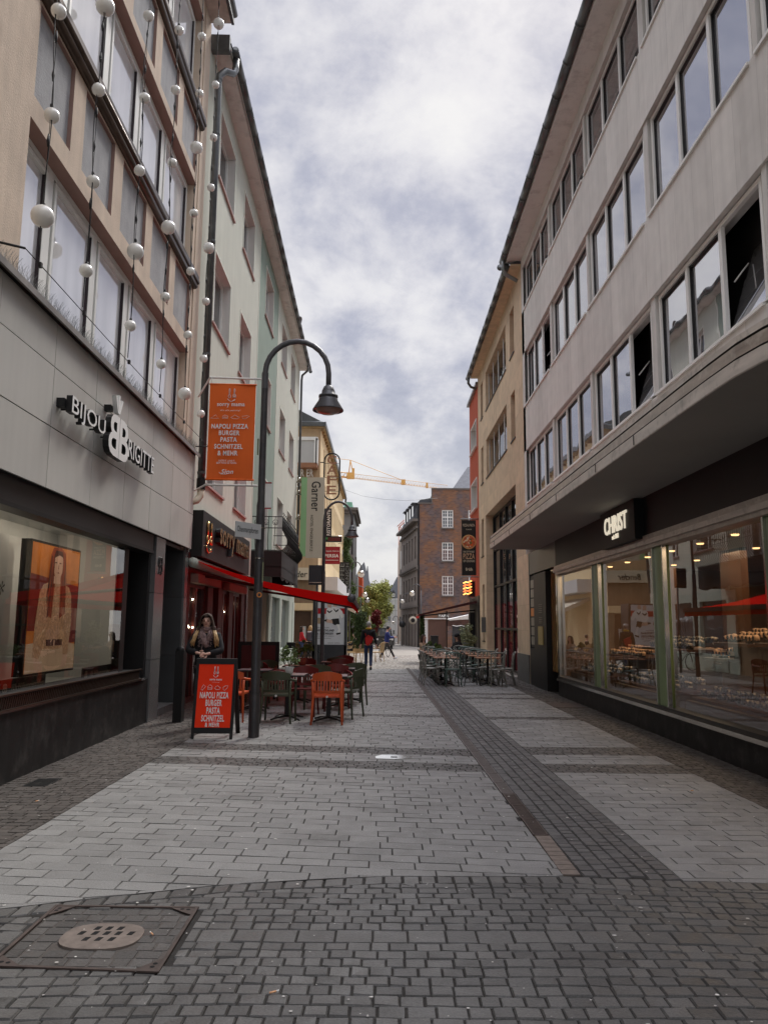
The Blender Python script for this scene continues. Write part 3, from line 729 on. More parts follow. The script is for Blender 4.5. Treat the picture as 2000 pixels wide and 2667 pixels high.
for i, (x, y, a, lb) in enumerate([(-1.17, 4.24, 2.2, 'cigarette butt lying right of the oval stone in the manhole cover'), (-.48, 3.62, .5, 'cigarette butt on the cobbles right of the manhole cover'), (3.05, 7.9, .3, 'cigarette butt on pale slabs near the jeweller window'), (-.55, 3.16, 1.1, 'cigarette butt among the cobbles at the very bottom of the street'), (1.05, 3.22, .9, 'cigarette butt on dark cobbles near the bottom right corner'), (-3.1, 7.2, 1.2, 'cigarette butt on the brown paving by the black shop plinth')]):
    o_ = single('cigarette_butt', MB(), ['butt', 'note_white'], lb, 'cigarette butt', org=(x, y, .008)) if False else None
    me_ = MATS.get('_cig') or cig.mesh('cigarette_butt', ['butt', 'note_white']); MATS['_cig'] = me_
    o_ = bpy.data.objects.new('cigarette_butt', me_); C.objects.link(o_); o_.location = (x, y, .009); o_.rotation_euler = (0, 0, a)
    o_['label'] = lb; o_['category'] = 'cigarette butt'; o_['group'] = 'cigarette butts on the paving'
# ================================================================ building A (left, jewellery shop below stucco floors); frame L: x towards the street, y along
t = Thing('shop_building', 'pink stucco building on the left with grey clad shop floor and ribbon windows', 'building', (0, 8, 0), 'L')
wl = MB()
G_ = [4.0, 5.37, 6.80] if False else None
wins_r = [(5.08, 6.86), (8.55, 10.40), (12.0, 14.13)]
S0, S1 = 7.34, 14.47
# spandrel panels: intervals along y
sp = [(7.42, 8.40), (8.77, 9.86), (10.23, 11.38), (11.74, 12.85), (13.22, 14.32)]
# far pier, near pier, wall bands
wl.box(-.8, 0, 14.64, 15.15, 3.0, 14.62, 0); wl.box(-.8, .02, -4, S0, 4.95, 15.2, 0)
holes = [(a, b, 7.13, 8.21) for a, b in sp] + [(a, b, 10.57, 11.66) for a, b in sp]
holed(wl, 0, S0, S1, 6.86, 8.26, [h for h in holes if h[2] < 9], 0); holed(wl, 0, S0, S1, 10.40, 11.72, [h for h in holes if h[2] > 9], 0)
holed(wl, 0, S0, S1, 14.13, 15.2, [], 0)
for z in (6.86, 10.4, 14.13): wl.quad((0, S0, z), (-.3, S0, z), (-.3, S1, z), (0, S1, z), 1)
wl.box(-.3, -.02, S1, 14.64, 4.95, 15, 0)
for z0, z1 in wins_r: wl.box(-.8, -.24, S0, S1, z0 - .3, z0, 0)
wl.box(-.8, -.35, S0, S1, 4.9, 15, 2)
wl.box(-10, -.8, -4, 15.13, 3, 15.2, 0)
t.part('wall', wl, ['stucco_pink', 'stucco_edge', 'black'])
for zz in (7.13, 10.57):
    z1 = 8.21 if zz < 9 else 11.66
    for a, b in sp:
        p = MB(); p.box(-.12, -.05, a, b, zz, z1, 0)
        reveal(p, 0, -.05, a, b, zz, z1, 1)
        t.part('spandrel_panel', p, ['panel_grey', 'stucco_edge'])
for z0, nm in ((8.26, 0), (11.72, 1)):
    s_ = MB(); s_.tube([(.02, S0, z0 + .05), (.02, 14.62, z0 + .05)], .07, 10, 0); s_.tube([(.07, S0, z0 + .13), (.07, 14.64, z0 + .13)], .05, 10, 0)
    s_.box(-.26, .10, S0, 14.65, z0 + .17, z0 + .25, 0)
    t.part('window_sill', s_, ['bronze'])
mulls = [8.36, 9.82, 11.20, 12.66]
for wi, (z0, z1) in enumerate(wins_r):
    fr = MB(); cuts = [S0] + mulls + [S1]
    for i in range(5):
        a, b = cuts[i], cuts[i + 1]
        frame_bars(fr, -.22, a, b, z0, z1, fw=.07, ft=.09)
        frame_bars(fr, -.185, a + .10, b - .10, z0 + .09, z1 - .10, fw=.055, ft=.05)
        fr.box(-.21, -.165, a + .155, a + .165, z0 + .15, z1 - .16, 1); fr.box(-.21, -.165, b - .168, b - .158, z0 + .15, z1 - .16, 1)
    fo = t.part('window', fr, ['white_frame', 'gasket'])
    for i in range(5):
        a, b = cuts[i], cuts[i + 1]; pn = MB()
        an = random.uniform(-.004, .004)
        pn.quad((-.205 + an, a + .10, z0 + .1), (-.205 - an, b - .10, z0 + .1), (-.205 - an, b - .10, z1 - .1), (-.205 + an, a + .10, z1 - .1), 0)
        t.part('pane', pn, ['glass_curtain'], parent=fo)
ev = MB(); ev.box(-.5, .46, -4, 15.1, 14.62, 14.74, 0); ev.box(.44, .5, -4, 15.12, 14.6, 14.9, 1); ev.tube([(.5, -4, 14.84), (.5, 15.12, 14.84)], .07, 8, 1)
t.part('eaves', ev, ['concrete_pink', 'zinc'])
# fascia of panels
fa = MB(); fa.box(-.3, .045, -4, 15.13, 3.05, 4.93, 1)
Y_ = [14.78 - 1.305 * k for k in range(16)][::-1]; Y_ = Y_ + [15.15]
for z0, z1 in ((3.05, 3.74), (3.74, 4.42), (4.42, 4.93)):
    for a, b in zip(Y_, Y_[1:]): fa.box(.02, .07 + random.uniform(0, .003), a + .006, b - .006, z0 + .006, z1 - .006, 0)
t.part('fascia', fa, ['fascia', 'fascia_gap'])
fl = MB(); fl.prism([(-.2, -4, 5.03), (.17, -4, 4.97), (.17, -4, 4.90), (.15, -4, 4.90), (.15, -4, 4.95), (-.2, -4, 5.0)], (0, 19.17, 0)); fl.box(-.02, .075, -4, 15.13, 4.93, 4.96, 1)
t.part('flashing', fl, ['flashing', 'black'])
# shop window zone
pl = MB(); pl.box(-.5, -.0, -4, 12.83, -.3, .70, 0); pl.box(-.45, .02, -4, 12.6, .70, .725, 1); t.part('plinth', pl, ['plinth_black', 'clad_grey'])
rp_ = MB(); rp_.box(-.3, .0, -4, 12.35, .725, .87, 0)
k = 5.5
while k < 12.3: rp_.prism([(.0005, k, .74), (.0005, k + .018, .74), (.0005, k + .055, .85), (.0005, k + .037, .85)], (.012, 0, 0), 1); k += .05
rp_.box(0, .03, -4, 12.4, .868, .885, 1); rp_.box(0, .035, -4, 12.4, .715, .735, 1)
t.part('window_ledge', rp_, ['black_metal', 'bronze'])
bx = MB(); bx.box(-.14, .0, -4, 12.75, 2.78, 3.05, 0); bx.box(-.2, .02, -4, 12.75, 2.74, 2.785, 1); bx.box(-.6, -.45, 11.95, 12.83, .7, 2.78, 0); bx.box(-.6, -.05, 12.72, 12.83, .7, 3.05, 0)
bx.box(-.35, -.14, 11.72, 11.95, .87, 2.76, 0)
t.part('window_surround', bx, ['black', 'black_metal'])
gl = MB(); gl.quad((-.14, -4, .87), (-.14, 11.75, .87), (-.14, 11.75, 2.76), (-.14, -4, 2.76)); t.part('shop_pane', gl, ['shop_glass'])
dp = MB(); dp.box(-1.15, -1.1, -4, 12, .6, 3.0, 0); dp.box(-1.1, -.2, 11.55, 11.6, .8, 2.9, 0); dp.box(-1.1, -.15, -4, 11.9, .74, .80, 1); dp.box(-1.1, -.2, -4, 11.9, 2.9, 2.95, 0); dp.box(-1.1, -.2, 4.9, 5, .8, 2.9, 0)
t.part('display_niche', dp, ['display_white', 'display_white'])
for yy in (8.35, 9.3, 10.2):
    l_ = MB(); l_.lathe([(0, 0), (.03, 0), (.03, .04), (0, .04)], (-.55, yy, 2.86), 10, 1); lo = t.part('spotlight', l_, ['chrome', 'lamp_warm'])
sd_ = bpy.data.lights.new('display_light', 'AREA'); sd_.energy = 15; sd_.color = (1, .84, .64); sd_.size = .25; sd_.size_y = 2.6; sd_.shape = 'RECTANGLE'
o_ = bpy.data.objects.new('display_light', sd_); C.objects.link(o_); o_.matrix_world = LFRAME @ Matrix.Translation((-.22, 9.6, 2.84)) @ Matrix.Rotation(R(22), 4, 'Y')
pr = MB()
for z0, z1 in ((-.1, 1.0), (1.0, 2.1), (2.1, 3.05)):
    pr.box(-.6, .03, 12.84, 13.40, z0 + .004, z1 - .004, 0); pr.box(-.6, .03, 14.9, 15.13, z0 + .004, z1 - .004, 0)
    pr.box(-1.5, -1.0, 13.42, 14.9, z0 + .004, z1 - .004, 1); pr.box(-1.3, -.5, 13.41, 13.44, z0 + .004, z1 - .004, 1)
    pr.box(-1.3, .0, 14.87, 14.895, z0 + .004, z1 - .004, 1)
pr.box(-.99, -.35, 14.2, 14.8, .9, .92, 1); pr.box(-1.4, .0, 13.4, 14.9, 2.98, 3.04, 2); pr.box(-1.6, -.05, 13.4, 14.9, -.2, .12, 3)
text_into(pr, '93', (.031, 12.98, 2.42), (0, 1, 0), (0, 0, 1), .26, .30, .012, 2)
t.part('entrance_cladding', pr, ['clad_grey', 'dark_panel', 'black', 'granite_base'])

# lettering on the fascia
t = Thing('shop_sign', 'white raised letters BIJOU BRIGITTE with a double B and crown on the grey fascia', 'shop sign', (.19, 10.0, 3.9), 'L')
for txt, y0, w_, z0, h_ in (('BIJOU', 8.42, 1.10, 3.89, .26), ('RIGITTE', 10.47, 1.28, 3.89, .26)):
    m_ = MB(); text_into(m_, txt, (.16, y0, z0), (0, 1, 0), (0, 0, 1), w_, h_, .07, 0, 1, bold=.004); t.part('lettering', m_, ['letter_white', 'black'])
m_ = MB(); text_into(m_, 'B', (.17, 9.60, 3.76), (0, 1, 0), (0, 0, 1), .40, .55, .08, 0, 1, bold=.02, mirror=True); text_into(m_, 'B', (.17, 10.01, 3.76), (0, 1, 0), (0, 0, 1), .40, .55, .08, 0, 1, bold=.02); t.part('double_letter', m_, ['letter_white', 'black'])
m_ = MB()
for yb, ya in ((9.97, 9.87), (10.0, 10.0), (10.03, 10.13)):
    q = [(.17, yb - .012, 4.37), (.17, yb + .012, 4.37), (.17, ya + .028, 4.62 if ya == 10 else 4.58), (.17, ya - .028, 4.62 if ya == 10 else 4.58)]
    m_.prism([q[0], q[1], q[2], q[3]], (.06, 0, 0), 0)
t.part('crown', m_, ['letter_white'])
for yy in (8.5, 9.4, 9.8, 10.2, 11.0, 11.6): m_ = MB(); m_.tube([(.07, yy, 4.0), (.17, yy, 4.0)], .012, 6); t.part('bracket', m_, ['black_metal'])
for b_ in ((8.36, 8.46, 4.0, 4.1), (9.86, 9.96, 4.38, 4.46)): m_ = MB(); m_.box(.07, .16, *b_); t.part('bracket', m_, ['black_metal'])

# posters and boards in the window
t = Thing('fashion_poster', 'tall framed poster of a long haired model in the left shop window', 'poster', (-.32, 9.6, .95), 'L')
b_ = MB(); b_.box(-.42, -.30, 8.86, 10.38, .98, 2.56, 0); b_.box(-.299, -.298, 8.89, 10.35, 1.01, 2.53, 1); t.part('poster_panel', b_, ['black_metal', 'poster_orange'])  # framed panel without a lamp inside; only its print glows
X = -.296
def poly(mb, pts, d, mi):  # pts in poster units u 0..1, v 0..1
    mb.prism([(X + d, 8.89 + u * 1.46, 1.01 + v * 1.52) for u, v in pts], (.0015, 0, 0), mi)
f_ = MB()
poly(f_, [(0, .32), (1, .32), (1, .70), (0, .76)], 0, 2)
poly(f_, [(.62, .2), (1, .22), (1, .60), (.66, .66)], .001, 2)
poly(f_, [(0, 0), (1, 0), (1, .20), (.55, .26), (0, .22)], .002, 5)
hair = [(.40, .99), (.56, 1.0), (.66, .96), (.70, .80), (.74, .62), (.76, .48), (.70, .42), (.60, .40), (.50, .44), (.44, .40), (.36, .40), (.30, .46), (.33, .62), (.34, .80), (.36, .93)]
poly(f_, hair, .003, 1)
poly(f_, [(.18, .62), (.24, .68), (.40, .72), (.60, .72), (.78, .68), (.84, .62), (.88, .40), (.84, .12), (.74, .12), (.72, .20), (.62, .16), (.40, .16), (.30, .18), (.26, .10), (.12, .12), (.13, .36)], .004, 0)
poly(f_, [(.14, .12), (.24, .10), (.34, .02), (.30, -.0), (.18, -.0)], .006, 3); poly(f_, [(.74, .12), (.84, .12), (.82, .02), (.70, .02)], .006, 3)
poly(f_, [(.30, .18), (.66, .17), (.78, .1), (.80, 0), (.22, 0), (.24, .1)], .0055, 5)
poly(f_, [(.37, .20), (.69, .20), (.70, .25), (.36, .25)], .007, 4); poly(f_, [(.515, .195), (.535, .195), (.535, .245), (.515, .245)], .009, 3)
poly(f_, [(.34, .44), (.43, .42), (.46, .70), (.42, .88), (.37, .84)], .008, 1); poly(f_, [(.60, .42), (.72, .46), (.68, .70), (.64, .88), (.58, .84), (.58, .66)], .008, 1)
poly(f_, [(.43, .70), (.57, .70), (.57, .76), (.43, .76)], .0085, 3)
poly(f_, [(.41, .86), (.42, .80), (.46, .75), (.51, .73), (.56, .75), (.60, .80), (.61, .88), (.58, .94), (.44, .94)], .009, 3)
poly(f_, [(.40, .90), (.44, .97), (.58, .97), (.63, .88), (.60, .92), (.52, .935), (.46, .92)], .010, 4)
for u in (.455, .545): poly(f_, [(u - .018, .865), (u + .018, .865), (u + .018, .875), (u - .018, .875)], .0105, 4)
poly(f_, [(.48, .785), (.54, .785), (.51, .797)], .0105, 2); poly(f_, [(.505, .82), (.52, .82), (.515, .86)], .0105, 2)
rr_ = random.Random(8)
for k in range(40):
    sd_ = rr_.choice((-1, 1)); u0 = .51 + sd_ * rr_.uniform(.09, .135); u1 = u0 + sd_ * rr_.uniform(-.02, .09); v1 = rr_.uniform(.42, .62); w_ = rr_.uniform(.004, .010)
    poly(f_, [(u0 - w_, .92), (u0 + w_, .92), (u1 + w_ * .4, v1), (u1 - w_ * .4, v1)], .0087 + .00002 * k, rr_.choice((1, 4, 2, 4)))
for k in range(60):
    u = rr_.choice((rr_.uniform(.17, .33), rr_.uniform(.70, .86), rr_.uniform(.44, .58))); v = rr_.uniform(.18, .66); w_ = rr_.uniform(.006, .014); poly(f_, [(u - w_, v), (u, v + w_ * 1.4), (u + w_, v), (u, v - w_ * .6)], .0072, rr_.choice((5, 3)))
t.part('printed_figure', f_, ['poster_lace', 'poster_hair', 'poster_dark', 'poster_skin', 'poster_hair_dark', 'poster_cream'])
m_ = MB(); m_.box(-.62, -.36, 6.9, 8.58, 1.0, 2.54, 0); text_into(m_, 'es*', (-.358, 7.98, 1.78), (0, 1, 0), (0, 0, 1), .42, .26, .002, 1, ital=.25); text_into(m_, '1,-', (-.358, 7.93, 1.45), (0, 1, 0), (0, 0, 1), .42, .25, .002, 1, bold=.02)
single('price_poster', m_, ['display_white', 'text_black'], 'pale poster with dark price lettering at the left edge of the window', 'poster', (-.4, 7.1, .98), 'L')
for i, (a, lb) in enumerate(((8.1, 'black discount board with white writing, nearest the camera in the left shop window'), (10.41, 'black discount board standing low in the window right of the model poster'))):
    t = Thing('discount_board', lb, 'sign board', (-.2, a, .88), 'L', group='discount boards in the shop window')
    m_ = MB(); m_.box(-.20, -.18, a, a + 1.12, .80, 1.0, 0); t.part('board', m_, ['display_board'])
    m_ = MB(); text_into(m_, '10% Willkommensrabatt', (-.178, a + .26, .88), (0, 1, 0), (0, 0, 1), .80, .065, .002, 0)
    text_into(m_, 'B', (-.178, a + .05, .865), (0, 1, 0), (0, 0, 1), .05, .09, .002, 0, mirror=True, bold=.02); text_into(m_, 'B', (-.178, a + .105, .865), (0, 1, 0), (0, 0, 1), .05, .09, .002, 0, bold=.02)
    text_into(m_, 'bis Sonntag', (-.178, a + .05, .82), (0, 1, 0), (0, 0, 1), .2, .03, .002, 0)
    t.part('printing', m_, ['cream'])

# strings of globe lights
col = [7.08, 8.25, 9.88, 11.42, 12.95, 14.25]
names = ['nearest string of white globes, hanging by the wide stucco pier', 'second string of white globes, with its largest ball high at the top of the picture', 'third string of white globes, crossing the middle panels', 'fourth string of white globes, with large balls at both window sills', 'fifth string of white globes, ending in a large ball low over the fascia', 'farthest string of white globes, hanging beside the grey downpipe']
zs = [5.56, 6.67, 7.82, 8.95, 10.22, 11.33, 12.48, 13.9]
big = {(0, 0): 1, (1, 3): 1, (2, 1): 1, (3, 2): 1, (4, 0): 1, (4, 4): 1, (5, 3): 1, (5, 7): 1}
big = {(0, 0), (1, 3), (2, 1), (3, 2), (4, 0), (4, 4), (5, 3), (5, 7)}
for i, s in enumerate(col):
    t = Thing('light_string', names[i], 'globe lights', (.35, s, 5.1), 'L', group='strings of globe lights on the stucco facade')
    cbm = MB(); pts = []
    z = 5.12; k = 0
    while z < 15:
        pts.append((.35 + .015 * math.sin(z * 3 + i), s + .03 * math.sin(z * 2.3 + i) - .02, z)); z += .18
    cbm.tube(pts, .006, 5); cbm.tube([(.35, s - .01, 5.5), (.35, s - .01, 15)], .003, 4)
    for zz in [z_ - .30 for z_ in zs[1:]] + [z_ + .42 for z_ in zs[1:]]: cbm.tube([(.35, s - .02, zz - .07), (.35, s - .02, zz), (.35, s - .02, zz + .07)], [.006, .016, .006], 6)
    t.part('cable', cbm, ['cable'])
    for j, z_ in enumerate(zs):
        r = .112 if (i, j) in big else .076
        gm_ = MB(); gm_.sphere((.35, s + (.02 if j % 2 else -.01), z_ - (.03 if i in (2, 4) and j == 1 else 0)), r, 24, 14, 0); gm_.tube([(.35, s, z_ + r - .01), (.35, s, z_ + r + .03)], .018, 8, 1)
        t.part('globe', gm_, ['globe', 'cable'])
m_ = MB(); m_.tube([(.36, 6.75, 5.06), (.36, 9, 5.045), (.36, 12, 5.05), (.36, 15.0, 5.10)], .005, 5)
for s in col: m_.box(.345, .375, s - .02, s + .02, 5.03, 5.08)
m_.tube([(.1, 6.7, 5.1), (.36, 6.75, 5.06)], .012, 6); m_.tube([(.1, 15.0, 5.1), (.36, 15.0, 5.10)], .012, 6)
single('support_wire', m_, 'cable', 'thin black wire stretched along the ledge below the globe strings', 'wire', (.36, 10, 5.05), 'L')
m_ = MB(); y = 6.7
while y < 15:
    for q in range(3):
        m_.tube([(.10, y, 5.0), (.10 + random.uniform(-.07, .09), y + random.uniform(-.05, .05), 5.12)], .0012, 3, caps=False)
    y += .022
single('bird_spikes', m_, 'zinc_light', 'fine metal bird spikes standing along the ledge above the grey fascia', 'bird spikes', (.1, 10, 5), 'L', kind='stuff')

# ================================================================ building B (mint house)
t = Thing('mint_house', 'four storey mint green house with dark green stripe, white framed windows and deep eaves', 'building', (0, 20, 0), 'L')
cols = [(16.48, 18.42), (19.92, 21.80), (24.47, 26.43), (29.2, 31.06), (32.75, 34.6)]; rows = [(4.62, 6.45), (8.32, 10.02), (11.85, 13.52)]
H_ = [(a, b, c, d) for a, b in cols for c, d in rows if not (24 < a < 25 and c < 5)] + [(24.6, 26.5, 3.9, 6.45)]
SE = 36.8
def seg(a, b, z0=3.05): return [h for h in H_ if a <= h[0] < b]
wl = MB(); holed(wl, 0, 15.15, 23.05, 3.0, 14.2, seg(15, 23), 0); holed(wl, 0, 27.95, SE, 2.95, 14.2, seg(27.9, 37), 0)
wl.quad((0, SE, -.3), (-9, SE, -.3), (-9, SE, 14.2), (0, SE, 14.2), 0); wl.box(-9, -.5, 15.2, 36.7, -.2, 14, 2)
wl.box(-.5, -.35, 15.16, 36.7, 3, 14.15, 2)
t.part('wall', wl, ['mint', 'mint_trim', 'black'])
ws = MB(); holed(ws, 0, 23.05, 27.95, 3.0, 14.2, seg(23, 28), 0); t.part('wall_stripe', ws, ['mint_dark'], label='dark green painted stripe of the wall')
tr = MB()
for yy in (23.0, 27.92): tr.box(0, .012, yy, yy + .07, 3.0, 14.2)
t.part('trim', tr, ['mint_trim'])
D_ = .26
for (a, b, c, d) in H_:
    fr = MB(); reveal(fr, 0, -D_, a, b, c, d, 0)
    w2 = .05
    fr.box(.0, .014, a - w2, a, c - w2, d + w2, 3); fr.box(.0, .014, b, b + w2, c - w2, d + w2, 3); fr.box(.0, .014, a, b, d, d + w2, 3)
    frame_bars(fr, -D_ + .03, a, b, c, d, fw=.075, ft=.07, mull=[(a + b) / 2], mi=2, mw=.11)
    fo = t.part('window', fr, ['reveal_white', 'sill_pink', 'white_frame', 'mint_trim'])
    sl = MB(); sl.box(-D_, .05, a - .08, b + .08, c - .05, c - .0, 0); t.part('window_sill', sl, ['sill_pink'], parent=fo)
    pn = MB(); pn.quad((-D_ + .02, a, c), (-D_ + .02, b, c), (-D_ + .02, b, d), (-D_ + .02, a, d)); t.part('pane', pn, ['glass_dark'], parent=fo)
ev = MB(); ev.box(-.5, .38, 15.35, SE + .35, 14.2, 14.25, 0); ev.box(.36, .40, 15.35, SE + .35, 14.2, 14.36, 1); ev.prism([(-.1, 15.3, 14.26), (.4, 15.3, 14.26), (.42, 15.3, 14.30), (-6, 15.3, 17.4), (-9, 15.3, 17.4), (-9, 15.3, 14.26)], (0, SE - 14.95, 0), 2)
t.part('eaves', ev, ['soffit', 'white_frame', 'roof_slate'])
gt = MB(); y = 15.45
while y < SE + .3: gt.tube([(.47, y, 14.27), (.47, min(y + .98, SE + .35), 14.27)], .085, 12); gt.tube([(.47, y + .97, 14.27), (.47, y + 1.0, 14.27)], .092, 12); y += 1.0
gt.box(.0, .40, 15.18, 15.34, 14.05, 14.42)
t.part('gutter', gt, ['zinc'])
dn = MB(); dn.tube([(.46, 15.65, 14.2), (.46, 15.66, 13.95), (.42, 15.6, 13.8), (.30, 15.35, 13.66), (.17, 15.3, 13.5), (.17, 15.3, 13.3), (.17, 15.3, 4.45)], .075, 12)
for zz in (4.6, 7.1, 9.6, 12.1, 13.4): dn.lathe([(.085, 0), (.085, .05)], (.17, 15.3, zz), 12)
dn.lathe([(.09, 0), (.09, .22)], (.17, 15.3, 4.28), 12, 1)
dn.tube([(.17, 15.3, 4.3), (.17, 15.3, 4.15), (.12, 15.22, 4.04), (-.02, 15.12, 3.98)], .07, 10, 2)
t.part('downpipe', dn, ['zinc', 'black_metal', 'cream'])
dn = MB(); dn.tube([(.46, SE - .6, 14.15), (.42, SE - .55, 13.9), (.15, SE - .3, 13.75), (.12, SE - .28, 13.5), (.12, SE - .28, 3.2)], .055, 10)
for zz in (5, 8, 11): dn.lathe([(.065, 0), (.065, .04)], (.12, SE - .28, zz), 10)
dn.lathe([(.1, -.08), (.13, .1), (.11, .18)], (.46, 31.2, 14.38), 10, 1)
t.part('downpipe', dn, ['zinc', 'rust'])
# ground floor: red restaurant front
gf = MB(); gf.box(-.5, -.25, 15.2, 22.5, -.1, 3.0, 0); gf.box(-.25, 0, 15.2, 15.5, -.1, 3.0, 0); gf.box(-.25, .02, 15.2, 22.5, 2.62, 3.0, 0)
for a in (17.35, 18.55, 20.0, 21.9): gf.box(-.25, -.02, a, a + .55, -.1, 2.7, 0)
t.part('restaurant_front', gf, ['shop_red'])
for a, b in ((15.55, 17.3), (19.15, 19.95), (20.6, 21.85)):
    fr = MB(); frame_bars(fr, -.12, a, b, 0, 2.45, fw=.10, ft=.08, mull=[(a + b) / 2], mw=.12); fo = t.part('door', fr, ['red_post'])
    pn = MB(); pn.quad((-.14, a, 0), (-.14, b, 0), (-.14, b, 2.45), (-.14, a, 2.45)); t.part('pane', pn, ['glass_dark'], parent=fo)
for a, b in ((15.6, 18.0), (19.1, 21.8)):
    s_ = MB(); s_.box(-.02, .14, a, b, 2.42, 2.60); t.part('shutter_box', s_, ['stucco_edge'])
tw = MB(); tw.box(-.5, -.05, 22.75, 27.5, -.2, 3.0, 0); tw.box(-.06, .02, 22.5, 22.75, -.1, 3.0, 1); t.part('shop_wall', tw, ['tan_wall', 'clad_grey'])
mw_ = MB()
mw_.box(-.5, 0, 27.5, 35.2, -.2, .6, 0); mw_.box(-.5, 0, 27.5, 35.2, 2.62, 2.97, 0)
for a in (27.5, 30.75, 34.3, 36.0): mw_.box(-.3, .03, a, a + .75, .6, 2.62, 0)
for a in (28.3, 29.6, 31.6, 32.9): mw_.box(0, .03, a, a + 1.0, .0, .45, 0); mw_.box(.03, .04, a + .12, a + .88, .08, .38, 0)
mw_.box(-.5, 0, 35.2, SE, -.2, 2.97, 0)
fo = t.part('mint_shop_window', mw_, ['mint_frame'])
pn = MB(); pn.quad((-.12, 28.2, .6), (-.12, 34.4, .6), (-.12, 34.4, 2.62), (-.12, 28.2, 2.62)); t.part('pane', pn, ['glass_far'], parent=fo)
for (yy, zz) in ((15.8, 2.12), (16.2, 2.1), (17.7, 2.25), (19.3, 1.95), (19.7, 1.9), (20.9, 2.15), (21.3, 2.14), (15.9, 1.55), (16.3, 1.52)): m_ = MB(); m_.sphere((-.10, yy, zz), .016, 8, 6); t.part('string_lamp', m_, ['lamp_star'])
# balcony over the shop
bt = MB()
bx_ = .92
bt.box(0, bx_, 23.2, 28.4, 3.72, 3.80, 0); bt.box(bx_ - .03, bx_, 23.2, 28.4, 3.02, 3.72, 0); bt.box(0, bx_, 23.2, 23.24, 3.02, 3.72, 0); bt.box(0, bx_, 28.36, 28.4, 3.02, 3.72, 0); bt.box(0, bx_, 23.2, 28.4, 3.3, 3.34, 0)
n = 24; pts = [(bx_ - .028, 23.2 + 5.2 * k / n, 3.02 - .10 * abs(math.sin(k * math.pi / 6)) * 1) for k in range(n + 1)]
for a, b in zip(pts, pts[1:]): bt.quad((a[0], a[1], 3.02), (b[0], b[1], 3.02), b, a, 0)
bo = t.part('balcony', bt, ['brown_panel' if False else 'black_metal'])
rl = MB()
def bar(y, x): rl.tube([(x, y, 3.8), (x + (.16 if x > .5 else .0), y, 4.0), (x + (.16 if x > .5 else 0), y, 4.15), (x - .0, y, 4.45), (x, y, 4.85)], .011, 5, 0)
y = 23.25
while y < 28.4: bar(y, bx_); y += .16
for zz in (3.82, 4.5, 4.85):
    rl.tube([(0, 23.22, zz), (bx_, 23.22, zz), (bx_, 28.38, zz), (0, 28.38, zz)], .014, 5)
for xx in (.12, .3, .5, .7):
    rl.tube([(xx, 23.22, 3.8), (xx, 23.10, 4.02), (xx, 23.12, 4.15), (xx, 23.22, 4.5), (xx, 23.22, 4.85)], .011, 5)
for k in range(14):
    y = 23.4 + k * .37
    for sgn in (1, -1):
        rl.tube([(bx_ + .01, y + sgn * (.02 + .07 * math.sin(a)), 4.67 + .09 * math.cos(a) * (1 if True else 0)) for a in [q * .6 for q in range(9)]], .008, 4)
    rl.tube([(bx_, y, 4.86), (bx_ + .02, y + .04, 4.93), (bx_, y + .01, 5.0), (bx_ - .02, y - .03, 4.94)], .009, 4)
for k in range(3):
    for sgn in (1, -1): rl.tube([(.15 + k * .28 + sgn * (.02 + .06 * math.sin(a)), 23.2, 4.67 + .08 * math.cos(a)) for a in [q * .6 for q in range(9)]], .008, 4)
t.part('railing', rl, ['black_metal'], parent=bo)

# restaurant sign
t = Thing('restaurant_sign', 'long black sign box with shining gold letters sorry mama above the red awning', 'shop sign', (.2, 18, 3.0), 'L')
m_ = MB(); m_.box(0.0, .25, 15.3, 21.3, 2.93, 3.86, 0); t.part('sign_box', m_, ['black_metal'])
m_ = MB(); text_into(m_, 'sorry mama', (.26, 16.55, 3.16), (0, 1, 0), (0, 0, 1), 4.0, .50, .10, 0, 1, bold=.02); t.part('lettering', m_, ['gold', 'black'])
def spoon_fork(mb, P, s, mi=0, th=.006):
    """spoon, fork and smile; P(u, v) maps to 3D, s = width"""
    def line(pts, r): mb.tube([P(u, v) for u, v in pts], r, 5, mi)
    line([(.28 + .10 * math.cos(a), .42 + .13 * math.sin(a)) for a in [k * .524 for k in range(13)]], th)
    for u in (.28, .72): line([(u - .03, .55), (u - .045, .85), (u - .03, .97), (u + .03, .97), (u + .045, .85), (u + .03, .55)], th)
    line([(.60, .30), (.60, .50), (.65, .55), (.79, .55), (.84, .50), (.84, .30)], th)
    for u in (.68, .76): line([(u, .30), (u, .46)], th)
    line([(.12, .22), (.25, .10), (.45, .03), (.65, .08), (.82, .20)], th); line([(.62, .08), (.66, .16), (.74, .17), (.78, .1)], th)
m_ = MB(); spoon_fork(m_, lambda u, v: (.27, 15.5 + u * .75, 3.02 + v * .68), 1, 0, .016); t.part('spoon_and_fork', m_, ['gold'])

# awning of the restaurant
t = Thing('red_awning', 'long red awning over the cafe terrace in front of the mint house', 'awning', (.2, 19, 2.8), 'L')
YA, YB = 15.25, 23.6
fx, fz = 3.25, 2.16
m_ = MB(); m_.tube([(.10, YA - .05, 2.80), (.10, YB, 2.80)], .10, 12); t.part('roller', m_, ['mint_frame'])
m_ = MB()
n = 8
for i in range(n):
    u0, u1 = i / n, (i + 1) / n; sag = lambda u: -.10 * math.sin(u * math.pi)
    A0 = (.15 + (fx - .15) * u0, YA, 2.84 + (fz - 2.84) * u0 + sag(u0)); A1 = (.15 + (fx - .15) * u1, YA, 2.84 + (fz - 2.84) * u1 + sag(u1))
    m_.quad(A0, (A0[0], YB, A0[2]), (A1[0], YB, A1[2]), A1, 0)
    m_.quad((A0[0], YA, A0[2] - .2 * u0 ** .6), A0, A1, (A1[0], YA, A1[2] - .2 * u1 ** .6), 0)
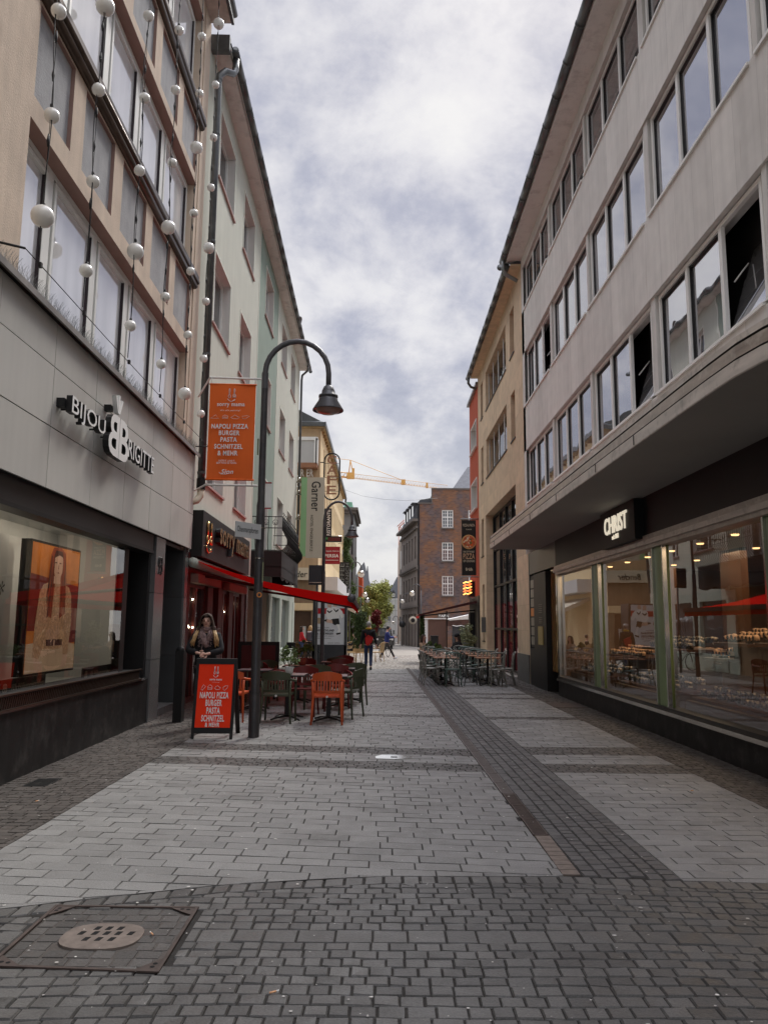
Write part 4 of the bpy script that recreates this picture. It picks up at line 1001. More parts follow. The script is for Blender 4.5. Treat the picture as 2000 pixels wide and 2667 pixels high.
m_.quad((fx, YA, fz), (fx, YB, fz), (fx, YB, fz - .22), (fx, YA, fz - .22), 0)
t.part('fabric', m_, ['awning_cloth'])
m_ = MB(); m_.box(fx - .05, fx + .04, YA - .03, YB, fz - .10, fz + .02, 0); m_.lathe([(0, -.02), (.085, -.02), (.085, .03), (0, .03)], (fx, YA - .05, fz - .04), 12, 1, ax='y'); t.part('front_bar', m_, ['awning_dark', 'lamp_grey'])
for yy, el in ((16.2, 17.6), (22.6, 21.2)):
    m_ = MB(); m_.tube([(.1, yy, 2.6), (1.6, el, 2.36), (fx, yy - (.5 if yy < 20 else -.5), fz - .08)], .035, 6); t.part('arm', m_, ['awning_dark'])

# projecting banner
t = Thing('hanging_banner', 'orange banner with white NAPOLI PIZZA menu words on two poles beside the downpipe', 'banner', (-2.6, 12.7, 4.0))
m_ = MB()
nn = 8
for i in range(nn):
    for j in range(10):
        f2 = lambda u, v: (-2.99 + .785 * u, 12.7 + .012 * math.sin(u * 5 + v * 3), 4.01 + 1.64 * v)
        m_.quad(f2(i / nn, j / 10), f2((i + 1) / nn, j / 10), f2((i + 1) / nn, (j + 1) / 10), f2(i / nn, (j + 1) / 10), 0, .5)
m_.tube([(-3.0, 12.7, 5.66), (-2.19, 12.7, 5.65)], .014, 6, 0); m_.tube([(-3.0, 12.7, 4.0), (-2.19, 12.7, 3.995)], .018, 6, 0)
t.part('cloth', m_, ['banner'])
m_ = MB(); m_.tube([(-3.6, 14.4, 5.95), (-3.0, 12.72, 5.78), (-2.12, 12.72, 5.76)], .018, 8, 0); m_.tube([(-3.6, 14.4, 4.1), (-3.0, 12.72, 3.91), (-2.13, 12.72, 3.90)], .018, 8)
for xx in (-2.97, -2.22): m_.tube([(xx, 12.71, 5.78), (xx, 12.71, 5.66)], .006, 5); m_.tube([(xx, 12.71, 4.0), (xx, 12.71, 3.91)], .006, 5)
t.part('pole', m_, ['reveal_white'])
m_ = MB(); yb = 12.675
for txt, x0, w_, z0, h_, bd in (('sorry mama', -2.85, .47, 5.24, .075, .02), ("it's sO yummy!", -2.79, .34, 5.17, .035, 0), ('NAPOLI PIZZA', -2.93, .62, 4.87, .085, .03), ('BURGER', -2.80, .35, 4.755, .085, .03), ('PASTA', -2.77, .28, 4.64, .085, .03), ('SCHNITZEL', -2.87, .48, 4.52, .085, .03), ('& MEHR', -2.81, .34, 4.405, .085, .03), ('TASTE IT. LOVE IT.', -2.79, .28, 4.30, .03, .01), ('BEST FOOD IN TOWN.', -2.82, .34, 4.262, .03, .01), ('Sion', -2.74, .21, 4.09, .08, .015)):
    text_into(m_, txt, (x0, yb, z0), (1, 0, 0), (0, 0, 1), w_, h_, .003, 0, bold=bd, ital=.3 if txt == 'Sion' else 0)
spoon_fork(m_, lambda u, v: (-2.70 + u * .19, yb, 5.34 + v * .24), 1, 0, .0045)
t.part('printing', m_, ['white_text'])
m_ = MB(); ic = lambda pts: m_.tube([(x, yb, z) for x, z in pts], .003, 4, 0)
ic([(-2.95, 5.05), (-2.87, 5.11), (-2.81, 5.05), (-2.95, 5.05)]); ic([(-2.75, 5.05), (-2.75, 5.09), (-2.71, 5.11), (-2.66, 5.09), (-2.66, 5.05), (-2.75, 5.05)]); ic([(-2.75, 5.07), (-2.66, 5.07)]); ic([(-2.61, 5.065), (-2.54, 5.11), (-2.46, 5.065), (-2.50, 5.045), (-2.57, 5.045), (-2.61, 5.065)]); ic([(-2.41, 5.05), (-2.42, 5.09), (-2.34, 5.10), (-2.29, 5.09), (-2.36, 5.045), (-2.41, 5.05)])
m_.tube([(-2.77, yb, 4.12), (-2.74, yb, 4.085), (-2.66, yb, 4.085), (-2.60, yb, 4.10)], .004, 4)
t.part('food_icons', m_, ['white_text'])
# ================================================================ building D (right, grey panels over the jeweller)
XR = 4.15
t = Thing('panel_building', 'pale grey panelled building on the right with three ribbon window rows and a long canopy', 'building', (XR, 10, 0))
Y0, Y1 = -6.0, 22.32
rows = [(5.16, 6.62), (8.07, 9.63), (11.04, 12.32)]
bays = [(18.74, 21.95), (15.20, 18.42), (11.62, 14.93), (8.04, 11.30), (4.55, 7.80), (1.05, 4.3), (-2.4, .85)]
wl = MB()
for z0, z1 in ((4.0, 5.10), (6.70, 8.05), (9.70, 11.02), (12.38, 12.78)): holed(wl, XR, Y0, Y1, z0, z1, [], 0, flip=True)
holed(wl, XR, 21.98, Y1, 5.1, 12.4, [], 0, flip=True)
holed(wl, XR, Y0, -2.5, 5.1, 12.4, [], 0, flip=True)
wl.box(XR + .45, XR + .5, Y0, Y1, 4, 12.8, 1); wl.box(XR + .5, 14, Y0, Y1, 3.7, 12.8, 1)
wl.quad((XR, Y1, 3.6), (14, Y1, 3.6), (14, Y1, 12.8), (XR, Y1, 12.8), 0)
for z0, z1 in rows:
    for a, b in ((XR + 0, XR + .18),): wl.quad((XR, Y0, z1 + .08), (XR + .3, Y0, z1 + .08), (XR + .3, Y1, z1 + .08), (XR, Y1, z1 + .08), 2); wl.quad((XR, Y0, z0 - .02), (XR, Y1, z0 - .02), (XR + .3, Y1, z0 - .02), (XR + .3, Y0, z0 - .02), 2)
wl.box(XR + .001, XR + .02, Y0, Y1, 4.6, 5.09, 3)
t.part('wall', wl, ['concrete', 'black', 'concrete_plain', 'concrete_pink'])
OPEN = {(0, 2, 2), (0, 3, 2), (1, 0, 2), (0, 4, 1)}
for ri, (z0, z1) in enumerate(rows):
    for bi, (a, b) in enumerate(bays):
        pm = MB(); nxt = bays[bi + 1][1] if bi + 1 < len(bays) else -2.5
        pm.box(XR + .03, XR + .3, nxt + .03, a - .10, z0 - .02, z1 + .08, 0); pm.box(XR + .10, XR + .3, a - .10, a, z0, z1 + .08, 0)
        t.part('pilaster', pm, ['concrete_plain'])
        fr = MB(); w_ = (b - a) / 3; xg = XR + .13
        fr.box(XR - .03, XR + .28, a - .06, b + .03, z0 - .06, z0 - .02, 0)
        frame_bars(fr, XR + .10, a, b, z0, z1 + .06, fw=.06, ft=.05, mull=[a + w_, a + 2 * w_], mi=0, mw=.085)
        for k in range(3):
            pa, pb = b - (k + 1) * w_ + .05, b - k * w_ - .05
            if (ri, bi, k) in OPEN: continue
            for zz0, zz1, aa, bb in ((z0 + .06, z1, pb - .012, pb + .01), (z1 - .03, z1, pa, pb)): fr.box(XR + .105, XR + .127, aa, bb, zz0, zz1, 1)
        fo = t.part('window', fr, ['white_frame', 'black'])
        for k in range(3):
            pa, pb = b - (k + 1) * w_ + .04, b - k * w_ - .04; pn = MB(); op = (ri, bi, k) in OPEN
            dxx = .42 if op else random.uniform(-.004, .004)
            pn.quad((xg, pa, z0 + .05), (xg + dxx, pa, z1), (xg + dxx, pb, z1), (xg, pb, z0 + .05), 0)
            if op:
                pn.box(xg + .0, xg + .05, pa, pb, z0 + .02, z0 + .06, 1)
                for yy in (pa, pb - .04): pn.prism([(xg, yy, z0 + .03), (xg, yy + .04, z0 + .03), (xg + dxx, yy + .04, z1 + .02), (xg + dxx, yy, z1 + .02)], (.045, 0, 0), 1)
                pn.tube([(xg + .05, pb - .06, z0 + .7), (xg + .24, pb - .06, z0 + .95)], .01, 5, 2)
            t.part('pane', pn, ['glass_sky', 'black', 'white_frame'], parent=fo)
            if ri == 2:
                bl = MB(); bl.quad((xg + .03, pa, z0 + .35), (xg + .03, pa, z1), (xg + .03, pb, z1), (xg + .03, pb, z0 + .35))
ev = MB(); ev.box(XR - .40, XR + .1, Y0, Y1 + .25, 12.76, 12.80, 0); ev.box(XR - .44, XR - .38, Y0, Y1 + .25, 12.74, 12.90, 0)
ev.prism([(XR - .40, Y0, 12.81), (XR + 6, Y0, 15.6), (14, Y0, 15.6), (14, Y0, 12.81)], (0, Y1 - Y0 + .2, 0), 1)
t.part('eaves', ev, ['soffit', 'roof_slate'])
gt = MB(); y = Y0
while y < Y1 + .2: gt.tube([(XR - .53, y, 12.86), (XR - .53, min(y + .98, Y1 + .3), 12.86)], .095, 12); gt.tube([(XR - .53, y + .96, 12.86), (XR - .53, y + 1.0, 12.86)], .103, 12); y += 1.0
t.part('gutter', gt, ['zinc'])
gt = MB(); gt.tube([(XR - .53, 22.35, 12.8), (XR - .53, 22.4, 12.5), (XR - .45, 22.45, 12.38), (XR - .1, 22.42, 12.15)], .06, 10); t.part('downpipe', gt, ['zinc_light'])
# canopy
CP = [(2.87, 20.65), (2.87, 14), (2.87, 9), (2.87, 7.2), (2.875, 6.6), (2.89, 6.1), (2.94, 5.75), (3.05, 5.35), (3.25, 4.95), (3.55, 4.62), (3.95, 4.4), (4.4, 4.3)]
def off(pts, d):
    r = []
    for i, p in enumerate(pts):
        a = Vector(pts[max(i - 1, 0)]); b = Vector(pts[min(i + 1, len(pts) - 1)]); tt = (b - a).normalized(); n_ = Vector((tt.y, -tt.x)) * -1
        q = Vector(p) + n_ * d; r.append((q.x, q.y))
    return r
cn = MB()
prof = [(.0, 3.65), (-.008, 3.66), (-.008, 3.785), (.035, 3.79), (.035, 3.805), (.008, 3.81), (.008, 3.915), (.05, 3.92), (.05, 3.94), (.02, 3.945), (.02, 4.0), (.28, 4.06)]
lines = [[(x, y, z) for x, y in off(CP, d)] for d, z in prof]
for i in range(len(prof) - 1):
    for k in range(len(CP) - 1):
        cn.quad(lines[i][k], lines[i + 1][k], lines[i + 1][k + 1], lines[i][k + 1], (0, 0, 0, 2, 2, 1, 1, 2, 2, 0, 3)[i], .5)
for k in range(len(CP) - 1):
    p, q = lines[-1][k], lines[-1][k + 1]; cn.quad(p, (XR + .1, p[1], 4.62), (XR + .1, q[1], 4.62), q, 3, .5)
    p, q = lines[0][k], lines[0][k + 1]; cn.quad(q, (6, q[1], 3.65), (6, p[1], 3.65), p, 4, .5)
cn.prism([(2.87, 20.65, 3.65), (XR, 20.65, 3.65), (XR, 20.65, 4.6), (3.1, 20.65, 4.06), (2.87, 20.65, 4.0)], (0, .01, 0), 1)
for k in range(0): pass
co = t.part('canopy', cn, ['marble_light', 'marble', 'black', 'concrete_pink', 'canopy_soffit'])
for y in (19.8, 17.4, 14.9, 12.6, 10.2, 8.6): cl_ = MB(); cl_.box(2.854, 2.864, y, y + .012, 3.67, 3.78); t.part('canopy_joint', cl_, ['black'], parent=co)
# ground floor
sh = MB()
sh.box(XR - .02, XR + .3, 4.3, 18.45, 3.03, 3.66, 0); sh.box(XR - .05, XR + .2, 4.3, 18.5, 2.95, 3.03, 1); sh.box(XR - .07, XR + .2, 4.3, 18.52, 2.88, 2.95, 2); sh.box(XR - .03, XR + .2, 4.3, 18.48, 2.82, 2.88, 1)
t.part('shop_fascia', sh, ['black_metal', 'marble', 'marble_light'])
pl = MB(); pl.box(XR - .0, XR + .3, -6, 18.45, -.3, .34, 0); pl.box(XR - .05, XR + .25, -6, 18.47, .345, .40, 1); pl.box(XR - .02, XR + .2, -6, 18.45, .40, .45, 2)
t.part('plinth', pl, ['plinth_black', 'chrome', 'black'])
for i, (a, b) in enumerate(((14.87, 15.38), (11.42, 11.90), (7.85, 8.38), (18.36, 18.5))):
    p = MB(); p.box(XR + .04, XR + .12, a + .03, b - .03, .45, 2.82, 0 if b - a > .3 else 1); p.box(XR + .0, XR + .06, a, a + .035, .45, 2.82, 1); p.box(XR, XR + .06, b - .035, b, .45, 2.82, 1); t.part('window_post', p, ['green_panel', 'chrome'])
for a, b in ((15.38, 18.36), (11.90, 14.87), (8.38, 11.42), (4.6, 7.85)):
    p = MB(); p.quad((XR + .08, b, .45), (XR + .08, a, .45), (XR + .08, a, 2.82), (XR + .08, b, 2.82)); t.part('shop_pane', p, ['shop_glass_bright'])
it = MB(); it.box(XR + .1, 10.5, 2, 18.5, .3, .36, 1); it.box(XR + .1, 10.5, 2, 18.5, 2.95, 3.0, 2); it.box(10.4, 10.5, 2, 18.5, .3, 3, 0); it.box(XR + .1, 10.5, 18.4, 18.46, .3, 3, 0); it.box(XR + .1, 10.5, 2, 2.06, .3, 3, 0)
for (x, a, b, z1) in ((6.2, 16.6, 17.6, 2.9), (6.0, 12.9, 13.7, 2.95), (7.2, 9.6, 10.6, 2.95), (6.2, 6.4, 7.2, 2.95)): it.box(x, x + .12, a, b, .36, z1, 2 if int(a) % 2 else 3)
t.part('shop_interior', it, ['shop_brown', 'shop_floor', 'shop_cream', 'wood_dark'])
for k in range(22):
    l_ = MB(); yy = 17.9 - .62 * k; xx = 5.1 if k % 2 else 6.3; l_.lathe([(0, 2.93), (.05, 2.93), (.06, 2.95)], (xx, yy, 0), 12, 0); t.part('ceiling_spot', l_, ['lamp_warm'])
for i, yy in enumerate((16.4, 12.8, 9.4, 6.0)):
    l_ = bpy.data.lights.new('shop_light', 'AREA'); l_.energy = 22; l_.color = (1, .70, .42); l_.size = 2.2; l_.size_y = 1.6; l_.shape = 'RECTANGLE'
    o_ = bpy.data.objects.new('shop_light', l_); C.objects.link(o_); o_.location = (5.8, yy, 2.9)
# entrance beyond the shop
en = MB()
en.box(XR - .03, XR + .25, 19.6, 21.15, -.1, 3.0, 0); en.box(XR + .3, XR + 1.2, 18.5, 22.0, -.1, 3.66, 1); en.box(XR, XR + .3, 21.15, 21.9, -.1, 1.0, 0); en.box(XR, XR + .3, 21.88, 21.96, -.1, 3.66, 1)
en.box(XR, XR + .2, 18.5, 22.0, 3.05, 3.66, 1)
t.part('entrance_panel', en, ['black', 'dark_panel'])
en = MB(); en.box(XR + .02, XR + .12, 21.2, 21.85, 1.02, 3.0, 0)
for k in range(7): en.box(XR + .005, XR + .02, 21.28, 21.78, 1.1 + .26 * k, 1.32 + .26 * k, 1 if k not in (3,) else 2)
t.part('notice_case', en, ['black_metal', 'intercom', 'orange_spot'])
en = MB(); en.box(XR + .1, XR + .12, 18.52, 19.55, .5, 3.02, 0); t.part('side_pane', en, ['glass_amber'])
en = MB(); en.box(XR - .05, XR - .03, 19.95, 20.55, 1.13, 1.60, 0)
for r_ in range(5):
    for c_ in range(4): en.box(XR - .04, XR - .03, 20.05 + c_ * .12, 20.12 + c_ * .12, 1.95 + .05 * r_ - .0, 1.975 + .05 * r_, 1)
for r_ in range(4):
    for c_ in range(4): en.box(XR - .04, XR - .03, 20.05 + c_ * .11, 20.11 + c_ * .11, 1.68 + .045 * r_, 1.70 + .045 * r_, 1)
t.part('intercom', en, ['brass_plate', 'intercom'])

t = Thing('jeweller_sign', 'black box sign with cream letters CHRIST on the dark fascia under the canopy', 'shop sign', (4.05, 13, 3.0))
m_ = MB(); m_.box(3.98, XR - .02, 12.1, 14.0, 2.99, 3.63, 0); t.part('sign_box', m_, ['black_metal'])
m_ = MB(); text_into(m_, 'CHRIST', (3.975, 13.70, 3.21), (0, -1, 0), (0, 0, 1), 1.26, .30, .02, 0, bold=.008); text_into(m_, 'seit 1863', (3.975, 13.28, 3.10), (0, -1, 0), (0, 0, 1), .36, .085, .012, 0, bold=.01); t.part('lettering', m_, ['sign_cream'])

# jewellery displays behind the glass
def watch(mb, x, y, z, s=1., m=0):
    mb.lathe([(0, 0), (.035 * s, 0), (.042 * s, .02 * s), (.036 * s, .055 * s), (.0, .06 * s)], (x, y, z), 7, m, ax='x')
    mb.lathe([(.026 * s, -.006), (.026 * s, .0), (0, .0)], (x - .002, y, z), 8, 2, ax='x')
    mb.box(x - .0, x + .05 * s, y - .03 * s, y + .03 * s, z - .05 * s, z - .02 * s, 1)
disp = [('g', 5.4, 12.0, 14.6, 1.05, 'long dark counter with small boxes deep in the middle window', 1), ('h', 5.6, 8.6, 11.2, 1.0, 'long counter of ring stands deep in the nearest large window', 1), ('i', 5.2, 15.6, 17.9, 1.0, 'high shelf of bracelet stands in the farthest window', 1), ('j', 4.55, 5.0, 7.7, .62, 'low tray of watches at the right edge of the picture', 0), ('counter_low', 4.55, 8.6, 11.3, .62, 'sloping tray of steel watches low in the nearest large window', 0), ('a', 4.75, 8.5, 9.7, 1.42, 'raised black tray crowded with tan ring stands in the nearest window', 1), ('b', 4.75, 9.9, 10.9, 1.40, 'second raised tray of tan ring stands, further along the nearest window', 1),
        ('c', 4.55, 12.1, 14.7, .62, 'low row of watches on pads in the middle shop window', 0), ('d', 4.9, 12.4, 14.4, 1.25, 'dark shelf with bracelets in the middle shop window', 0), ('e', 4.55, 15.6, 18.1, .62, 'row of dark watch holders low in the farthest shop window', 0), ('f', 4.75, 10.6, 11.3, 1.18, 'small dark shelf of rings beside the green post', 1)]
for nm, x, a, b, z, lb, kd in disp:
    t = Thing('jewellery_tray', lb, 'display tray', (x, (a + b) / 2, z), group='jewellery trays in the shop windows')
    m_ = MB(); m_.box(x - .12, x + .75, a, b, z - .04, z, 0)
    if z < 1: m_.box(x - .2, x + 1.0, a, b, .36, z - .045, 1)
    else: m_.box(x + .1, x + .6, a + .1, b - .1, .36, z - .05, 1)
    t.part('tray', m_, ['wood_dark', 'shop_floor'])
    for rr in range(3):
        y = a + .08
        while y < b - .05:
            m_ = MB(); q = random.choice([0, 0, 1]) if not kd else 0; watch(m_, x + rr * .2, y, z + .06 + rr * .045 + random.uniform(0, .02), random.uniform(.85, 1.3), 0)
            t.part('watch_stand' if not kd else 'ring_stand', m_, [['watch_metal', 'watch_dark'][q] if not kd else 'watch_tan', 'note_white' if random.random() < .07 else 'watch_dark', 'watch_dark'])
            y += random.uniform(.11, .19) if z < 1 else random.uniform(.09, .13)

# ================================================================ building E (sandstone) and F (red)
t = Thing('stone_building', 'tan travertine building with slit windows beyond the grey panelled building', 'building', (XR, 27, 0))
EA, EB = 22.33, 33.2
sl = [(23.74, 24.56), (31.55, 32.25)]; big_ = (25.42, 30.6)
H_ = [(a, b, z0, z1) for a, b in sl for z0, z1 in ((7.55, 9.12), (10.38, 11.95))] + [(big_[0], big_[1], 7.53, 9.12), (big_[0], big_[1], 10.34, 11.95)] + [(31.65, 32.35, 4.47, 6.05), (23.9, 31.0, -.3, 6.05), (31.6, 32.25, 1.0, 3.3)]
wl = MB(); holed(wl, XR, EA, EB, -.3, 12.62, H_, 0, flip=True); wl.box(XR + .5, 14, EA + .01, EB, -.3, 12.6, 1)
wl.quad((XR, EB, -.5), (XR, EB, 12.6), (14, EB, 12.6), (14, EB, -.5), 0)
for h in H_:
    d = .34 if h[1] - h[0] > 6 else .26
    reveal(wl, XR, d, *h, mi=0)
wl.box(XR + .001, XR + .3, 22.0, 22.33, -.3, 3.66, 0)
t.part('wall', wl, ['travertine', 'black'])
m_ = MB(); m_.box(XR - .035, XR + .3, 22.02, 23.89, -.2, .80, 0); t.part('plinth', m_, ['granite_base'])
for h in H_:
    w_ = h[1] - h[0]; fr = MB()
    if w_ > 6:
        frame_bars(fr, XR + .33, *h[:2], 0.05, 6.0, fw=.07, ft=.08, mull=[25.1, 26.5, 27.9, 29.3], trans=[1.5, 3.15, 4.6], mw=.09); fo = t.part('shop_glazing', fr, ['black_metal'])
        pn = MB(); pn.quad((XR + .35, h[1], 2.45), (XR + .35, h[0], 2.45), (XR + .35, h[0], 6.0), (XR + .35, h[1], 6.0)); t.part('pane', pn, ['glass_dark'], parent=fo)
        pn = MB(); pn.quad((XR + .351, h[1], 0), (XR + .351, h[0], 0), (XR + .351, h[0], 2.45), (XR + .351, h[1], 2.45)); t.part('pane', pn, ['glass_redroom'] if 'glass_redroom' in MATS else [glassmat('glass_redroom', (.20, .028, .035), 1.7).name and 'glass_redroom'], parent=fo)
    elif w_ > 3:
        n_ = 4; bw = w_ / n_
        for k in range(0, n_ + 1): fr.box(XR + .12, XR + .145, h[0] + k * bw - .03, h[0] + k * bw + .03, h[2], h[3], 0)
        fr.box(XR - .03, XR + .2, h[0] - .04, h[1] + .04, h[2] - .04, h[2], 1)
        fo = t.part('window', fr, ['white_frame', 'black_metal'])
        pn = MB(); pn.quad((XR + .25, h[1], h[2]), (XR + .25, h[0], h[2]), (XR + .25, h[0], h[3]), (XR + .25, h[1], h[3])); t.part('pane', pn, ['glass_black'], parent=fo)
    else:
        fr.box(XR - .03, XR + .2, h[0] - .03, h[1] + .03, h[2] - .04, h[2], 0); fo = t.part('window', fr, ['black_metal'])
        pn = MB(); pn.quad((XR + .24, h[1], h[2]), (XR + .24, h[0], h[2]), (XR + .24, h[0], h[3]), (XR + .24, h[1], h[3])); t.part('pane', pn, ['glass_black'], parent=fo)
ev = MB(); ev.box(XR - .32, XR + .2, EA, EB + .1, 12.60, 12.66, 0); ev.prism([(XR - .32, EA, 12.67), (XR + 6, EA, 15.5), (14, EA, 15.5), (14, EA, 12.67)], (0, EB - EA + .1, 0), 1); t.part('eaves', ev, ['ochre_soffit' if False else 'travertine', 'roof_slate'])
gt = MB(); y = EA + .1
while y < EB + .1: gt.tube([(XR - .42, y, 12.64), (XR - .42, y + .98, 12.64)], .095, 12); gt.tube([(XR - .42, y + .96, 12.64), (XR - .42, y + 1., 12.64)], .102, 12); y += 1.0
t.part('gutter', gt, ['zinc']); gt = MB(); gt.tube([(XR - .42, EB - .1, 12.6), (XR - .42, EB, 12.35), (XR - .3, EB + .05, 12.2), (XR - .05, EB + .02, 12.1)], .06, 8); t.part('downpipe', gt, ['zinc'])
single('letter_box', MB().box(XR - .16, XR - .01, 31.25, 31.5, 1.35, 1.95).box(XR - .165, XR - .16, 31.28, 31.47, 1.8, 1.84, 1), ['granite_base', 'black'], 'grey letter box fixed to the far stone pier', 'letter box', (XR - .08, 31.4, 1.4))

t = Thing('red_house', 'narrow brick red house with white framed windows at the end of the right side', 'building', (XR, 35, 0))
FA, FB = EB + .02, 36.75
H_ = [(33.95, 36.1, 9.68, 10.88), (33.95, 36.1, 6.87, 8.17)]
wl = MB(); holed(wl, XR + .02, FA, FB, 2.9, 12.3, H_, 0, flip=True); wl.quad((XR + .02, FB, -.5), (XR + .02, FB, 12.3), (14, FB, 12.3), (14, FB, -.5), 0); wl.box(XR + .5, 14, FA, FB - .02, 0, 12.3, 1)
wl.box(XR - .1, XR + .6, FA - .05, FB + .15, 12.3, 12.42, 2)
t.part('wall', wl, ['red_wall', 'black', 'zinc_light'])
for h in H_:
    fr = MB(); reveal(fr, XR + .02, .32, *h, mi=0); fr.box(XR - .005, XR + .02, h[0] - .06, h[0], h[2], h[3] + .06, 0); fr.box(XR - .005, XR + .02, h[1], h[1] + .06, h[2], h[3] + .06, 0); fr.box(XR - .005, XR + .02, h[0], h[1], h[3], h[3] + .06, 0); fr.box(XR - .08, XR + .1, h[0] - .08, h[1] + .08, h[2] - .06, h[2], 0)
    frame_bars(fr, XR + .31, *h, fw=.09, ft=.06, mull=[(h[0] + h[1]) / 2]); fo = t.part('window', fr, ['reveal_white'])
    pn = MB(); pn.quad((XR + .33, h[1], h[2]), (XR + .33, h[0], h[2]), (XR + .33, h[0], h[3]), (XR + .33, h[1], h[3])); t.part('pane', pn, ['glass_dark'], parent=fo)
m_ = MB(); m_.box(XR - .05, XR + .3, FA, FB - .05, -.3, 2.9); m_.box(XR - .25, XR, 34.8, 35.4, -.3, 2.2); t.part('restaurant_front', m_, ['black'])

t = Thing('pizza_banner', 'tall black banner with a round pizza picture hanging from the red house', 'banner', (3.6, 33.5, 3.8))
bx0, bx1, bz0, bz1, by = 3.43, 4.06, 3.78, 6.22, 33.6
m_ = MB(); m_.box(bx0, bx1, by, by + .02, bz0, bz1, 0); t.part('cloth', m_, ['black'])
m_ = MB(); m_.tube([(bx0 - .05, by, bz1 + .05), (4.4, by, bz1 + .05)], .03, 6); m_.tube([(bx0 - .05, by, bz0 - .06), (4.4, by, bz0 - .06)], .025, 6); t.part('pole', m_, ['zinc_light'])
m_ = MB(); cx, cz = 3.745, 5.25; yy = by - .004
m_.lathe([(0, -.006), (.30, -.006), (.32, 0)], (cx, yy, cz), 24, 0, ax='y'); m_.lathe([(0, -.010), (.27, -.010)], (cx, yy, cz), 24, 1, ax='y')
for k in range(26): a = random.random() * 6.28; r_ = .24 * random.random() ** .5; s_ = random.uniform(.02, .05); m_.lathe([(0, -.013 - k * .0001), (s_, -.013 - k * .0001)], (cx + r_ * math.cos(a), yy, cz + r_ * math.sin(a)), 7, random.choice([2, 3, 4]), ax='y')
t.part('pizza_picture', m_, ['pizza_crust', 'pizza_sauce', 'pizza_cheese', 'leaf_green', 'banner'])
m_ = MB(); T = lambda s, z, h, w, mi=0, b=.02, it=0: text_into(m_, s, (cx - w / 2, yy, z), (1, 0, 0), (0, 0, 1), w, h, .002, mi, bold=b, ital=it)
T('PIZZA & PASTA', 5.93, .12, .52); T('Lucca', 5.78, .07, .24, 0, 0, .3); T('ONE OF THE BEST', 4.78, .08, .50); T('PIZZA', 4.50, .24, .50, 1, .01); T('OF COLOGNE', 4.36, .10, .50); T('früh', 3.98, .14, .30, 0, .03)
t.part('printing', m_, ['cream', 'watch_tan'])
t = Thing('neon_sign', 'glowing orange and yellow zigzag neon sign on the red house below the pizza banner', 'neon sign', (3.9, 35, 3.2))
m_ = MB(); m_.box(XR - .3, XR + .0, 34.9, 35.0, 2.9, 3.6); t.part('bracket_plate', m_, ['black'])
m_ = MB()
for k in range(5): z = 3.02 + k * .13; m_.tube([(3.62, 34.88, z - .03), (3.74, 34.88, z + .03), (3.82, 34.88, z), (4.0, 34.88, z + .08)], .026, 6, k % 2)
m_.tube([(3.88, 34.86, 3.0), (3.93, 34.86, 3.3), (3.88, 34.86, 3.6)], .022, 6, 1); m_.tube([(3.7, 34.86, 3.05), (3.7, 34.86, 3.5)], .022, 6, 1)
t.part('neon_tube', m_, ['neon_yellow', 'neon_red'])
single('wall_lettering', text_into(MB(), 'Lucca', (XR - .0, 36.4, 2.62), (0, -1, 0), (0, 0, 1), 2.0, .28, .05, 0, bold=.03), 'letter_white', 'small white script letters low on the red house wall', 'lettering', (XR, 35.4, 2.6))
t = Thing('dark_awning', 'sloping dark red awning reaching out from the red house', 'awning', (3.0, 36, 2.2))
m_ = MB()
m_.quad((XR, 33.9, 2.72), (1.63, 35.0, 2.10), (1.63, 38.2, 2.10), (XR, 38.2, 2.72), 0); m_.quad((XR, 33.9, 2.70), (1.63, 35.0, 2.08), (1.63, 38.2, 2.08), (XR, 38.2, 2.70), 1)
m_.quad((1.63, 35.0, 2.10), (1.63, 38.2, 2.10), (1.63, 38.2, 1.93), (1.63, 35.0, 1.93), 0); m_.quad((XR, 33.9, 2.72), (1.63, 35.0, 2.10), (1.63, 35.0, 2.02), (XR, 33.9, 2.60), 1)
t.part('fabric', m_, ['awning_red', 'awning_dark'])
m_ = MB(); m_.tube([(1.66, 35.0, 2.07), (1.66, 38.2, 2.07)], .05, 6, 1); m_.tube([(XR, 34.6, 2.3), (2.9, 35.3, 2.16), (1.7, 35.1, 2.02)], .03, 5); t.part('frame', m_, ['black', 'red_post'])
m_ = MB(); m_.tube([(3.0, 36.5, gz(36) - .05), (3.0, 36.5, 2.3)], .03, 6); t.part('post', m_, ['black'])
# ================================================================ background left: building C (corner cafe with hotel), J with ivy
t = Thing('corner_building', 'ochre corner building with deep brown eaves, bay window and tall yellow window strips', 'building', (-3.5, 50, gz(50)))
GC = gz(45); x0, YF, YE = -3.50, 41.2, 65.
wl = MB()
hf = [(-4.95, -3.72, 10.25, 11.62), (-6.6, -5.4, 10.25, 11.62), (-5.9, -4.2, 6.4, 8.2), (-8.4, -6.9, 6.4, 8.2), (-4.9, -3.75, GC, 2.3), (-7.5, -5.4, GC, 2.3)]
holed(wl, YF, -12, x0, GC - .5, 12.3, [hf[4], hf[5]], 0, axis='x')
rows_ = [(5.6, 7.4), (8.1, 9.8), (10.3, 11.7)]
strips = [(a, a + .7) for a in [43.5 + 1.35 * k for k in range(18)]]
hs_ = [(a, b, z0, z1) for a, b in strips for z0, z1 in rows_]
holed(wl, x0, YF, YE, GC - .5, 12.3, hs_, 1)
wl.quad((x0, YE, -2), (-12, YE, -2), (-12, YE, 12.3), (x0, YE, 12.3), 0); wl.box(-12, x0 - .3, YF + .1, YE - .1, 2.6, 12.3, 2); wl.box(-12, -5, YF + 1.5, YE - .1, -1, 3, 2)
t.part('wall', wl, ['ochre_wall', 'yellow_wall', 'black'])
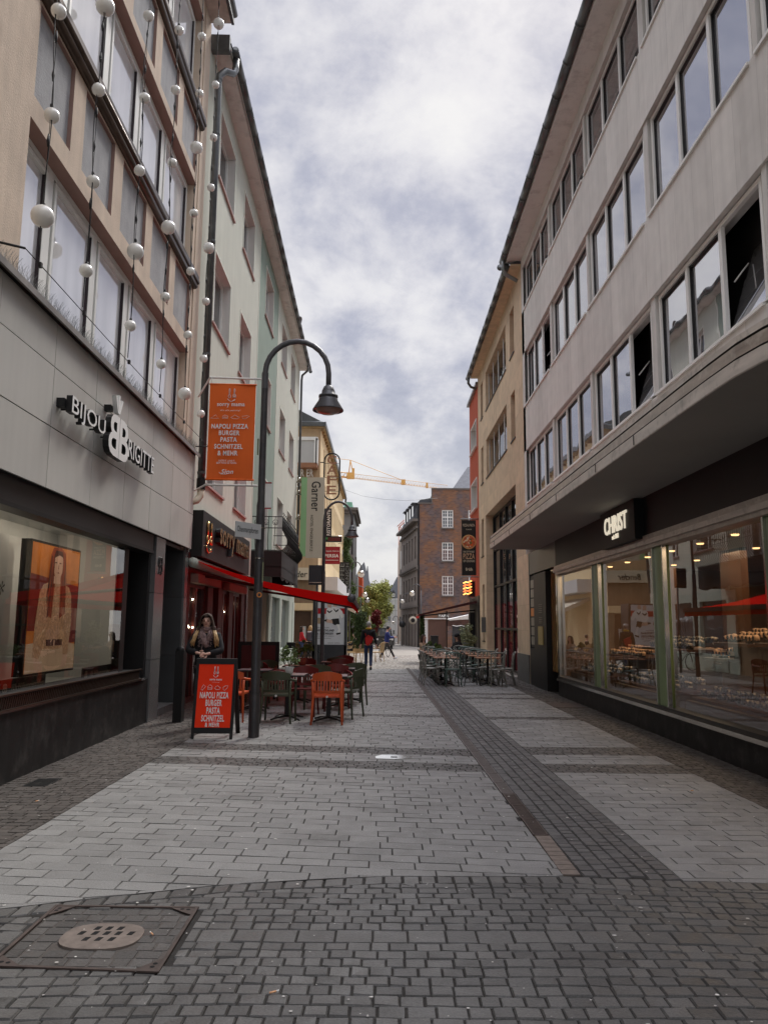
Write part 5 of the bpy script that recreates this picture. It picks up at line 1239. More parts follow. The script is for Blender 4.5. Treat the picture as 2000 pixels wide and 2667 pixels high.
for h in hs_:
    fr = MB(); reveal(fr, x0, -.22, *h, mi=0); fo = t.part('window', fr, ['yellow_wall'])
    pn = MB(); pn.quad((x0 - .2, h[0], h[2]), (x0 - .2, h[1], h[2]), (x0 - .2, h[1], h[3]), (x0 - .2, h[0], h[3])); t.part('pane', pn, ['glass_far'], parent=fo)
ev = MB(); OV = .20
ev.box(-12, x0 + OV, YF - OV, YE + .3, 12.3, 12.36, 0); ev.box(-12, x0 + OV - .05, YF - OV + .05, YE, 12.05, 12.3, 0) if False else None
y = YF
while y < YE: ev.box(x0, x0 + OV - .05, y, y + .14, 12.16, 12.3, 0); y += .8
ev.prism([(x0 + OV, YF - OV, 12.36), (x0 + OV, YE, 12.36), (x0 + OV, YE, 12.62), (x0 + OV, YF - OV, 12.62)], (.09, 0, 0), 1); ev.box(-12, x0 + OV + .09, YF - OV - .09, YF - OV, 12.36, 12.58, 1)
ev.prism([(x0 + OV, YF - OV, 12.6), (-8, YF + 4, 15), (-12, YF + 4, 15), (-12, YF - OV, 12.6)], (0, .02, 0), 1); ev.prism([(x0 + OV, YF, 12.6), (-8, YF, 15), (-12, YF, 12.6)], (0, YE - YF, 0), 1)
ev.tube([(x0 + OV + .05, YE, 12.4), (x0 + OV, YE + .3, 12.0), (x0, YE + .3, 11.8)], .08, 6, 1)
t.part('eaves', ev, ['ochre_soffit', 'zinc'])
bw = MB(); bw.box(-4.85, -3.62, YF - .55, YF, 10.15, 10.25, 1); bw.box(-4.85, -3.62, YF - .55, YF, 11.5, 11.68, 0); bw.box(-3.72, -3.60, YF - .55, YF + .6, 10.2, 11.6, 0)
for a in (-4.85, -3.80): bw.box(a, a + .14, YF - .55, YF - .45, 10.25, 11.5, 0)
bw.box(-4.85, -3.62, YF - .6, YF, 9.98, 10.15, 1)
fo = t.part('bay_window', bw, ['white_frame', 'neon_brown'])
pn = MB(); pn.quad((-4.75, YF - .5, 10.25), (-3.75, YF - .5, 10.25), (-3.75, YF - .5, 11.5), (-4.75, YF - .5, 11.5)); t.part('pane', pn, ['glass_white'], parent=fo)
df = MB(); df.box(-9, x0, YF - .08, YF, 2.35, 2.72, 0); df.box(-9, x0 + .02, YF - .02, YF + .02, 2.72, 3.95, 2); df.box(-5.0, -4.85, YF - .05, YF + .1, GC, 2.35, 1); df.box(-3.8, x0, YF - .05, YF + .1, GC, 2.35, 1); df.box(-4.9, -3.75, YF + .3, YF + .35, GC, 2.3, 3); df.box(-4.4, -4.1, YF + .27, YF + .3, .8, 1.5, 4)
t.part('entrance', df, ['orange_wall' if False else 'yellow_wall', 'tan_wall', 'tan_wall', 'wood_dark', 'white_clad'], label='shop entrance under a yellow band')
sb = MB(); sb.box(-5.6, x0 + .1, YF - .15, YF, 3.95, 4.6, 0); text_into(sb, 'Bender', (-5.3, YF - .16, 4.1), (1, 0, 0), (0, 0, 1), 1.25, .32, .01, 1, ital=.2); t.part('fascia_sign', sb, ['cream', 'text_black'])
cf = MB(); cf.box(x0, x0 + .9, 44, 62, 3.55, 4.3, 0); t.part('shop_canopy', cf, ['white_clad'])
m_ = MB()
for k, y in enumerate((44.5, 50, 55.5)):
    m_.quad((x0 + .05, y, 3.3), (x0 + 1.9, y, 2.5), (x0 + 1.9, y + 4.6, 2.5), (x0 + .05, y + 4.6, 3.3), 0); m_.quad((x0 + 1.9, y, 2.5), (x0 + 1.9, y + 4.6, 2.5), (x0 + 1.9, y + 4.6, 2.25), (x0 + 1.9, y, 2.25), 0); m_.quad((x0 + .05, y, 3.3), (x0 + 1.9, y, 2.5), (x0 + 1.9, y, 2.25), (x0 + .05, y, 3.1))
t.part('sun_blind', m_, ['hotel_beige'])
m_ = MB(); text_into(m_, 'FRISEUR ER', (-5.6, YF - .1, 9.55), (1, 0, 0), (0, 0, 1), 1.75, .42, .08, 0, bold=.02); text_into(m_, 'COIFFEUR', (-5.0, YF - .1, 8.95), (1, 0, 0), (0, 0, 1), 1.55, .32, .08, 0, bold=.02)
single('hairdresser_lettering', m_, 'letter_white', 'white hairdresser letters on the ochre wall just above the hotel sign', 'lettering', (-4.5, YF - .1, 9))

t = Thing('hotel_sign', 'tall beige and green hotel sign reading Garner with sideways letters', 'hotel sign', (-3.4, 36.4, 4.7))
m_ = MB(); yy = 36.4; m_.box(-3.70, -2.86, yy, yy + .14, 4.73, 8.62, 0); m_.box(-3.98, -3.70, yy, yy + .14, 4.80, 8.62, 1)
t.part('sign_panel', m_, ['hotel_beige', 'hotel_green'])
m_ = MB(); text_into(m_, 'Garner', (-3.48, yy - .005, 8.42), (0, 0, -1), (1, 0, 0), 1.45, .44, .003, 0, bold=.012); text_into(m_, 'HOTEL ENGELBERTZ', (-3.50, yy - .005, 6.78), (0, 0, -1), (1, 0, 0), 1.75, .13, .003, 0)
t.part('lettering', m_, ['text_black'])
m_ = MB()
for z in (5.3, 6.6, 7.8, 8.4): m_.tube([(-4.25, yy + .07, z), (-3.95, yy + .07, z)], .04, 6); m_.lathe([(0, 0), (.11, 0), (.04, .16), (0, .16)], (-4.08, yy - .02, z + .05), 8)
t.part('bracket', m_, ['chrome'])
t = Thing('cafe_sign', 'oval framed neon sign with brown stacked letters CAFE', 'neon sign', (-2.85, 41.3, 8.2))
m_ = MB(); yy = 41.3; cx, r_, za, zb_ = -2.86, .42, 8.75, 10.5
pts = [(cx + r_ * math.cos(a), yy, zb_ + r_ * math.sin(a)) for a in [math.pi * k / 10 for k in range(11)]] + [(cx - r_ * math.cos(a), yy, za - r_ * math.sin(a)) for a in [math.pi * k / 10 for k in range(11)]]
m_.tube(pts, .042, 8, close=True); m_.tube([(x0, yy, 10.4), (cx - r_, yy, 10.4)], .03, 5)
for z in (10.35, 9.55, 8.8): m_.tube([(cx - r_, yy, z), (cx + r_, yy, z)], .012, 4)
t.part('frame', m_, ['black_metal'])
m_ = MB()
for i, ch in enumerate('CAFE'): text_into(m_, ch, (cx - .26, yy - .02, 10.3 - i * .56), (1, 0, 0), (0, 0, 1), .52, .48, .06, 0, bold=.012)
t.part('lettering', m_, ['neon_brown'])
t = Thing('restaurant_sign_box', 'black vertical sign reading PIZZERIA RISTORANTE above the red carpet gallery sign', 'sign', (-3.2, 44, 6.6))
m_ = MB(); m_.box(-3.42, -3.02, 44, 44.2, 6.6, 8.26, 0); m_.box(-3.75, -3.42, 44.3, 44.5, 6.6, 8.26, 0); t.part('sign_panel', m_, ['black'])
m_ = MB(); text_into(m_, 'RISTORANTE', (-3.30, 43.99, 6.7), (0, 0, 1), (-1, 0, 0), 1.5, .20, .003, 0, bold=.02); m_.xf(Matrix.Identity(4)); 
m_ = MB(); text_into(m_, 'RISTORANTE', (-3.08, 43.99, 6.68), (0, 0, 1), (-1, 0, 0), 1.5, .20, .003, 0, bold=.02); text_into(m_, 'PIZZERIA', (-3.45, 44.29, 6.68), (0, 0, 1), (-1, 0, 0), 1.3, .20, .003, 0, bold=.02); t.part('lettering', m_, ['white_text'])
t = Thing('led_display', 'narrow dark display board with red and green lights below the restaurant sign', 'display', (-2.9, 43.9, 6.3))
m_ = MB(); m_.box(-3.5, -2.40, 43.9, 44.05, 6.30, 6.62, 0); m_.box(-3.2, -2.47, 43.88, 43.9, 6.36, 6.56, 1); m_.box(-3.45, -3.2, 43.88, 43.9, 6.44, 6.56, 2); t.part('board', m_, ['black', 'led_red', 'led_green'])
m_ = MB(); m_.tube([(-3.2, 44.02, 6.66), (-2.36, 44.02, 6.66), (-2.36, 44.02, 6.22), (-2.6, 44.02, 6.22)], .02, 5); t.part('bracket', m_, ['chrome'])
t = Thing('carpet_gallery_sign', 'dark red sign with white word PERSIA and a white line', 'shop sign', (-3.0, 43.8, 5.0))
m_ = MB(); m_.box(-3.5, -2.48, 43.8, 43.92, 5.02, 6.02, 0); t.part('sign_panel', m_, ['persia_red'])
m_ = MB(); text_into(m_, 'Teppich Galerie', (-3.36, 43.79, 5.70), (1, 0, 0), (0, 0, 1), .82, .11, .003, 0); text_into(m_, 'PERSIA', (-3.34, 43.79, 5.40), (1, 0, 0), (0, 0, 1), .78, .19, .003, 0, bold=.03); m_.box(-3.38, -2.56, 43.785, 43.79, 5.23, 5.255, 0); t.part('lettering', m_, ['white_text'])
t = Thing('coffee_sign', 'tall sign of sideways outline letters in front of the ivy', 'sign', (-2.8, 55, 3.9))
m_ = MB(); m_.box(-3.15, -2.45, 55.1, 55.2, 3.85, 6.05); t.part('panel', m_, ['black'])
m_ = MB(); text_into(m_, 'KAFFEE', (-2.80, 55.08, 3.95), (0, 0, 1), (-1, 0, 0), 2.0, .30, .05, 0, bold=-.01); text_into(m_, 'KÖLNSCH', (-2.47, 55.08, 3.95), (0, 0, 1), (-1, 0, 0), 2.0, .26, .05, 0, bold=-.01); t.part('lettering', m_, ['zinc_light'])

t = Thing('grey_house', 'grey rendered house with classical cornice behind the ivy', 'building', (-5, 76, gz(76)))
m_ = MB(); m_.box(-12, -3.05, 74, 84, -1, 12.9, 0); m_.box(-12, -2.7, 73.6, 84, 12.3, 12.6, 1); m_.box(-12, -2.5, 73.4, 84, 12.6, 12.85, 1); m_.box(-3.1, -2.95, 73.9, 84, -1, 12.3, 2); m_.box(-12, -2.9, 73.8, 84, 8.0, 8.3, 1); m_.box(-3.05, -2.8, 80, 80.4, 7.6, 8.6, 1)
t.part('wall', m_, ['grey_render', 'dark_stone_trim', 'black'])
single('church_tower', MB().box(-6.2, -4.95, 118, 124, 0, 20.5, 0).box(-6.2, -5.6, 118, 124, 17.0, 17.4, 0).prism([(-4.95, 118, 17.2), (-4.5, 118, 15.5), (-4.3, 118, 12), (-4.95, 118, 12)], (0, 6, 0), 0), ['copper_green'], 'pale green copper tower peeping out above the eaves of the ochre building', 'tower', (-5.5, 120, 0))
single('chimney_house', MB().box(-3.9, -3.15, 95, 99, -1, 7.5, 0).box(-4.1, -2.7, 100, 106, -1, 7.8, 1).box(-4.2, -3.7, 95, 104, -1, 9.2, 1), ['mesh_dark' if False else 'zinc_light', 'orange_wall'], 'small orange red house end with grey panelled side by the ivy', 'building', (-3.6, 98, gz(98)))
t = Thing('distant_church', 'hazy slate spires of a church far off above the trees', 'church', (-8, 300, 0))
m_ = MB(); m_.prism([(-14, 300, 12), (-13, 300, 22), (-12.3, 300, 17), (-9, 300, 24), (-7.5, 300, 26), (-6, 300, 20), (-3.5, 300, 14), (-3.5, 300, 5), (-14, 300, 5)], (0, 8, 0), 0); m_.lathe([(.5, 20), (.12, 26), (0, 29)], (-12.6, 302, 0), 8, 0); m_.lathe([(1.0, 16), (.15, 24.5)], (-6.2, 302, 0), 6, 0); m_.box(-14, -3, 300, 310, -2, 9, 1)
t.part('spires', m_, ['roof_tile_grey', 'grey_render'])

# foliage
def leaves(mb, c, rad, n, size, mi=0, clumps=None, seed=0, flat=1.0, droop=0):
    rnd = random.Random(seed)
    cl2 = []
    for k in range(clumps or 14):
        while True:
            p = Vector((rnd.uniform(-1, 1), rnd.uniform(-1, 1), rnd.uniform(-1, 1)))
            if p.length < 1: break
        p = p.normalized() * (.35 + .6 * rnd.random()); cl2.append((Vector((p.x * rad[0], p.y * rad[1], p.z * rad[2])), rnd.uniform(.22, .42), rnd.random()))
    for i in range(n):
        cc, r_, tone = cl2[rnd.randrange(len(cl2))]; mr_ = min(rad)
        d = Vector((rnd.gauss(0, 1), rnd.gauss(0, 1), rnd.gauss(0, .8))).normalized() * (rnd.random() ** .4) * r_ * max(mr_, .45 * max(rad))
        p = Vector(c) + cc + d
        a = Vector((rnd.gauss(0, 1), rnd.gauss(0, 1), rnd.gauss(0, .6) - droop)).normalized(); b = a.orthogonal().normalized(); b = (Matrix.Rotation(rnd.random() * 6.28, 3, a) @ b)
        s_ = size * rnd.uniform(.6, 1.3)
        mb.add([p - a * s_, p + b * s_ * .5, p + a * s_, p - b * s_ * .5], [(0, 1, 2, 3)], mi, min(1, max(0, tone * .6 + rnd.random() * .5)))
def tree(nm, label, cat, base, h, c, rad, n, size, leaf, seed, trunk=.2, clumps=30, group=None):
    t = Thing(nm, label, cat, base, group=group); m_ = MB(); b = Vector(base); top = Vector(c)
    m_.tube([b, b.lerp(top, .35) + Vector((.1, 0, 0)), b.lerp(top, .7), top], [trunk, trunk * .8, trunk * .6, trunk * .25], 8)
    rnd = random.Random(seed + 5)
    for k in range(9):
        s0 = b.lerp(top, .35 + .06 * k); d = Vector((rnd.uniform(-1, 1) * rad[0] * .8, rnd.uniform(-1, 1) * rad[1] * .8, rnd.uniform(.1, 1) * rad[2] * .6))
        m_.tube([s0, s0 + d * .5 + Vector((0, 0, .1)), s0 + d], [trunk * .4, trunk * .25, trunk * .08], 5)
    t.part('trunk', m_, ['bark']); m_ = MB(); leaves(m_, c, rad, n, size, seed=seed, clumps=clumps); t.part('crown', m_, [leaf]); return t
tree('broadleaf_tree', 'large yellow green tree with uneven top beside the white house', 'tree', (-.9, 108, gz(108)), 8, (-.9, 108, 4.4), (2.5, 2.5, 3.7), 15000, .15, 'leaf_yellow', 3, .25, 60)
tree('broadleaf_tree', 'darker green tree standing left of the large yellow green tree', 'tree', (-3.1, 96, gz(96)), 6, (-2.7, 96, 2.7), (1.7, 2, 2.5), 8000, .13, 'leaf_yellow', 4, .2, 40)
tree('broadleaf_tree', 'tree top behind the white house, right of the other trees', 'tree', (1.6, 122, gz(110)), 8, (1.2, 122, 6.8), (2.0, 2, 2.2), 6000, .16, 'leaf_yellow', 9, .2, 30)
tree('red_leaf_tree', 'small dark red leaved tree before the white house', 'tree', (-1.0, 84, gz(84)), 3, (-.8, 84, 1.9), (.62, .7, 1.7), 5000, .09, 'leaf_red', 5, .08, 26)
for i, (x, y, z, r1, r2, n_, lf, lb) in enumerate([(-2.3, 60, 1.2, .8, 1.5, 5000, 'leaf_green', 'tall green potted bush at the cafe terrace, under the ivy'), (-1.55, 66, 1.0, .7, 1.5, 4000, 'leaf_yellow', 'yellowish bush right of the tall green potted bush'), (-2.9, 52, 1.6, .7, 1.6, 4000, 'leaf_yellow', 'light green bush at the left edge of the cafe terrace'), (-1.1, 74, .9, .55, 1.2, 2500, 'leaf_green', 'bushy palm like plant beside the red leaved tree')]):
    tree('terrace_bush', lb, 'bush', (x, y, gz(y)), 1, (x, y, z), (r1, r1, r2), n_, .075, lf, 20 + i, .05, 22, group='bushes around the far cafe terrace')
t = Thing('ivy', 'dark green ivy climbing up the wall beside the yellow window strips', 'ivy', (-3.3, 66.9, gz(66)))
m_ = MB(); rnd = random.Random(2)
for i in range(9000):
    v = rnd.random(); z = 2.0 + 7.2 * v; wdt = 1.35 * (1 - .55 * v) * (.8 + .25 * math.sin(z * 3))
    p = Vector((-3.45 + wdt * rnd.random() ** .8, 66.5 + rnd.uniform(-.35, .5), z + rnd.uniform(-.1, .1)))
    a = Vector((rnd.gauss(0, 1), rnd.gauss(0, 1), rnd.gauss(0, 1) - .6)).normalized(); b = a.orthogonal().normalized(); s_ = rnd.uniform(.06, .13)
    m_.add([p - a * s_, p + b * s_ * .6, p + a * s_, p - b * s_ * .6], [(0, 1, 2, 3)], 0, .5 + .5 * math.sin(z * 2.2 + p.x * 3) * rnd.random())
t.part('foliage', m_, ['ivy_leaf']); m_ = MB(); m_.tube([(-3.4, 66.6, gz(66)), (-3.2, 66.6, 3), (-3.1, 66.6, 7), (-3.3, 66.6, 9)], [.08, .06, .04, .01], 6); m_.tube([(-3.3, 66.6, 1), (-2.7, 66.6, 4), (-2.6, 66.6, 6)], [.05, .04, .01], 5); t.part('stem', m_, ['bark'])
for i, (x, y, z0, z1, r_, n_, lb) in enumerate([(-.95, 23.8 + 10, .6, 2.15, .32, 3200, 'dark hanging plant at the outer end of the red awning'), (1.78, 35.2, 1.0, 2.05, .12, 900, 'thin hanging creeper at the tip of the dark awning')]):
    m_ = MB(); rnd = random.Random(i)
    for k in range(n_):
        v = rnd.random(); z = z0 + (z1 - z0) * v; rr = r_ * (1.1 - .3 * v) * rnd.random() ** .6; a_ = rnd.random() * 6.28
        p = Vector((x + rr * math.cos(a_), y + rr * math.sin(a_), z)); a = Vector((rnd.gauss(0, .7), rnd.gauss(0, .7), rnd.gauss(0, .6) - 1)).normalized(); b = a.orthogonal().normalized(); s_ = rnd.uniform(.03, .06)
        m_.add([p - a * s_, p + b * s_ * .5, p + a * s_, p - b * s_ * .5], [(0, 1, 2, 3)], 0)
    m_.tube([(x, y, z1 + .1), (x, y, z0)], .02, 5, 0)
    single('hanging_plant', m_, 'ivy_leaf', lb, 'hanging plant', (x, y, z0))

# ================================================================ background right: brick house, stone house, tower, white house
t = Thing('brick_building', 'brown brick gable building with white barred windows and stepped roofline', 'building', (5.5, 72, gz(72)))
YB = 72.; wins = [(5.50, 6.56, 10.75, 12.45), (5.50, 6.56, 7.62, 9.36), (5.50, 6.56, 4.38, 6.2), (8.0, 9.0, 10.75, 12.45), (8.0, 9.0, 7.62, 9.36), (8.0, 9.0, 4.38, 6.2)]
wl = MB(); holed(wl, YB, 3.3, 14, -.6, 13.02, wins, 0, axis='x'); wl.quad((4.6, YB, 13.02), (14, YB, 13.02), (14, YB, 14.42), (4.6, YB, 14.42), 0)
wl.box(4.5, 14, YB - .06, YB + .2, 14.42, 14.56, 1); wl.box(3.2, 4.6, YB - .06, YB + .2, 13.02, 13.14, 1); wl.box(4.5, 4.6, YB - .03, YB + .1, 13.1, 14.45, 1)
wl.box(3.4, 14, YB + .3, YB + 12, -.6, 13, 2); wl.box(4.7, 14, YB + .15, YB + 12, 12.9, 14.4, 2)
wl.box(3.2, 3.38, YB - .04, YB + .1, -.5, 13.0, 2)
t.part('wall', wl, ['brick_brown', 'dark_stone_trim', 'black'])
for h in wins:
    fr = MB(); reveal(fr, YB, .12, *h, mi=1, axis='x'); w_ = h[1] - h[0]; hh = h[3] - h[2]
    frame_bars(fr, YB + .08, *h, fw=.09, ft=.08, mull=[(h[0] + h[1]) / 2], trans=[h[2] + hh * .6], axis='x', mw=.11)
    for u in (.27, .73): fr.box(h[0] + w_ * u - .018, h[0] + w_ * u + .018, YB + .05, YB + .09, h[2] + .09, h[3] - .09)
    for v in (.2, .4, .8): fr.box(h[0] + .09, h[1] - .09, YB + .055, YB + .085, h[2] + hh * v - .015, h[2] + hh * v + .015)
    fr.box(h[0] - .12, h[1] + .12, YB - .1, YB + .05, h[2] - .12, h[2], 1)
    fo = t.part('window', fr, ['letter_white', 'dark_stone_trim'])
    pn = MB(); pn.quad((h[0], YB + .1, h[2]), (h[1], YB + .1, h[2]), (h[1], YB + .1, h[3]), (h[0], YB + .1, h[3])); t.part('pane', pn, ['glass_far'], parent=fo)
rf = MB(); rf.add([(6.35, 75, 14.4), (12.5, 75, 14.4), (12.5, 84, 14.4), (6.35, 84, 14.4), (8.75, 79, 18.1), (10, 79, 18.1)], [(0, 1, 5, 4), (1, 2, 5), (2, 3, 4, 5), (3, 0, 4)]); t.part('roof', rf, ['roof_tile_grey'])
t = Thing('stone_house', 'dark stone house with arches, tall narrow windows and a mansard roof', 'building', (2.6, 78, gz(78)))
A_ = Vector((3.22, 72.0, 0)); B_ = Vector((1.95, 84.5, 0)); dr = (B_ - A_).normalized(); ln = (B_ - A_).length; nm = Vector((-dr.y, dr.x, 0)) ; nm = nm if nm.x < 0 else -nm
SM = Matrix((( dr.x, -nm.x, 0, A_.x), (dr.y, -nm.y, 0, A_.y), (0, 0, 1, 0), (0, 0, 0, 1)))   # local: x along the wall, y into the house
wn = [(1.2 + 2.1 * k, 1.2 + 2.1 * k + .95, 7.9, 10.1) for k in range(5)] + [(1.2 + 2.1 * k, 1.2 + 2.1 * k + .95, 3.9, 6.2) for k in range(5)] + [(1.0 + 2.1 * k, 1.0 + 2.1 * k + 1.25, -.5, 2.7) for k in range(5)]
wl = MB(); holed(wl, 0, 0, ln, -.9, 11.4, wn, 0, axis='x'); wl.box(0, ln, .15, 8, -1, 11.3, 2)
wl.box(-.1, ln, -.25, 0, 7.0, 7.15, 1); wl.box(-.1, ln, -.15, 0, 6.8, 7.0, 1); wl.box(-.1, ln + .2, -.55, 0, 11.35, 11.6, 1); wl.box(-.1, ln, -.2, 0, 10.7, 10.9, 1); wl.box(-.1, ln, -.12, 0, 3.3, 3.45, 1)
for a in range(5):
    for k in range(8):
        p0, p1 = math.pi * k / 8, math.pi * (k + 1) / 8; c_ = 1.625 + 2.1 * a
        wl.quad((c_ + .72 * math.cos(p0), -.02, 2.3 + .9 * math.sin(p0)), (c_ + .72 * math.cos(p1), -.02, 2.3 + .9 * math.sin(p1)), (c_ + .9 * math.cos(p1), -.02, 2.3 + 1.1 * math.sin(p1)), (c_ + .9 * math.cos(p0), -.02, 2.3 + 1.1 * math.sin(p0)), 1)
t.part('wall', wl.xf(SM), ['dark_stone', 'dark_stone_trim', 'black'])
for h in wn:
    fr = MB(); reveal(fr, 0, .12, *h, mi=0, axis='x'); fr.box(h[0], h[1], .06, .10, h[2], h[2] + .1, 0); fo = t.part('window', fr.xf(SM), ['dark_stone_trim'])
    pn = MB(); pn.quad((h[0], .12, h[2]), (h[1], .12, h[2]), (h[1], .12, h[3]), (h[0], .12, h[3])); t.part('pane', pn.xf(SM), ['glass_far'], parent=fo)
rf = MB(); rf.prism([(0, -.5, 11.6), (0, .2, 13.4), (0, 4, 14.2), (0, 8, 11.6)], (ln * .66, 0, 0), 0); rf.prism([(ln * .66, -.5, 11.6), (ln * .66, .4, 12.0), (ln * .66, 8, 11.6)], (ln * .34, 0, 0), 0); ro = t.part('roof', rf.xf(SM), ['roof_slate'])
for k in range(4):
    d_ = MB(); d_.box(.5 + 1.9 * k, 1.5 + 1.9 * k, -.35, .5, 11.7, 13.1, 0); d_.box(.65 + 1.9 * k, 1.35 + 1.9 * k, -.37, -.35, 11.85, 12.9, 1); d_.box(.4 + 1.9 * k, 1.6 + 1.9 * k, -.5, .6, 13.1, 13.2, 0); t.part('dormer', d_.xf(SM), ['roof_slate', 'glass_far'], parent=ro)
t = Thing('beige_tower_block', 'narrow beige modern building end beyond the dark stone house', 'building', (2.2, 92, gz(92)))
m_ = MB(); m_.prism([(1.90, 91, -1), (2.9, 91, -1), (2.9, 91, 13.2), (1.90, 91, 11.6)], (0, 10, 0), 0); m_.box(1.89, 3, 90.96, 91, 2.2, 2.3, 2); t.part('wall', m_, ['beige_clad', 'white_clad', 'dark_stone_trim'])
for z in (8.2, 5.2):
    p = MB(); p.box(2.0, 2.2, 90.97, 90.99, z, z + 2.1, 0); p.box(1.99, 2.22, 90.95, 90.97, z - .9, z - .1, 1); t.part('window', p, ['letter_white', 'glass_far'])
for z in (1.5, 3.6): p = MB(); p.box(1.95, 2.15, 90.97, 90.99, z, z + 1.1, 0); t.part('window', p, ['glass_far'])
t = Thing('white_house', 'white clad house with square windows and a grey slate roof with one dormer', 'building', (1.1, 110, gz(110)))
m_ = MB(); m_.box(.07, 3.5, 110, 118, -1.2, 5.38, 0)
for z in (.35, 2.0, 3.65, 5.0): m_.box(.06, 3.5, 109.985, 110, z, z + .025, 1)
for x in (.4, 1.0, 1.65, 1.85): m_.box(x, x + .025, 109.985, 110, -1, 5.38, 1)
t.part('wall', m_, ['white_clad', 'zinc_light'])
for (x, z, w_, h_) in ((.72, 3.95, .38, .55), (1.45, 3.95, .20, .55), (.72, 2.25, .38, .5), (.72, .55, .38, .5), (.40, .4, .2, .3), (1.45, .3, .2, .6)): p = MB(); p.box(x, x + w_, 109.96, 109.99, z, z + h_); t.part('window', p, ['glass_far'])
rf = MB(); rf.add([(.45, 110.3, 5.38), (3.5, 110.3, 5.38), (3.5, 118, 5.38), (.45, 118, 5.38), (2.0, 113, 8.6), (3.5, 113, 8.6)], [(0, 1, 5, 4), (0, 4, 3), (3, 4, 5, 2)]); rf.add([(.1, 112, 5.38), (.6, 111, 6.4), (1.3, 111, 6.4), (1.5, 112, 5.38)], [(0, 3, 2, 1)]); ro = t.part('roof', rf, ['roof_slate'])
d_ = MB(); d_.box(1.28, 1.66, 110.1, 111.2, 5.6, 6.1, 0); d_.box(1.4, 1.54, 110.08, 110.1, 5.7, 5.95, 1); d_.prism([(1.2, 110.05, 6.1), (1.74, 110.05, 6.1), (1.47, 110.05, 6.6)], (0, 1, 0), 2); t.part('dormer', d_, ['letter_white', 'black', 'roof_slate'], parent=ro)
# low structures of the far terrace on the right
t = Thing('brown_screen_wall', 'plain brown screen wall standing before the brick building', 'screen wall', (4.5, 64, gz(64)))
z0 = gz(64); m_ = MB(); m_.box(3.75, 5.25, 64, 64.2, z0, 2.12, 0); m_.box(3.45, 3.7, 64, 64.2, z0, 2.1, 1); m_.box(3.3, 7.6, 63.9, 66, 2.12, 2.2, 2); m_.box(5.25, 8, 64.1, 64.2, 1.55, 2.1, 3); t.part('panel', m_, ['brown_panel', 'white_clad', 'tent_white', 'brick_red'])
m_ = MB(); text_into(m_, 'YAPA', (4.55, 63.9, 2.28), (1, 0, 0), (0, 0, 1), .85, .22, .03, 0, bold=.03); m_.box(4.5, 5.5, 63.95, 64, 2.22, 2.6, 1); t.part('roof_letters', m_, ['letter_white', 'dark_stone_trim'])
m_ = MB(); m_.prism([(5.3, 62, 2.05), (7.4, 60, 2.55), (7.4, 64, 2.55), (5.3, 64, 2.1)], (0, 0, .06)); m_.quad((5.3, 62, 2.05), (7.4, 60, 2.55), (7.4, 60, 2.2), (5.3, 62, 2.0)); single('tent_roof', m_, 'tent_white', 'white tent roof over the far terrace, right of the brown screen wall', 'tent roof', (6.3, 62, 2.1))
m_ = MB(); m_.box(5.0, 7.8, 55.9, 55.95, gz(56), 1.62, 0)
for k in range(6): m_.tube([(5.0 + .56 * k, 55.9, gz(56)), (5.0 + .56 * k, 55.9, 1.66)], .02, 5, 1)
m_.tube([(5.0 + .07 * k, 55.85, 1.62 - .05 * abs(math.sin(k * .35))) for k in range(40)], .018, 4, 2)
single('dark_fence', m_, ['mesh_dark', 'black', 'white_text'], 'dark mesh fence with a garland of lights behind the right terrace', 'fence', (6.4, 56, gz(56)))

# cranes
def lattice(mb, a, b, w, n, r, mi):
    a, b = Vector(a), Vector(b); d = (b - a); t_ = d.normalized(); up = Vector((0, 0, 1)) if abs(t_.z) < .9 else Vector((1, 0, 0)); s_ = t_.cross(up).normalized() * w / 2; u = s_.cross(t_).normalized() * w
    rails = [(s_, mi), (-s_, mi), (u, mi)]
    for o_, m_i in rails: mb.tube([a + o_, b + o_], r, 4, m_i)
    for k in range(n):
        p = a + d * (k / n); q = a + d * ((k + 1) / n); m = (p + q) / 2
        mb.tube([p + s_, m + u, q + s_], r * .6, 3, mi + 1, caps=False); mb.tube([p - s_, m + u, q - s_], r * .6, 3, mi + 1, caps=False)
t = Thing('tower_crane', 'pale yellow tower crane with long lattice jib crossing the sky behind the roofs', 'crane', (-6.9, 150, gz(150)))
m_ = MB(); lattice(m_, (-9.6, 150, -1), (-9.6, 150, 30.6), 1.2, 26, .12, 0); t.part('mast', m_, ['crane_yellow', 'crane_yellow'])
m_ = MB(); lattice(m_, (-6.0, 150, 30.45), (12.5, 150, 28.3), .85, 34, .04, 0); lattice(m_, (-6.6, 150, 30.5), (-16, 150, 31.5), .9, 12, .1, 0); m_.box(3.4, 4.2, 149.6, 150.4, 29.2, 30.2, 0); m_.box(8.3, 8.7, 149.6, 150.4, 28.6, 29.6, 0); t.part('jib', m_, ['crane_yellow', 'crane_pale'])
m_ = MB(); m_.box(-7.4, -5.9, 149.5, 150.5, 30.3, 31.5, 0); m_.tube([(-7.0, 150, 31.5), (-6.75, 150, 34.1)], .1, 5); m_.tube([(-6.2, 150, 31.5), (-6.75, 150, 34.1)], .1, 5); m_.box(-6.4, -5.9, 149.7, 150.3, 31.5, 32.4, 0)
m_.tube([(-6.75, 150, 34.1), (3.9, 150, 30.0)], .05, 4, 0); m_.tube([(-6.75, 150, 34.1), (-15, 150, 35.0)], .05, 4, 0); t.part('tower_head', m_, ['crane_yellow'])
t = Thing('tower_crane', 'small red crane with folded jib just above the beige building end', 'crane', (4.5, 190, gz(190)))
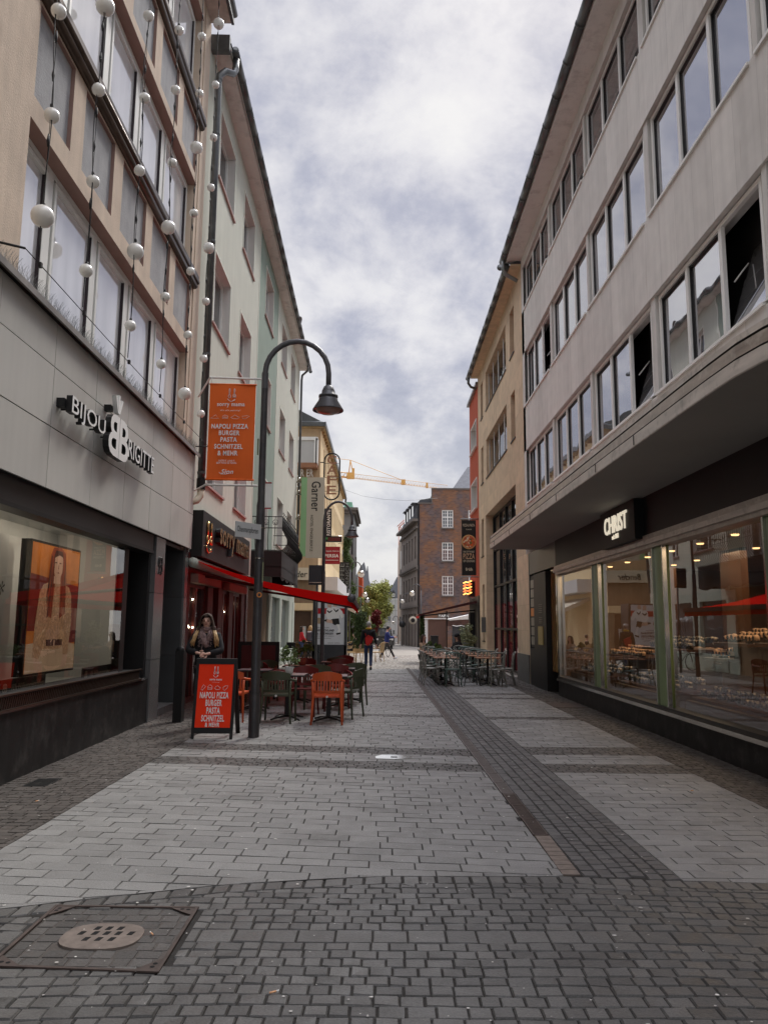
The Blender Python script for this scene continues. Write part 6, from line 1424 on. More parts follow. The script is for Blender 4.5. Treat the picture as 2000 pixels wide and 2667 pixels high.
m_ = MB(); lattice(m_, (6.6, 190, -1), (6.6, 190, 27.3), .8, 24, .09, 0); lattice(m_, (6.6, 190, 28.4), (3.7, 190, 25.6), .5, 6, .08, 0); lattice(m_, (3.7, 190, 25.6), (6.2, 190, 22.3), .5, 6, .08, 0); m_.tube([(3.75, 190, 25.6), (3.75, 190, 18)], .08, 4); m_.tube([(6.2, 190, 23), (4.2, 190, 20)], .08, 4); t.part('jib', m_, ['crane_red', 'crane_red'])
single('overhead_cable', MB().tube([(-4.3, 70, 14.2), (-2, 71, 13.55), (0, 71, 13.25), (2, 71, 13.15), (5, 71, 13.4)], .012, 4), 'zinc', 'thin cable hanging across the street from roof to roof', 'cable', (0, 70, 13.2))
# ================================================================ street lamps
def arch(x0, x1, y, z, h, n=12):
    cx, r = (x0 + x1) / 2, (x1 - x0) / 2
    return [(cx - r * math.cos(math.pi * k / n), y, z + h * math.sin(math.pi * k / n)) for k in range(n + 1)]
def cone_lamp(label, x, y, xh, zpole, ztop, lean=.06, r=.058, zb=0.):
    t = Thing('street_lamp', label, 'street lamp', (x, y, zb), group='street lamps with cone shaped heads')
    m_ = MB(); m_.lathe([(.080, zb - .05), (.080, zb + .62), (.068, zb + .66), (.064, zb + 3.35), (.054, zb + 3.42), (.050, zpole)], (x, y, 0), 14, 0); m_.lathe([(.086, zb + .62), (.086, zb + .65)], (x, y, 0), 14)
    t.part('post', m_, ['post_grey'])
    m_ = MB(); m_.tube([(x, y, zpole - .02)] + arch(x, xh, y, zpole + .05, ztop - zpole) + [(xh, y, zpole - .18)], .042, 10); m_.lathe([(.052, zpole - .2), (.052, zpole + .05)], (x, y, 0), 12); t.part('arm', m_, ['lamp_grey'])
    zt = zpole - .15
    m_ = MB(); m_.lathe([(.03, zt + .02), (.07, zt - .01), (.10, zt - .08), (.105, zt - .14), (.145, zt - .145), (.148, zt - .175), (.13, zt - .18), (.13, zt - .20), (.145, zt - .205), (.145, zt - .225), (.235, zt - .37), (.235, zt - .385), (.22, zt - .38), (.14, zt - .24)], (xh, y, 0), 28)
    so_ = t.part('shade', m_, ['lamp_grey']); m_ = MB(); m_.lathe([(.195, zt - .365), (.17, zt - .40), (.11, zt - .43), (0, zt - .44)], (xh, y, 0), 24); m_.lathe([(.21, zt - .365), (.195, zt - .37)], (xh, y, 0), 24); t.part('lens', m_, ['lamp_glass'], parent=so_)
    return t
lamp = cone_lamp('nearest street lamp, tall grey post rising between the menu board and the cafe chairs', -1.83, 11.32, -.86, 5.35, 5.86)
m_ = MB(); m_.lathe([(.078, 3.0), (.078, 3.015)], (-1.83, 11.32, 0), 12); m_.lathe([(.078, 2.55), (.078, 2.56)], (-1.83, 11.32, 0), 12); m_.box(-1.77, -1.755, 11.25, 11.27, 2.2, 2.5, 1); m_.box(-1.90, -1.88, 11.23, 11.25, 4.1, 4.35, 1); lamp.part('strap', m_, ['chrome', 'leaf_pale'])
m_ = MB(); m_.lathe([(0, 0), (.04, 0)], (-1.80, 11.24, 2.02), 12, 0, ax='y'); m_.lathe([(0, -.002), (.022, -.002)], (-1.80, 11.24, 2.02), 10, 1, ax='y'); lamp.part('sticker', m_, ['orange_spot', 'rust'])
m_ = MB(); m_.box(-1.755, -1.66, 11.2, 11.21, 3.28, 3.68, 0); m_.box(-1.755, -1.66, 11.198, 11.2, 3.66, 3.68, 1); m_.box(-1.755, -1.66, 11.198, 11.2, 3.28, 3.30, 1); lamp.part('small_notice', m_, ['note_white', 'persia_red'])
cone_lamp('second street lamp with cone head, standing between the hotel sign and the ad column', -2.02, 26.0, -1.08, 5.10, 5.72)
t = Thing('street_name_sign', 'small grey street name plate Obenmarspforten fixed to the nearest lamp post', 'street sign', (-1.9, 11.25, 2.9))
A3 = Matrix.Translation((-1.83, 11.25, 2.86)) @ Matrix.Rotation(R(14), 4, 'Y') @ Matrix.Rotation(R(-38), 4, 'Z')
m_ = MB(); m_.box(-.46, 0.03, -.012, 0, .03, .25); t.part('plate', m_.xf(Matrix.Translation((-1.83, 11.22, 2.80)) @ Matrix.Rotation(R(52), 4, 'Z')), ['enamel'])
m_ = MB(); text_into(m_, 'Obenmarspforten', (-.43, -.0135, .08), (1, 0, 0), (0, 0, 1), .40, .11, .002, 0); t.part('lettering', m_.xf(Matrix.Translation((-1.83, 11.22, 2.80)) @ Matrix.Rotation(R(52), 4, 'Z')), ['text_black'])
def globe_lamp(label, x, y, xg, zg, zb=None, flip=1, r=.21, pole=True):
    zb = gz(y) if zb is None else zb
    t = Thing('globe_street_lamp', label, 'street lamp', (x, y, zb), group='street lamps with round globes')
    m_ = MB()
    if pole: m_.tube([(x, y, zb - .05), (x, y, zg + .25)], .045, 8)
    m_.tube([(x, y, zg + .25)] + arch(x, xg, y, zg + .3, .42) + [(xg, y, zg + r)], .032, 8); t.part('post', m_, ['lamp_grey'])
    m_ = MB(); m_.sphere((xg, y, zg), r, 20, 12, 0); m_.lathe([(r * 1.01, 0), (r * 1.03, .01), (r * .9, r * .5), (r * .5, r * .89), (0, r * 1.03)], (xg, y, zg), 20, 1); t.part('globe', m_, ['globe', 'chrome'])
globe_lamp('globe lamp nearest the coffee sign, hanging below the ivy', -1.98, 46, -1.32, 4.62)
globe_lamp('globe lamp on a high arc over the tip of the red awning', -3.0, 62, -1.45, 4.0)
globe_lamp('lower globe lamp just right of the red awning tip', -2.2, 76, -1.55, 4.0, r=.26)
globe_lamp('globe lamp left of the dark post before the stone house', 2.95, 60, 2.25, 4.05)
globe_lamp('smaller globe lamp hanging before the beige tower block', 2.9, 70, 1.75, 3.75, r=.2, pole=False)
globe_lamp('faint distant globe lamp in front of the white house', 1.75, 88, 1.15, 1.9, r=.2)

# ================================================================ advertising column, black boxes
t = Thing('advertising_column', 'large black display column with a lit football poster', 'advertising column', (-2.1, 31.4, gz(31)))
zb = gz(31.5); m_ = MB(); m_.box(-2.84, -1.46, 31.45, 32.3, zb, 2.55, 0); m_.box(-2.84, -2.74, 31.38, 31.46, zb, 2.55, 0); m_.box(-1.55, -1.46, 31.38, 31.46, zb, 2.55, 0); m_.box(-2.84, -1.46, 31.38, 31.46, zb, .78, 0); t.part('housing', m_, ['column_black'])
po = MB(); yy = 31.44; po.box(-2.74, -1.55, yy, yy + .01, .80, 2.5, 0); po.box(-2.74, -1.55, yy - .003, yy, 2.03, 2.26, 1); pst = t.part('poster', po, ['poster_white', 'poster_red'])
m_ = MB()
def pp(pts, mi, d): m_.prism([(-2.74 + u * 1.19, yy - .004 - d, .80 + v * 1.70) for u, v in pts], (0, .001, 0), mi)
pp([(.40, .98), (.46, 1.0), (.54, .98), (.55, .90), (.50, .85), (.42, .88)], 1, .001); pp([(.38, .84), (.47, .88), (.60, .84), (.64, .72), (.60, .60), (.44, .58), (.36, .68)], 0, .002)
pp([(.62, 1.0), (.72, 1.0), (.74, .92), (.66, .87), (.60, .92)], 1, .001); pp([(.55, .88), (.66, .90), (.82, .86), (.92, .78), (.98, .66), (.90, .62), (.84, .70), (.80, .62), (.62, .62)], 0, .0015)
pp([(.40, .82), (.48, .78), (.58, .82), (.56, .78), (.48, .74), (.40, .78)], 3, .003); pp([(.62, .86), (.70, .80), (.80, .85), (.78, .80), (.70, .76), (.63, .82)], 3, .003)
pp([(.56, .60), (.80, .62), (.84, .48), (.66, .46), (.58, .50)], 3, .0025); pp([(.60, .50), (.40, .52), (.34, .56), (.36, .60), (.58, .58)], 1, .0028); pp([(.72, .48), (.82, .48), (.86, .34), (.84, .26), (.76, .30), (.80, .36)], 0, .0028); pp([(.72, .27), (.88, .29), (.86, .25), (.74, .23)], 3, .003); pp([(.30, .58), (.40, .60), (.38, .54), (.30, .55)], 3, .003)
pts = [(.13 + .105 * math.cos(a), .56 + .075 * math.sin(a)) for a in [k * .524 for k in range(12)]]; pp(pts, 2, .002)
t.part('printed_players', m_, ['letter_white', 'skin_print', 'poster_gold', 'text_black'], parent=pst)
m_ = MB()
for s_, u, v, w_, h_, b_ in (('WIR SEHEN UNS', .05, .39, .42, .022, 0), ('DEUTSCHLAND', .05, .31, .60, .05, .03), ('vs. NORWEGEN', .05, .235, .58, .05, .03), ('04. Juni 2024 | Stadion', .05, .185, .60, .028, 0), ('Tickets und Informationen', .05, .14, .50, .025, 0), ('mehr Infos', .45, .03, .4, .025, 0)):
    text_into(m_, s_, (-2.74 + u * 1.19, yy - .006, .80 + v * 1.7), (1, 0, 0), (0, 0, 1), w_ * 1.19, h_ * 1.7, .002, 0, bold=b_, ital=.15 if b_ else 0)
t.part('printing', m_, ['text_black'], parent=pst)
t = Thing('signpost_box', 'dark back of a rectangular traffic sign box on a thin post', 'sign box', (-2.5, 28.5, 0))
m_ = MB(); m_.box(-2.76, -2.22, 28.5, 28.6, 3.05, 3.78, 0); t.part('box', m_, ['column_black']); m_ = MB(); m_.tube([(-2.45, 28.65, gz(28) - .05), (-2.45, 28.65, 3.8)], .045, 8); t.part('post', m_, ['lamp_grey']); m_ = MB(); m_.box(-2.74, -2.28, 28.47, 28.5, 3.12, 3.15); t.part('bracket', m_, ['chrome'])

# ================================================================ menu board
t = Thing('menu_board', 'black A frame menu board with orange red poster, the words NAPOLI PIZZA', 'menu board', (-2.38, 11.1, 0))
W_, Hh = .58, 1.10
def abp(u, v, d=0): return (-2.67 + u * W_ + .0 * v, 11.08 + .18 * v - d, .0 + v * Hh)
m_ = MB()
def slat(u0, u1, v0, v1, th=.03, mi=0, d=0):
    a, b, c, e_ = abp(u0, v0, d), abp(u1, v0, d), abp(u1, v1, d), abp(u0, v1, d); m_.prism([a, b, c, e_], (0, th, .004), mi)
slat(0, .07, 0, 1); slat(.93, 1, 0, 1); slat(.07, .93, .93, 1); slat(.07, .93, .07, .14); slat(.07, .93, .14, .93, .02, 1, -.005); t.part('front_frame', m_, ['black_metal', 'board_red'])
m_ = MB(); 
for xx in (-2.70, -2.16): m_.prism([(xx, 11.72, 0), (xx + .06, 11.72, 0), (xx + .06, 11.30, 1.09), (xx, 11.30, 1.09)], (0, .03, 0))
m_.box(-2.70, -2.1, 11.50, 11.53, .5, .56); t.part('rear_frame', m_, ['black_metal'])
m_ = MB(); UY = Vector((0, .18, Hh)).normalized()
for s_, u, v, w_, h_, b_ in (('sorry mama', .36, .715, .30, .030, .03), ("it's so yummy!", .42, .695, .18, .012, 0), ('NAPOLI PIZZA', .15, .500, .70, .082, .03), ('BURGER', .30, .405, .40, .082, .03), ('PASTA', .335, .310, .33, .082, .03), ('SCHNITZEL', .225, .215, .55, .082, .03), ('& MEHR', .325, .150, .35, .055, .03)):
    o_ = abp(u, v, .008); text_into(m_, s_, o_, (1, 0, 0), UY, w_ * W_, h_ * Hh, .002, 0, bold=b_)
spoon_fork(m_, lambda u, v: abp(.42 + u * .17, .76 + v * .145, .008), 1, 0, .0035)
L2 = lambda pts: m_.tube([abp(u, v, .008) for u, v in pts], .0032, 4, 0)
L2([(.16, .61), (.22, .67), (.27, .65), (.20, .60), (.16, .61)]); L2([(.33, .61), (.33, .65), (.38, .67), (.43, .65), (.43, .61), (.33, .61)]); L2([(.33, .63), (.43, .63)]); L2([(.49, .63), (.56, .66), (.64, .63), (.60, .61), (.53, .61), (.49, .63)]); L2([(.71, .61), (.70, .64), (.76, .66), (.82, .66), (.80, .63), (.74, .60), (.71, .61)])
t.part('printing', m_, ['white_text'])
# ================================================================ cafe furniture, left
def terrace_chair(mt):
    """moulded stacking armchair, faces +y, origin on the floor"""
    t = Thing('terrace_chair', '', 'chair', (0, 0, 0), local=True)
    m_ = MB()
    m_.prism([(-.21, -.20, .43), (.21, -.20, .43), (.235, .22, .45), (-.235, .22, .45)], (0, 0, .028))
    for k in range(9): m_.box(-.20, .20, -.17 + k * .042, -.145 + k * .042, .458, .468)
    t.part('seat', m_, [mt]); 
    for sx in (-1, 1):
        m_ = MB(); m_.tube([(sx * .25, -.24, 0), (sx * .232, -.21, .30), (sx * .225, -.20, .46), (sx * .235, -.215, .68)], [.017, .02, .022, .02], 8); t.part('leg', m_, [mt])
        m_ = MB(); m_.tube([(sx * .255, .24, 0), (sx * .25, .22, .40), (sx * .255, .20, .64)], [.017, .02, .02], 8); t.part('leg', m_, [mt])
        m_ = MB(); m_.tube([(sx * .255, .21, .65), (sx * .27, .05, .675), (sx * .262, -.12, .69), (sx * .20, -.235, .72)], .021, 8); t.part('armrest', m_, [mt])
    m_ = MB(); n = 10
    for z0, z1 in ((.50, .545), (.70, .80)):
        P = lambda k, z, d: ((-.24 + .48 * k / n), -.20 - (.075 + d) * math.sin(math.pi * k / n) - (z - .5) * .12, z + (.0 if z1 < .6 else (.05 * math.sin(math.pi * k / n) if z > .75 else -.0)))
        for k in range(n):
            for d in (0, .02): m_.quad(P(k, z0, d), P(k + 1, z0, d), P(k + 1, z1, d), P(k, z1, d))
            m_.quad(P(k, z1, 0), P(k + 1, z1, 0), P(k + 1, z1, .02), P(k, z1, .02)); m_.quad(P(k, z0, 0), P(k, z0, .02), P(k + 1, z0, .02), P(k + 1, z0, 0))
    for k in range(1, 10):
        x = -.24 + .048 * k; yy = -.21 - .075 * math.sin(math.pi * k / 10); m_.box(x - .011, x + .011, yy - .012 - .018, yy, .54, .71)
    t.part('backrest', m_, [mt])
    m_ = MB(); m_.lathe([(0, 0), (.02, 0)], (0, -.215, .445), 10, ax='y', mi=0); t.part('badge', m_, ['slot_white'])
    return t.o
def cafe_table(w_=.62, d_=.62):
    t = Thing('cafe_table', '', 'table', (0, 0, 0), local=True)
    m_ = MB(); m_.box(-w_ / 2, w_ / 2, -d_ / 2, d_ / 2, .725, .75, 0); m_.box(-w_ / 2 + .006, w_ / 2 - .006, -d_ / 2 + .006, d_ / 2 - .006, .7505, .753, 1); t.part('tabletop', m_, ['table_black', 'table_top'])
    m_ = MB(); m_.box(-.032, .032, -.032, .032, .04, .725); t.part('column', m_, ['table_black'])
    m_ = MB()
    for a in range(4):
        an = R(45 + 90 * a); m_.tube([(0, 0, .06), (.20 * math.cos(an), .20 * math.sin(an), .045), (.34 * math.cos(an), .34 * math.sin(an), .012)], [.024, .02, .014], 6)
    t.part('foot', m_, ['table_black']); return t.o
protos = {}
def put(kind, maker, key, x, y, rot, label, group, z=0):
    if (kind, key) not in protos:
        o = maker(); protos[(kind, key)] = o; o.matrix_world = Matrix.Translation((x, y, z)) @ Matrix.Rotation(rot, 4, 'Z'); o['label'] = label; o['group'] = group; return o
    return copy_thing(protos[(kind, key)], (x, y, z), rot, label, group)
CH = 'armchairs on the cafe terrace under the red awning'
for c_, x, y, a, lb in [
    ('chair_orange', -.90, 12.94, .04, 'orange armchair nearest the camera, its slatted back turned to us'),
    ('chair_green', -1.72, 13.04, -.05, 'olive green armchair in the front row, between lamp post and orange armchair'),
    ('chair_orange', -2.50, 13.2, -.1, 'orange armchair half hidden behind the lamp post, beside the menu board'),
    ('chair_maroon', -1.42, 14.05, 3.05, 'dark red armchair facing us behind the olive green armchair'),
    ('chair_green', -.64, 13.80, 1.2, 'dark armchair turned sideways right behind the nearest orange armchair'),
    ('chair_maroon', -.85, 14.9, 3.3, 'dark red armchair behind the front tables, seen over the orange armchair'),
    ('chair_green', -1.25, 15.2, .1, 'dark armchair in the second row, low behind the front tables'),
    ('chair_green', -.62, 16.02, .35, 'dark green armchair at the outer right edge of the terrace, leg splayed to the kerb'),
    ('chair_maroon', -.92, 17.3, 3.1, 'dark red armchair beyond the rightmost table'),
    ('chair_maroon', -2.05, 15.6, -1.4, 'dark red armchair sideways near the potted plant'),
    ('chair_maroon', -1.75, 17.5, 3.1, 'red backed armchair in the third row, under the red flower pot'),
    ('chair_green', -2.5, 16.4, 2.9, 'dark armchair deep in the third row near the doors'),
    ('chair_maroon', -2.9, 14.3, -.6, 'dark red armchair near the restaurant doors, beside the woman'),
    ('chair_green', -1.1, 18.7, .1, 'dark armchair in the last row before the display column'),
    ('chair_maroon', -1.0, 19.3, 2.9, 'dark red armchair in the last row at the outer right end')]:
    put('chair', lambda c_=c_: terrace_chair(c_), c_, x, y, a, lb, CH)
TB = 'black tables on the cafe terrace'
for x, y, a, lb in [(-.90, 13.30, .03, 'black table behind the nearest orange armchair'), (-1.62, 13.50, -.03, 'black table with the small potted plant'), (-.85, 15.55, 0, 'black table in the second row of the cafe terrace'), (-1.75, 16.4, 0, 'black table with the red flower pot'), (-.66, 16.65, .05, 'black table at the right end of the cafe terrace, its pale top catching light'), (-2.4, 14.8, 0, 'black table near the restaurant doors'), (-1.1, 18.1, 0, 'black table in the last row of the cafe terrace')]:
    put('table', cafe_table, 0, x, y, a, lb, TB)
def potted(label, x, y, z, s, pot, r, seed):
    t = Thing('potted_plant', label, 'potted plant', (x, y, z)); m_ = MB(); m_.lathe([(0, z), (r * .8, z), (r, z + r * 1.7), (r * .88, z + r * 1.7), (r * .8, z + r * 1.4), (0, z + r * 1.4)], (x, y, 0), 14); t.part('pot', m_, [pot])
    m_ = MB(); leaves(m_, (x, y, z + r * 1.7 + s * .55), (s * .55, s * .55, s * .6), 420, .028, seed=seed, clumps=12); 
    for k in range(6): a = k * 1.05; m_.tube([(x, y, z + r * 1.4), (x + s * .25 * math.cos(a), y + s * .25 * math.sin(a), z + r * 1.7 + s * .8)], .004, 4)
    t.part('foliage', m_, ['leaf_green'])
potted('small plant in a whitish pot on the table behind the olive green armchair', -1.60, 13.45, .753, .34, 'pot_white', .075, 31)
potted('small plant in a red pot on the table in the third row', -1.68, 16.4, .753, .36, 'pot_red', .085, 32)
t = Thing('red_screen', 'black framed red screen panel standing near the restaurant doors', 'screen', (-2.7, 17, 0))
m_ = MB(); m_.box(-3.15, -2.25, 17.0, 17.05, .25, 1.22, 0); m_.box(-3.07, -2.33, 16.99, 17.0, .33, 1.14, 1); t.part('panel', m_, ['black_metal', 'shop_red']); m_ = MB(); m_.box(-3.1, -3.05, 16.9, 17.2, 0, .3); m_.box(-2.35, -2.3, 16.9, 17.2, 0, .3); t.part('foot', m_, ['black_metal'])
single('door_shrub', (lambda m_: (leaves(m_, (-3.45, 14.9, 1.2), (.2, .3, .5), 700, .035, seed=77, clumps=14), m_)[1])(MB()), 'leaf_green', 'dark green shrub beside the grey pillar at the red doors', 'shrub', (-3.45, 14.9, .6))
t = Thing('card_reader_post', 'slim dark post with a rounded top at the corner pillar', 'post', (-3.35, 12.9, 0)); m_ = MB(); m_.box(-3.42, -3.28, 12.9, 13.1, 0, 1.15); m_.lathe([(0, 0), (.07, 0), (.07, .05), (0, .05)], (-3.35, 12.92, 1.15), 14, ax='y'); t.part('housing', m_, ['black_metal'])

# ================================================================ bistro chairs, right
def bistro(mt):
    t = Thing('bistro_chair', '', 'chair', (0, 0, 0), local=True)
    m_ = MB(); m_.lathe([(0, .462), (.19, .462), (.205, .455), (.205, .438), (.19, .43), (0, .43)], (0, 0, 0), 16); m_.xf(Matrix.Diagonal((1.03, .98, 1, 1))); t.part('seat', m_, [mt])
    for sx in (-1, 1):
        m_ = MB(); m_.tube([(sx * .215, -.25, 0), (sx * .185, -.19, .28), (sx * .178, -.175, .45), (sx * .185, -.20, .70), (sx * .20, -.235, .87)], [.013, .015, .016, .015, .014], 7); t.part('leg', m_, [mt])
        m_ = MB(); m_.tube([(sx * .20, .20, 0), (sx * .17, .15, .30), (sx * .155, .13, .43)], .014, 7); t.part('leg', m_, [mt])
    m_ = MB(); m_.tube([(-.215, -.23, .85), (-.13, -.265, .885), (0, -.275, .895), (.13, -.265, .885), (.215, -.23, .85)], [.014, .02, .022, .02, .014], 8); t.part('top_rail', m_, [mt])
    m_ = MB()
    for sx in (-1, 1): m_.tube([(sx * .175, -.185, .49), (sx * .06, -.215, .62), (-sx * .06, -.235, .74), (-sx * .17, -.25, .86)], .010, 6)
    t.part('cross_bars', m_, [mt])
    m_ = MB()
    for sx in (-1, 1): m_.tube([(sx * .18, -.18, .20), (sx * .12, 0, .31), (sx * .17, .15, .2)], .009, 5)
    m_.tube([(-.17, .15, .22), (0, .12, .31), (.17, .15, .22)], .009, 5); m_.tube([(-.18, -.18, .22), (0, -.14, .31), (.18, -.18, .22)], .009, 5); t.part('stretcher', m_, [mt]); return t.o
def bistro_table():
    t = Thing('bistro_table', '', 'table', (0, 0, 0), local=True); m_ = MB(); m_.box(-.33, .33, -.31, .31, .725, .75); t.part('tabletop', m_, ['wood_top']); m_ = MB(); m_.tube([(0, 0, .03), (0, 0, .72)], .032, 8); t.part('column', m_, ['table_black'])
    m_ = MB()
    for a in range(4): an = R(45 + 90 * a); m_.tube([(0, 0, .08), (.3 * math.cos(an), .3 * math.sin(an), .012)], [.028, .014], 6)
    t.part('foot', m_, ['table_black']); return t.o
BC, BT = 'cross backed chairs on the right terrace', 'wood topped tables on the right terrace'
ordn = ['nearest', 'second', 'third', 'fourth', 'fifth', 'sixth']
for i, y in enumerate([21.35, 22.7, 24.1, 25.5, 26.9, 28.3]):
    x = 1.72 - .02 * i
    put('btable', bistro_table, 0, x, y, 0, f'{ordn[i]} wooden table in the left row of the right terrace', BT)
    k1, k2 = [('bistro_teal', 'bistro_grey'), ('bistro_grey', 'bistro_teal'), ('bistro_teal', 'bistro_grey'), ('bistro_teal', 'bistro_dark'), ('bistro_grey', 'bistro_teal'), ('bistro_grey', 'bistro_grey')][i]
    nmc = {'bistro_teal': 'teal', 'bistro_grey': 'grey', 'bistro_dark': 'dark'}
    put('bchair', lambda c_=k1: bistro(c_), k1, x + (.15 if i == 0 else random.uniform(-.05, .05)), y - .42, random.uniform(-.1, .1), f'{nmc[k1]} cross backed chair at the near side of the {ordn[i]} table, left row', BC)
    put('bchair', lambda c_=k2: bistro(c_), k2, x + random.uniform(-.05, .05), y + .46, math.pi + random.uniform(-.1, .1), f'{nmc[k2]} cross backed chair at the far side of the {ordn[i]} table, left row', BC)
    if i in (0, 1): put('bchair', lambda: bistro('bistro_grey'), 'bistro_grey', x - .38, y + .0, -1.5, f'grey cross backed chair on the street side of the {ordn[i]} table, left row', BC)
for i, y in enumerate([21.45, 22.8, 24.2, 25.6, 27.0]):
    x = 2.88 - .04 * i
    put('btable', bistro_table, 0, x, y, 0, f'{ordn[i]} wooden table in the right row of the right terrace', BT)
    k1, k2 = [('bistro_grey', 'bistro_grey'), ('bistro_grey', 'bistro_teal'), ('bistro_teal', 'bistro_grey'), ('bistro_grey', 'bistro_teal'), ('bistro_teal', 'bistro_grey')][i]
    put('bchair', lambda c_=k1: bistro(c_), k1, x + .18, y - .44, random.uniform(-.1, .1), f'{nmc[k1]} cross backed chair at the near side of the {ordn[i]} table, right row', BC)
    put('bchair', lambda c_=k2: bistro(c_), k2, x, y + .46, math.pi + random.uniform(-.1, .1), f'{nmc[k2]} cross backed chair at the far side of the {ordn[i]} table, right row', BC)
    if i < 4: put('bchair', lambda c_='bistro_dark' if i == 0 else 'bistro_grey': bistro(c_), 'bistro_dark' if i == 0 else 'bistro_grey', x - .46, y - .12, -1.45, f'{"dark" if i == 0 else "grey"} cross backed chair, its side turned to us, left of the {ordn[i]} table, right row', BC)
    if i < 3: put('bchair', lambda: bistro('bistro_grey'), 'bistro_grey', x + .50, y + .05, 1.5, f'grey cross backed chair on the wall side of the {ordn[i]} table, right row', BC)
for i, (x, y) in enumerate(((1.72, 24.1), (1.6, 26.9))): potted('small leafy plant on the %s table of the left row, right terrace' % ('third', 'fifth')[i], x, y, .753, .22, 'pot_white', .05, 40 + i)
t = Thing('oleander_tub', 'pale leaved oleander bush in a dark tub by the red house', 'potted bush', (3.55, 33.0, gz(33))); m_ = MB(); m_.lathe([(0, gz(33)), (.28, gz(33)), (.34, .42), (0, .42)], (3.55, 33, 0), 14); t.part('tub', m_, ['black']); m_ = MB(); leaves(m_, (3.55, 33, 1.05), (.5, .5, .58), 1500, .05, seed=50, clumps=26); t.part('foliage', m_, ['leaf_pale'])
t = Thing('litter_bin', 'dark square litter bin on the far right terrace', 'bin', (2.55, 35.0, gz(35))); m_ = MB(); m_.box(2.4, 2.78, 39, 39.3, gz(39), 1.05); m_.box(2.38, 2.80, 38.98, 39.32, 1.05, 1.1); m_.box(2.62, 2.85, 38.5, 38.7, gz(39), .6); t.part('body', m_, ['column_black'])
# wicker terrace further on
def wicker():
    t = Thing('wicker_chair', '', 'chair', (0, 0, 0), local=True); m_ = MB(); m_.box(-.22, .22, -.22, .22, .42, .46); t.part('seat', m_, ['wicker'])
    for sx in (-1, 1):
        for sy in (-1, 1): m_ = MB(); m_.tube([(sx * .23, sy * .24, 0), (sx * .2, sy * .2, .43)], .016, 6); t.part('leg', m_, ['wicker'])
    m_ = MB(); n = 8
    for k in range(n):
        f3 = lambda q, z: (-.24 + .48 * q / n, -.18 - .10 * math.sin(math.pi * q / n) - (z - .45) * .15, z + (.06 * math.sin(math.pi * q / n) if z > .7 else 0))
        m_.quad(f3(k, .47), f3(k + 1, .47), f3(k + 1, .84), f3(k, .84))
    m_.tube([(-.24, .1, .62), (-.26, -.1, .64), (-.22, -.24, .86), (0, -.34, .92), (.22, -.24, .86), (.26, -.1, .64), (.24, .1, .62)], .016, 6); t.part('backrest', m_, ['wicker']); return t.o
for x, y, a, lb in [(-1.30, 35.2, 2.4, 'wicker chair nearest the display column'), (-.98, 35.4, .1, 'wicker chair with its woven back to us'), (-.62, 36.2, -.5, 'wicker chair just left of the man with the red bag'), (-.22, 36.6, 1.2, 'wicker chair seen right of the man with the red bag'), (-1.5, 37.2, 3., 'wicker chair in the second row by the far cafe')]:
    put('wchair', wicker, 0, x, y, a, lb, 'wicker chairs of the far cafe', gz(y))
# bicycle
def bicycle(label, x, y, rot, s=1.):
    t = Thing('bicycle', label, 'bicycle', (x, y, gz(y)), rot=rot, local=True)
    for xx in (-.52, .52):
        m_ = MB(); m_.tube([(xx + .33 * math.cos(a), 0, .34 + .33 * math.sin(a)) for a in [k * .2618 for k in range(24)]], .018, 6, close=True)
        for k in range(10): a = k * .314 * 2; m_.tube([(xx, 0, .34), (xx + .32 * math.cos(a), 0, .34 + .32 * math.sin(a))], .002, 3)
        t.part('wheel', m_, ['tyre'])
    m_ = MB()
    for p in ([(-.52, 0, .34), (-.1, 0, .30), (.38, 0, .72), (-.22, 0, .62), (-.1, 0, .30)], [(-.52, 0, .34), (-.2, 0, .62)], [(.52, 0, .34), (.36, 0, .85)], [(-.22, 0, .62), (-.26, 0, .92)]): m_.tube(p, .016, 6)
    t.part('frame', m_, ['black_metal']); m_ = MB(); m_.tube([(.25, -.26, .98), (.36, -.05, .95), (.36, .05, .95), (.25, .26, .98)], .012, 6); t.part('handlebar', m_, ['chrome']); m_ = MB(); m_.prism([(-.40, -.08, .93), (-.14, -.02, .93), (-.14, .02, .93), (-.40, .08, .93)], (0, 0, .05)); t.part('saddle', m_, ['black']); m_ = MB(); m_.box(.40, .62, -.15, .15, .72, .95); t.part('basket', m_, ['black_metal'])
bicycle('bicycle leaning before the display column, wheel towards the red jacket woman', -3.1, 30.2, 2.75)
bicycle('bicycle standing by the wicker chairs beyond the man with the red bag', .12, 43, 1.2)
t = Thing('parked_car', 'dark car parked far down the street behind the man in the blue jacket', 'car', (.15, 66, gz(66)))
m_ = MB(); zc = gz(66); pr_ = [(-.80, zc + .3), (-.84, zc + .95), (-.66, zc + 1.0), (-.52, zc + 1.72), (.52, zc + 1.72), (.66, zc + 1.0), (.84, zc + .95), (.80, zc + .3)]
m_.prism([(.15 + a, 64, b) for a, b in pr_], (0, 3.8, 0)); t.part('body', m_, ['car_black']); m_ = MB(); m_.prism([(.15 - .55, 63.99, zc + 1.05), (.15 + .55, 63.99, zc + 1.05), (.15 + .44, 63.99, zc + 1.6), (.15 - .44, 63.99, zc + 1.6)], (0, .01, 0)); t.part('windscreen', m_, ['glass_far'])
for sx in (-.7, .45): m_ = MB(); m_.lathe([(0, -.1), (.3, -.1), (.3, .1), (0, .1)], (.15 + sx + .12, 64.5, zc + .3), 14, ax='x'); t.part('wheel', m_, ['tyre'])
for sx in (-.75, .5): m_ = MB(); m_.box(.15 + sx, .15 + sx + .24, 63.97, 64, zc + .72, zc + .86); t.part('headlight', m_, ['white_clad'])
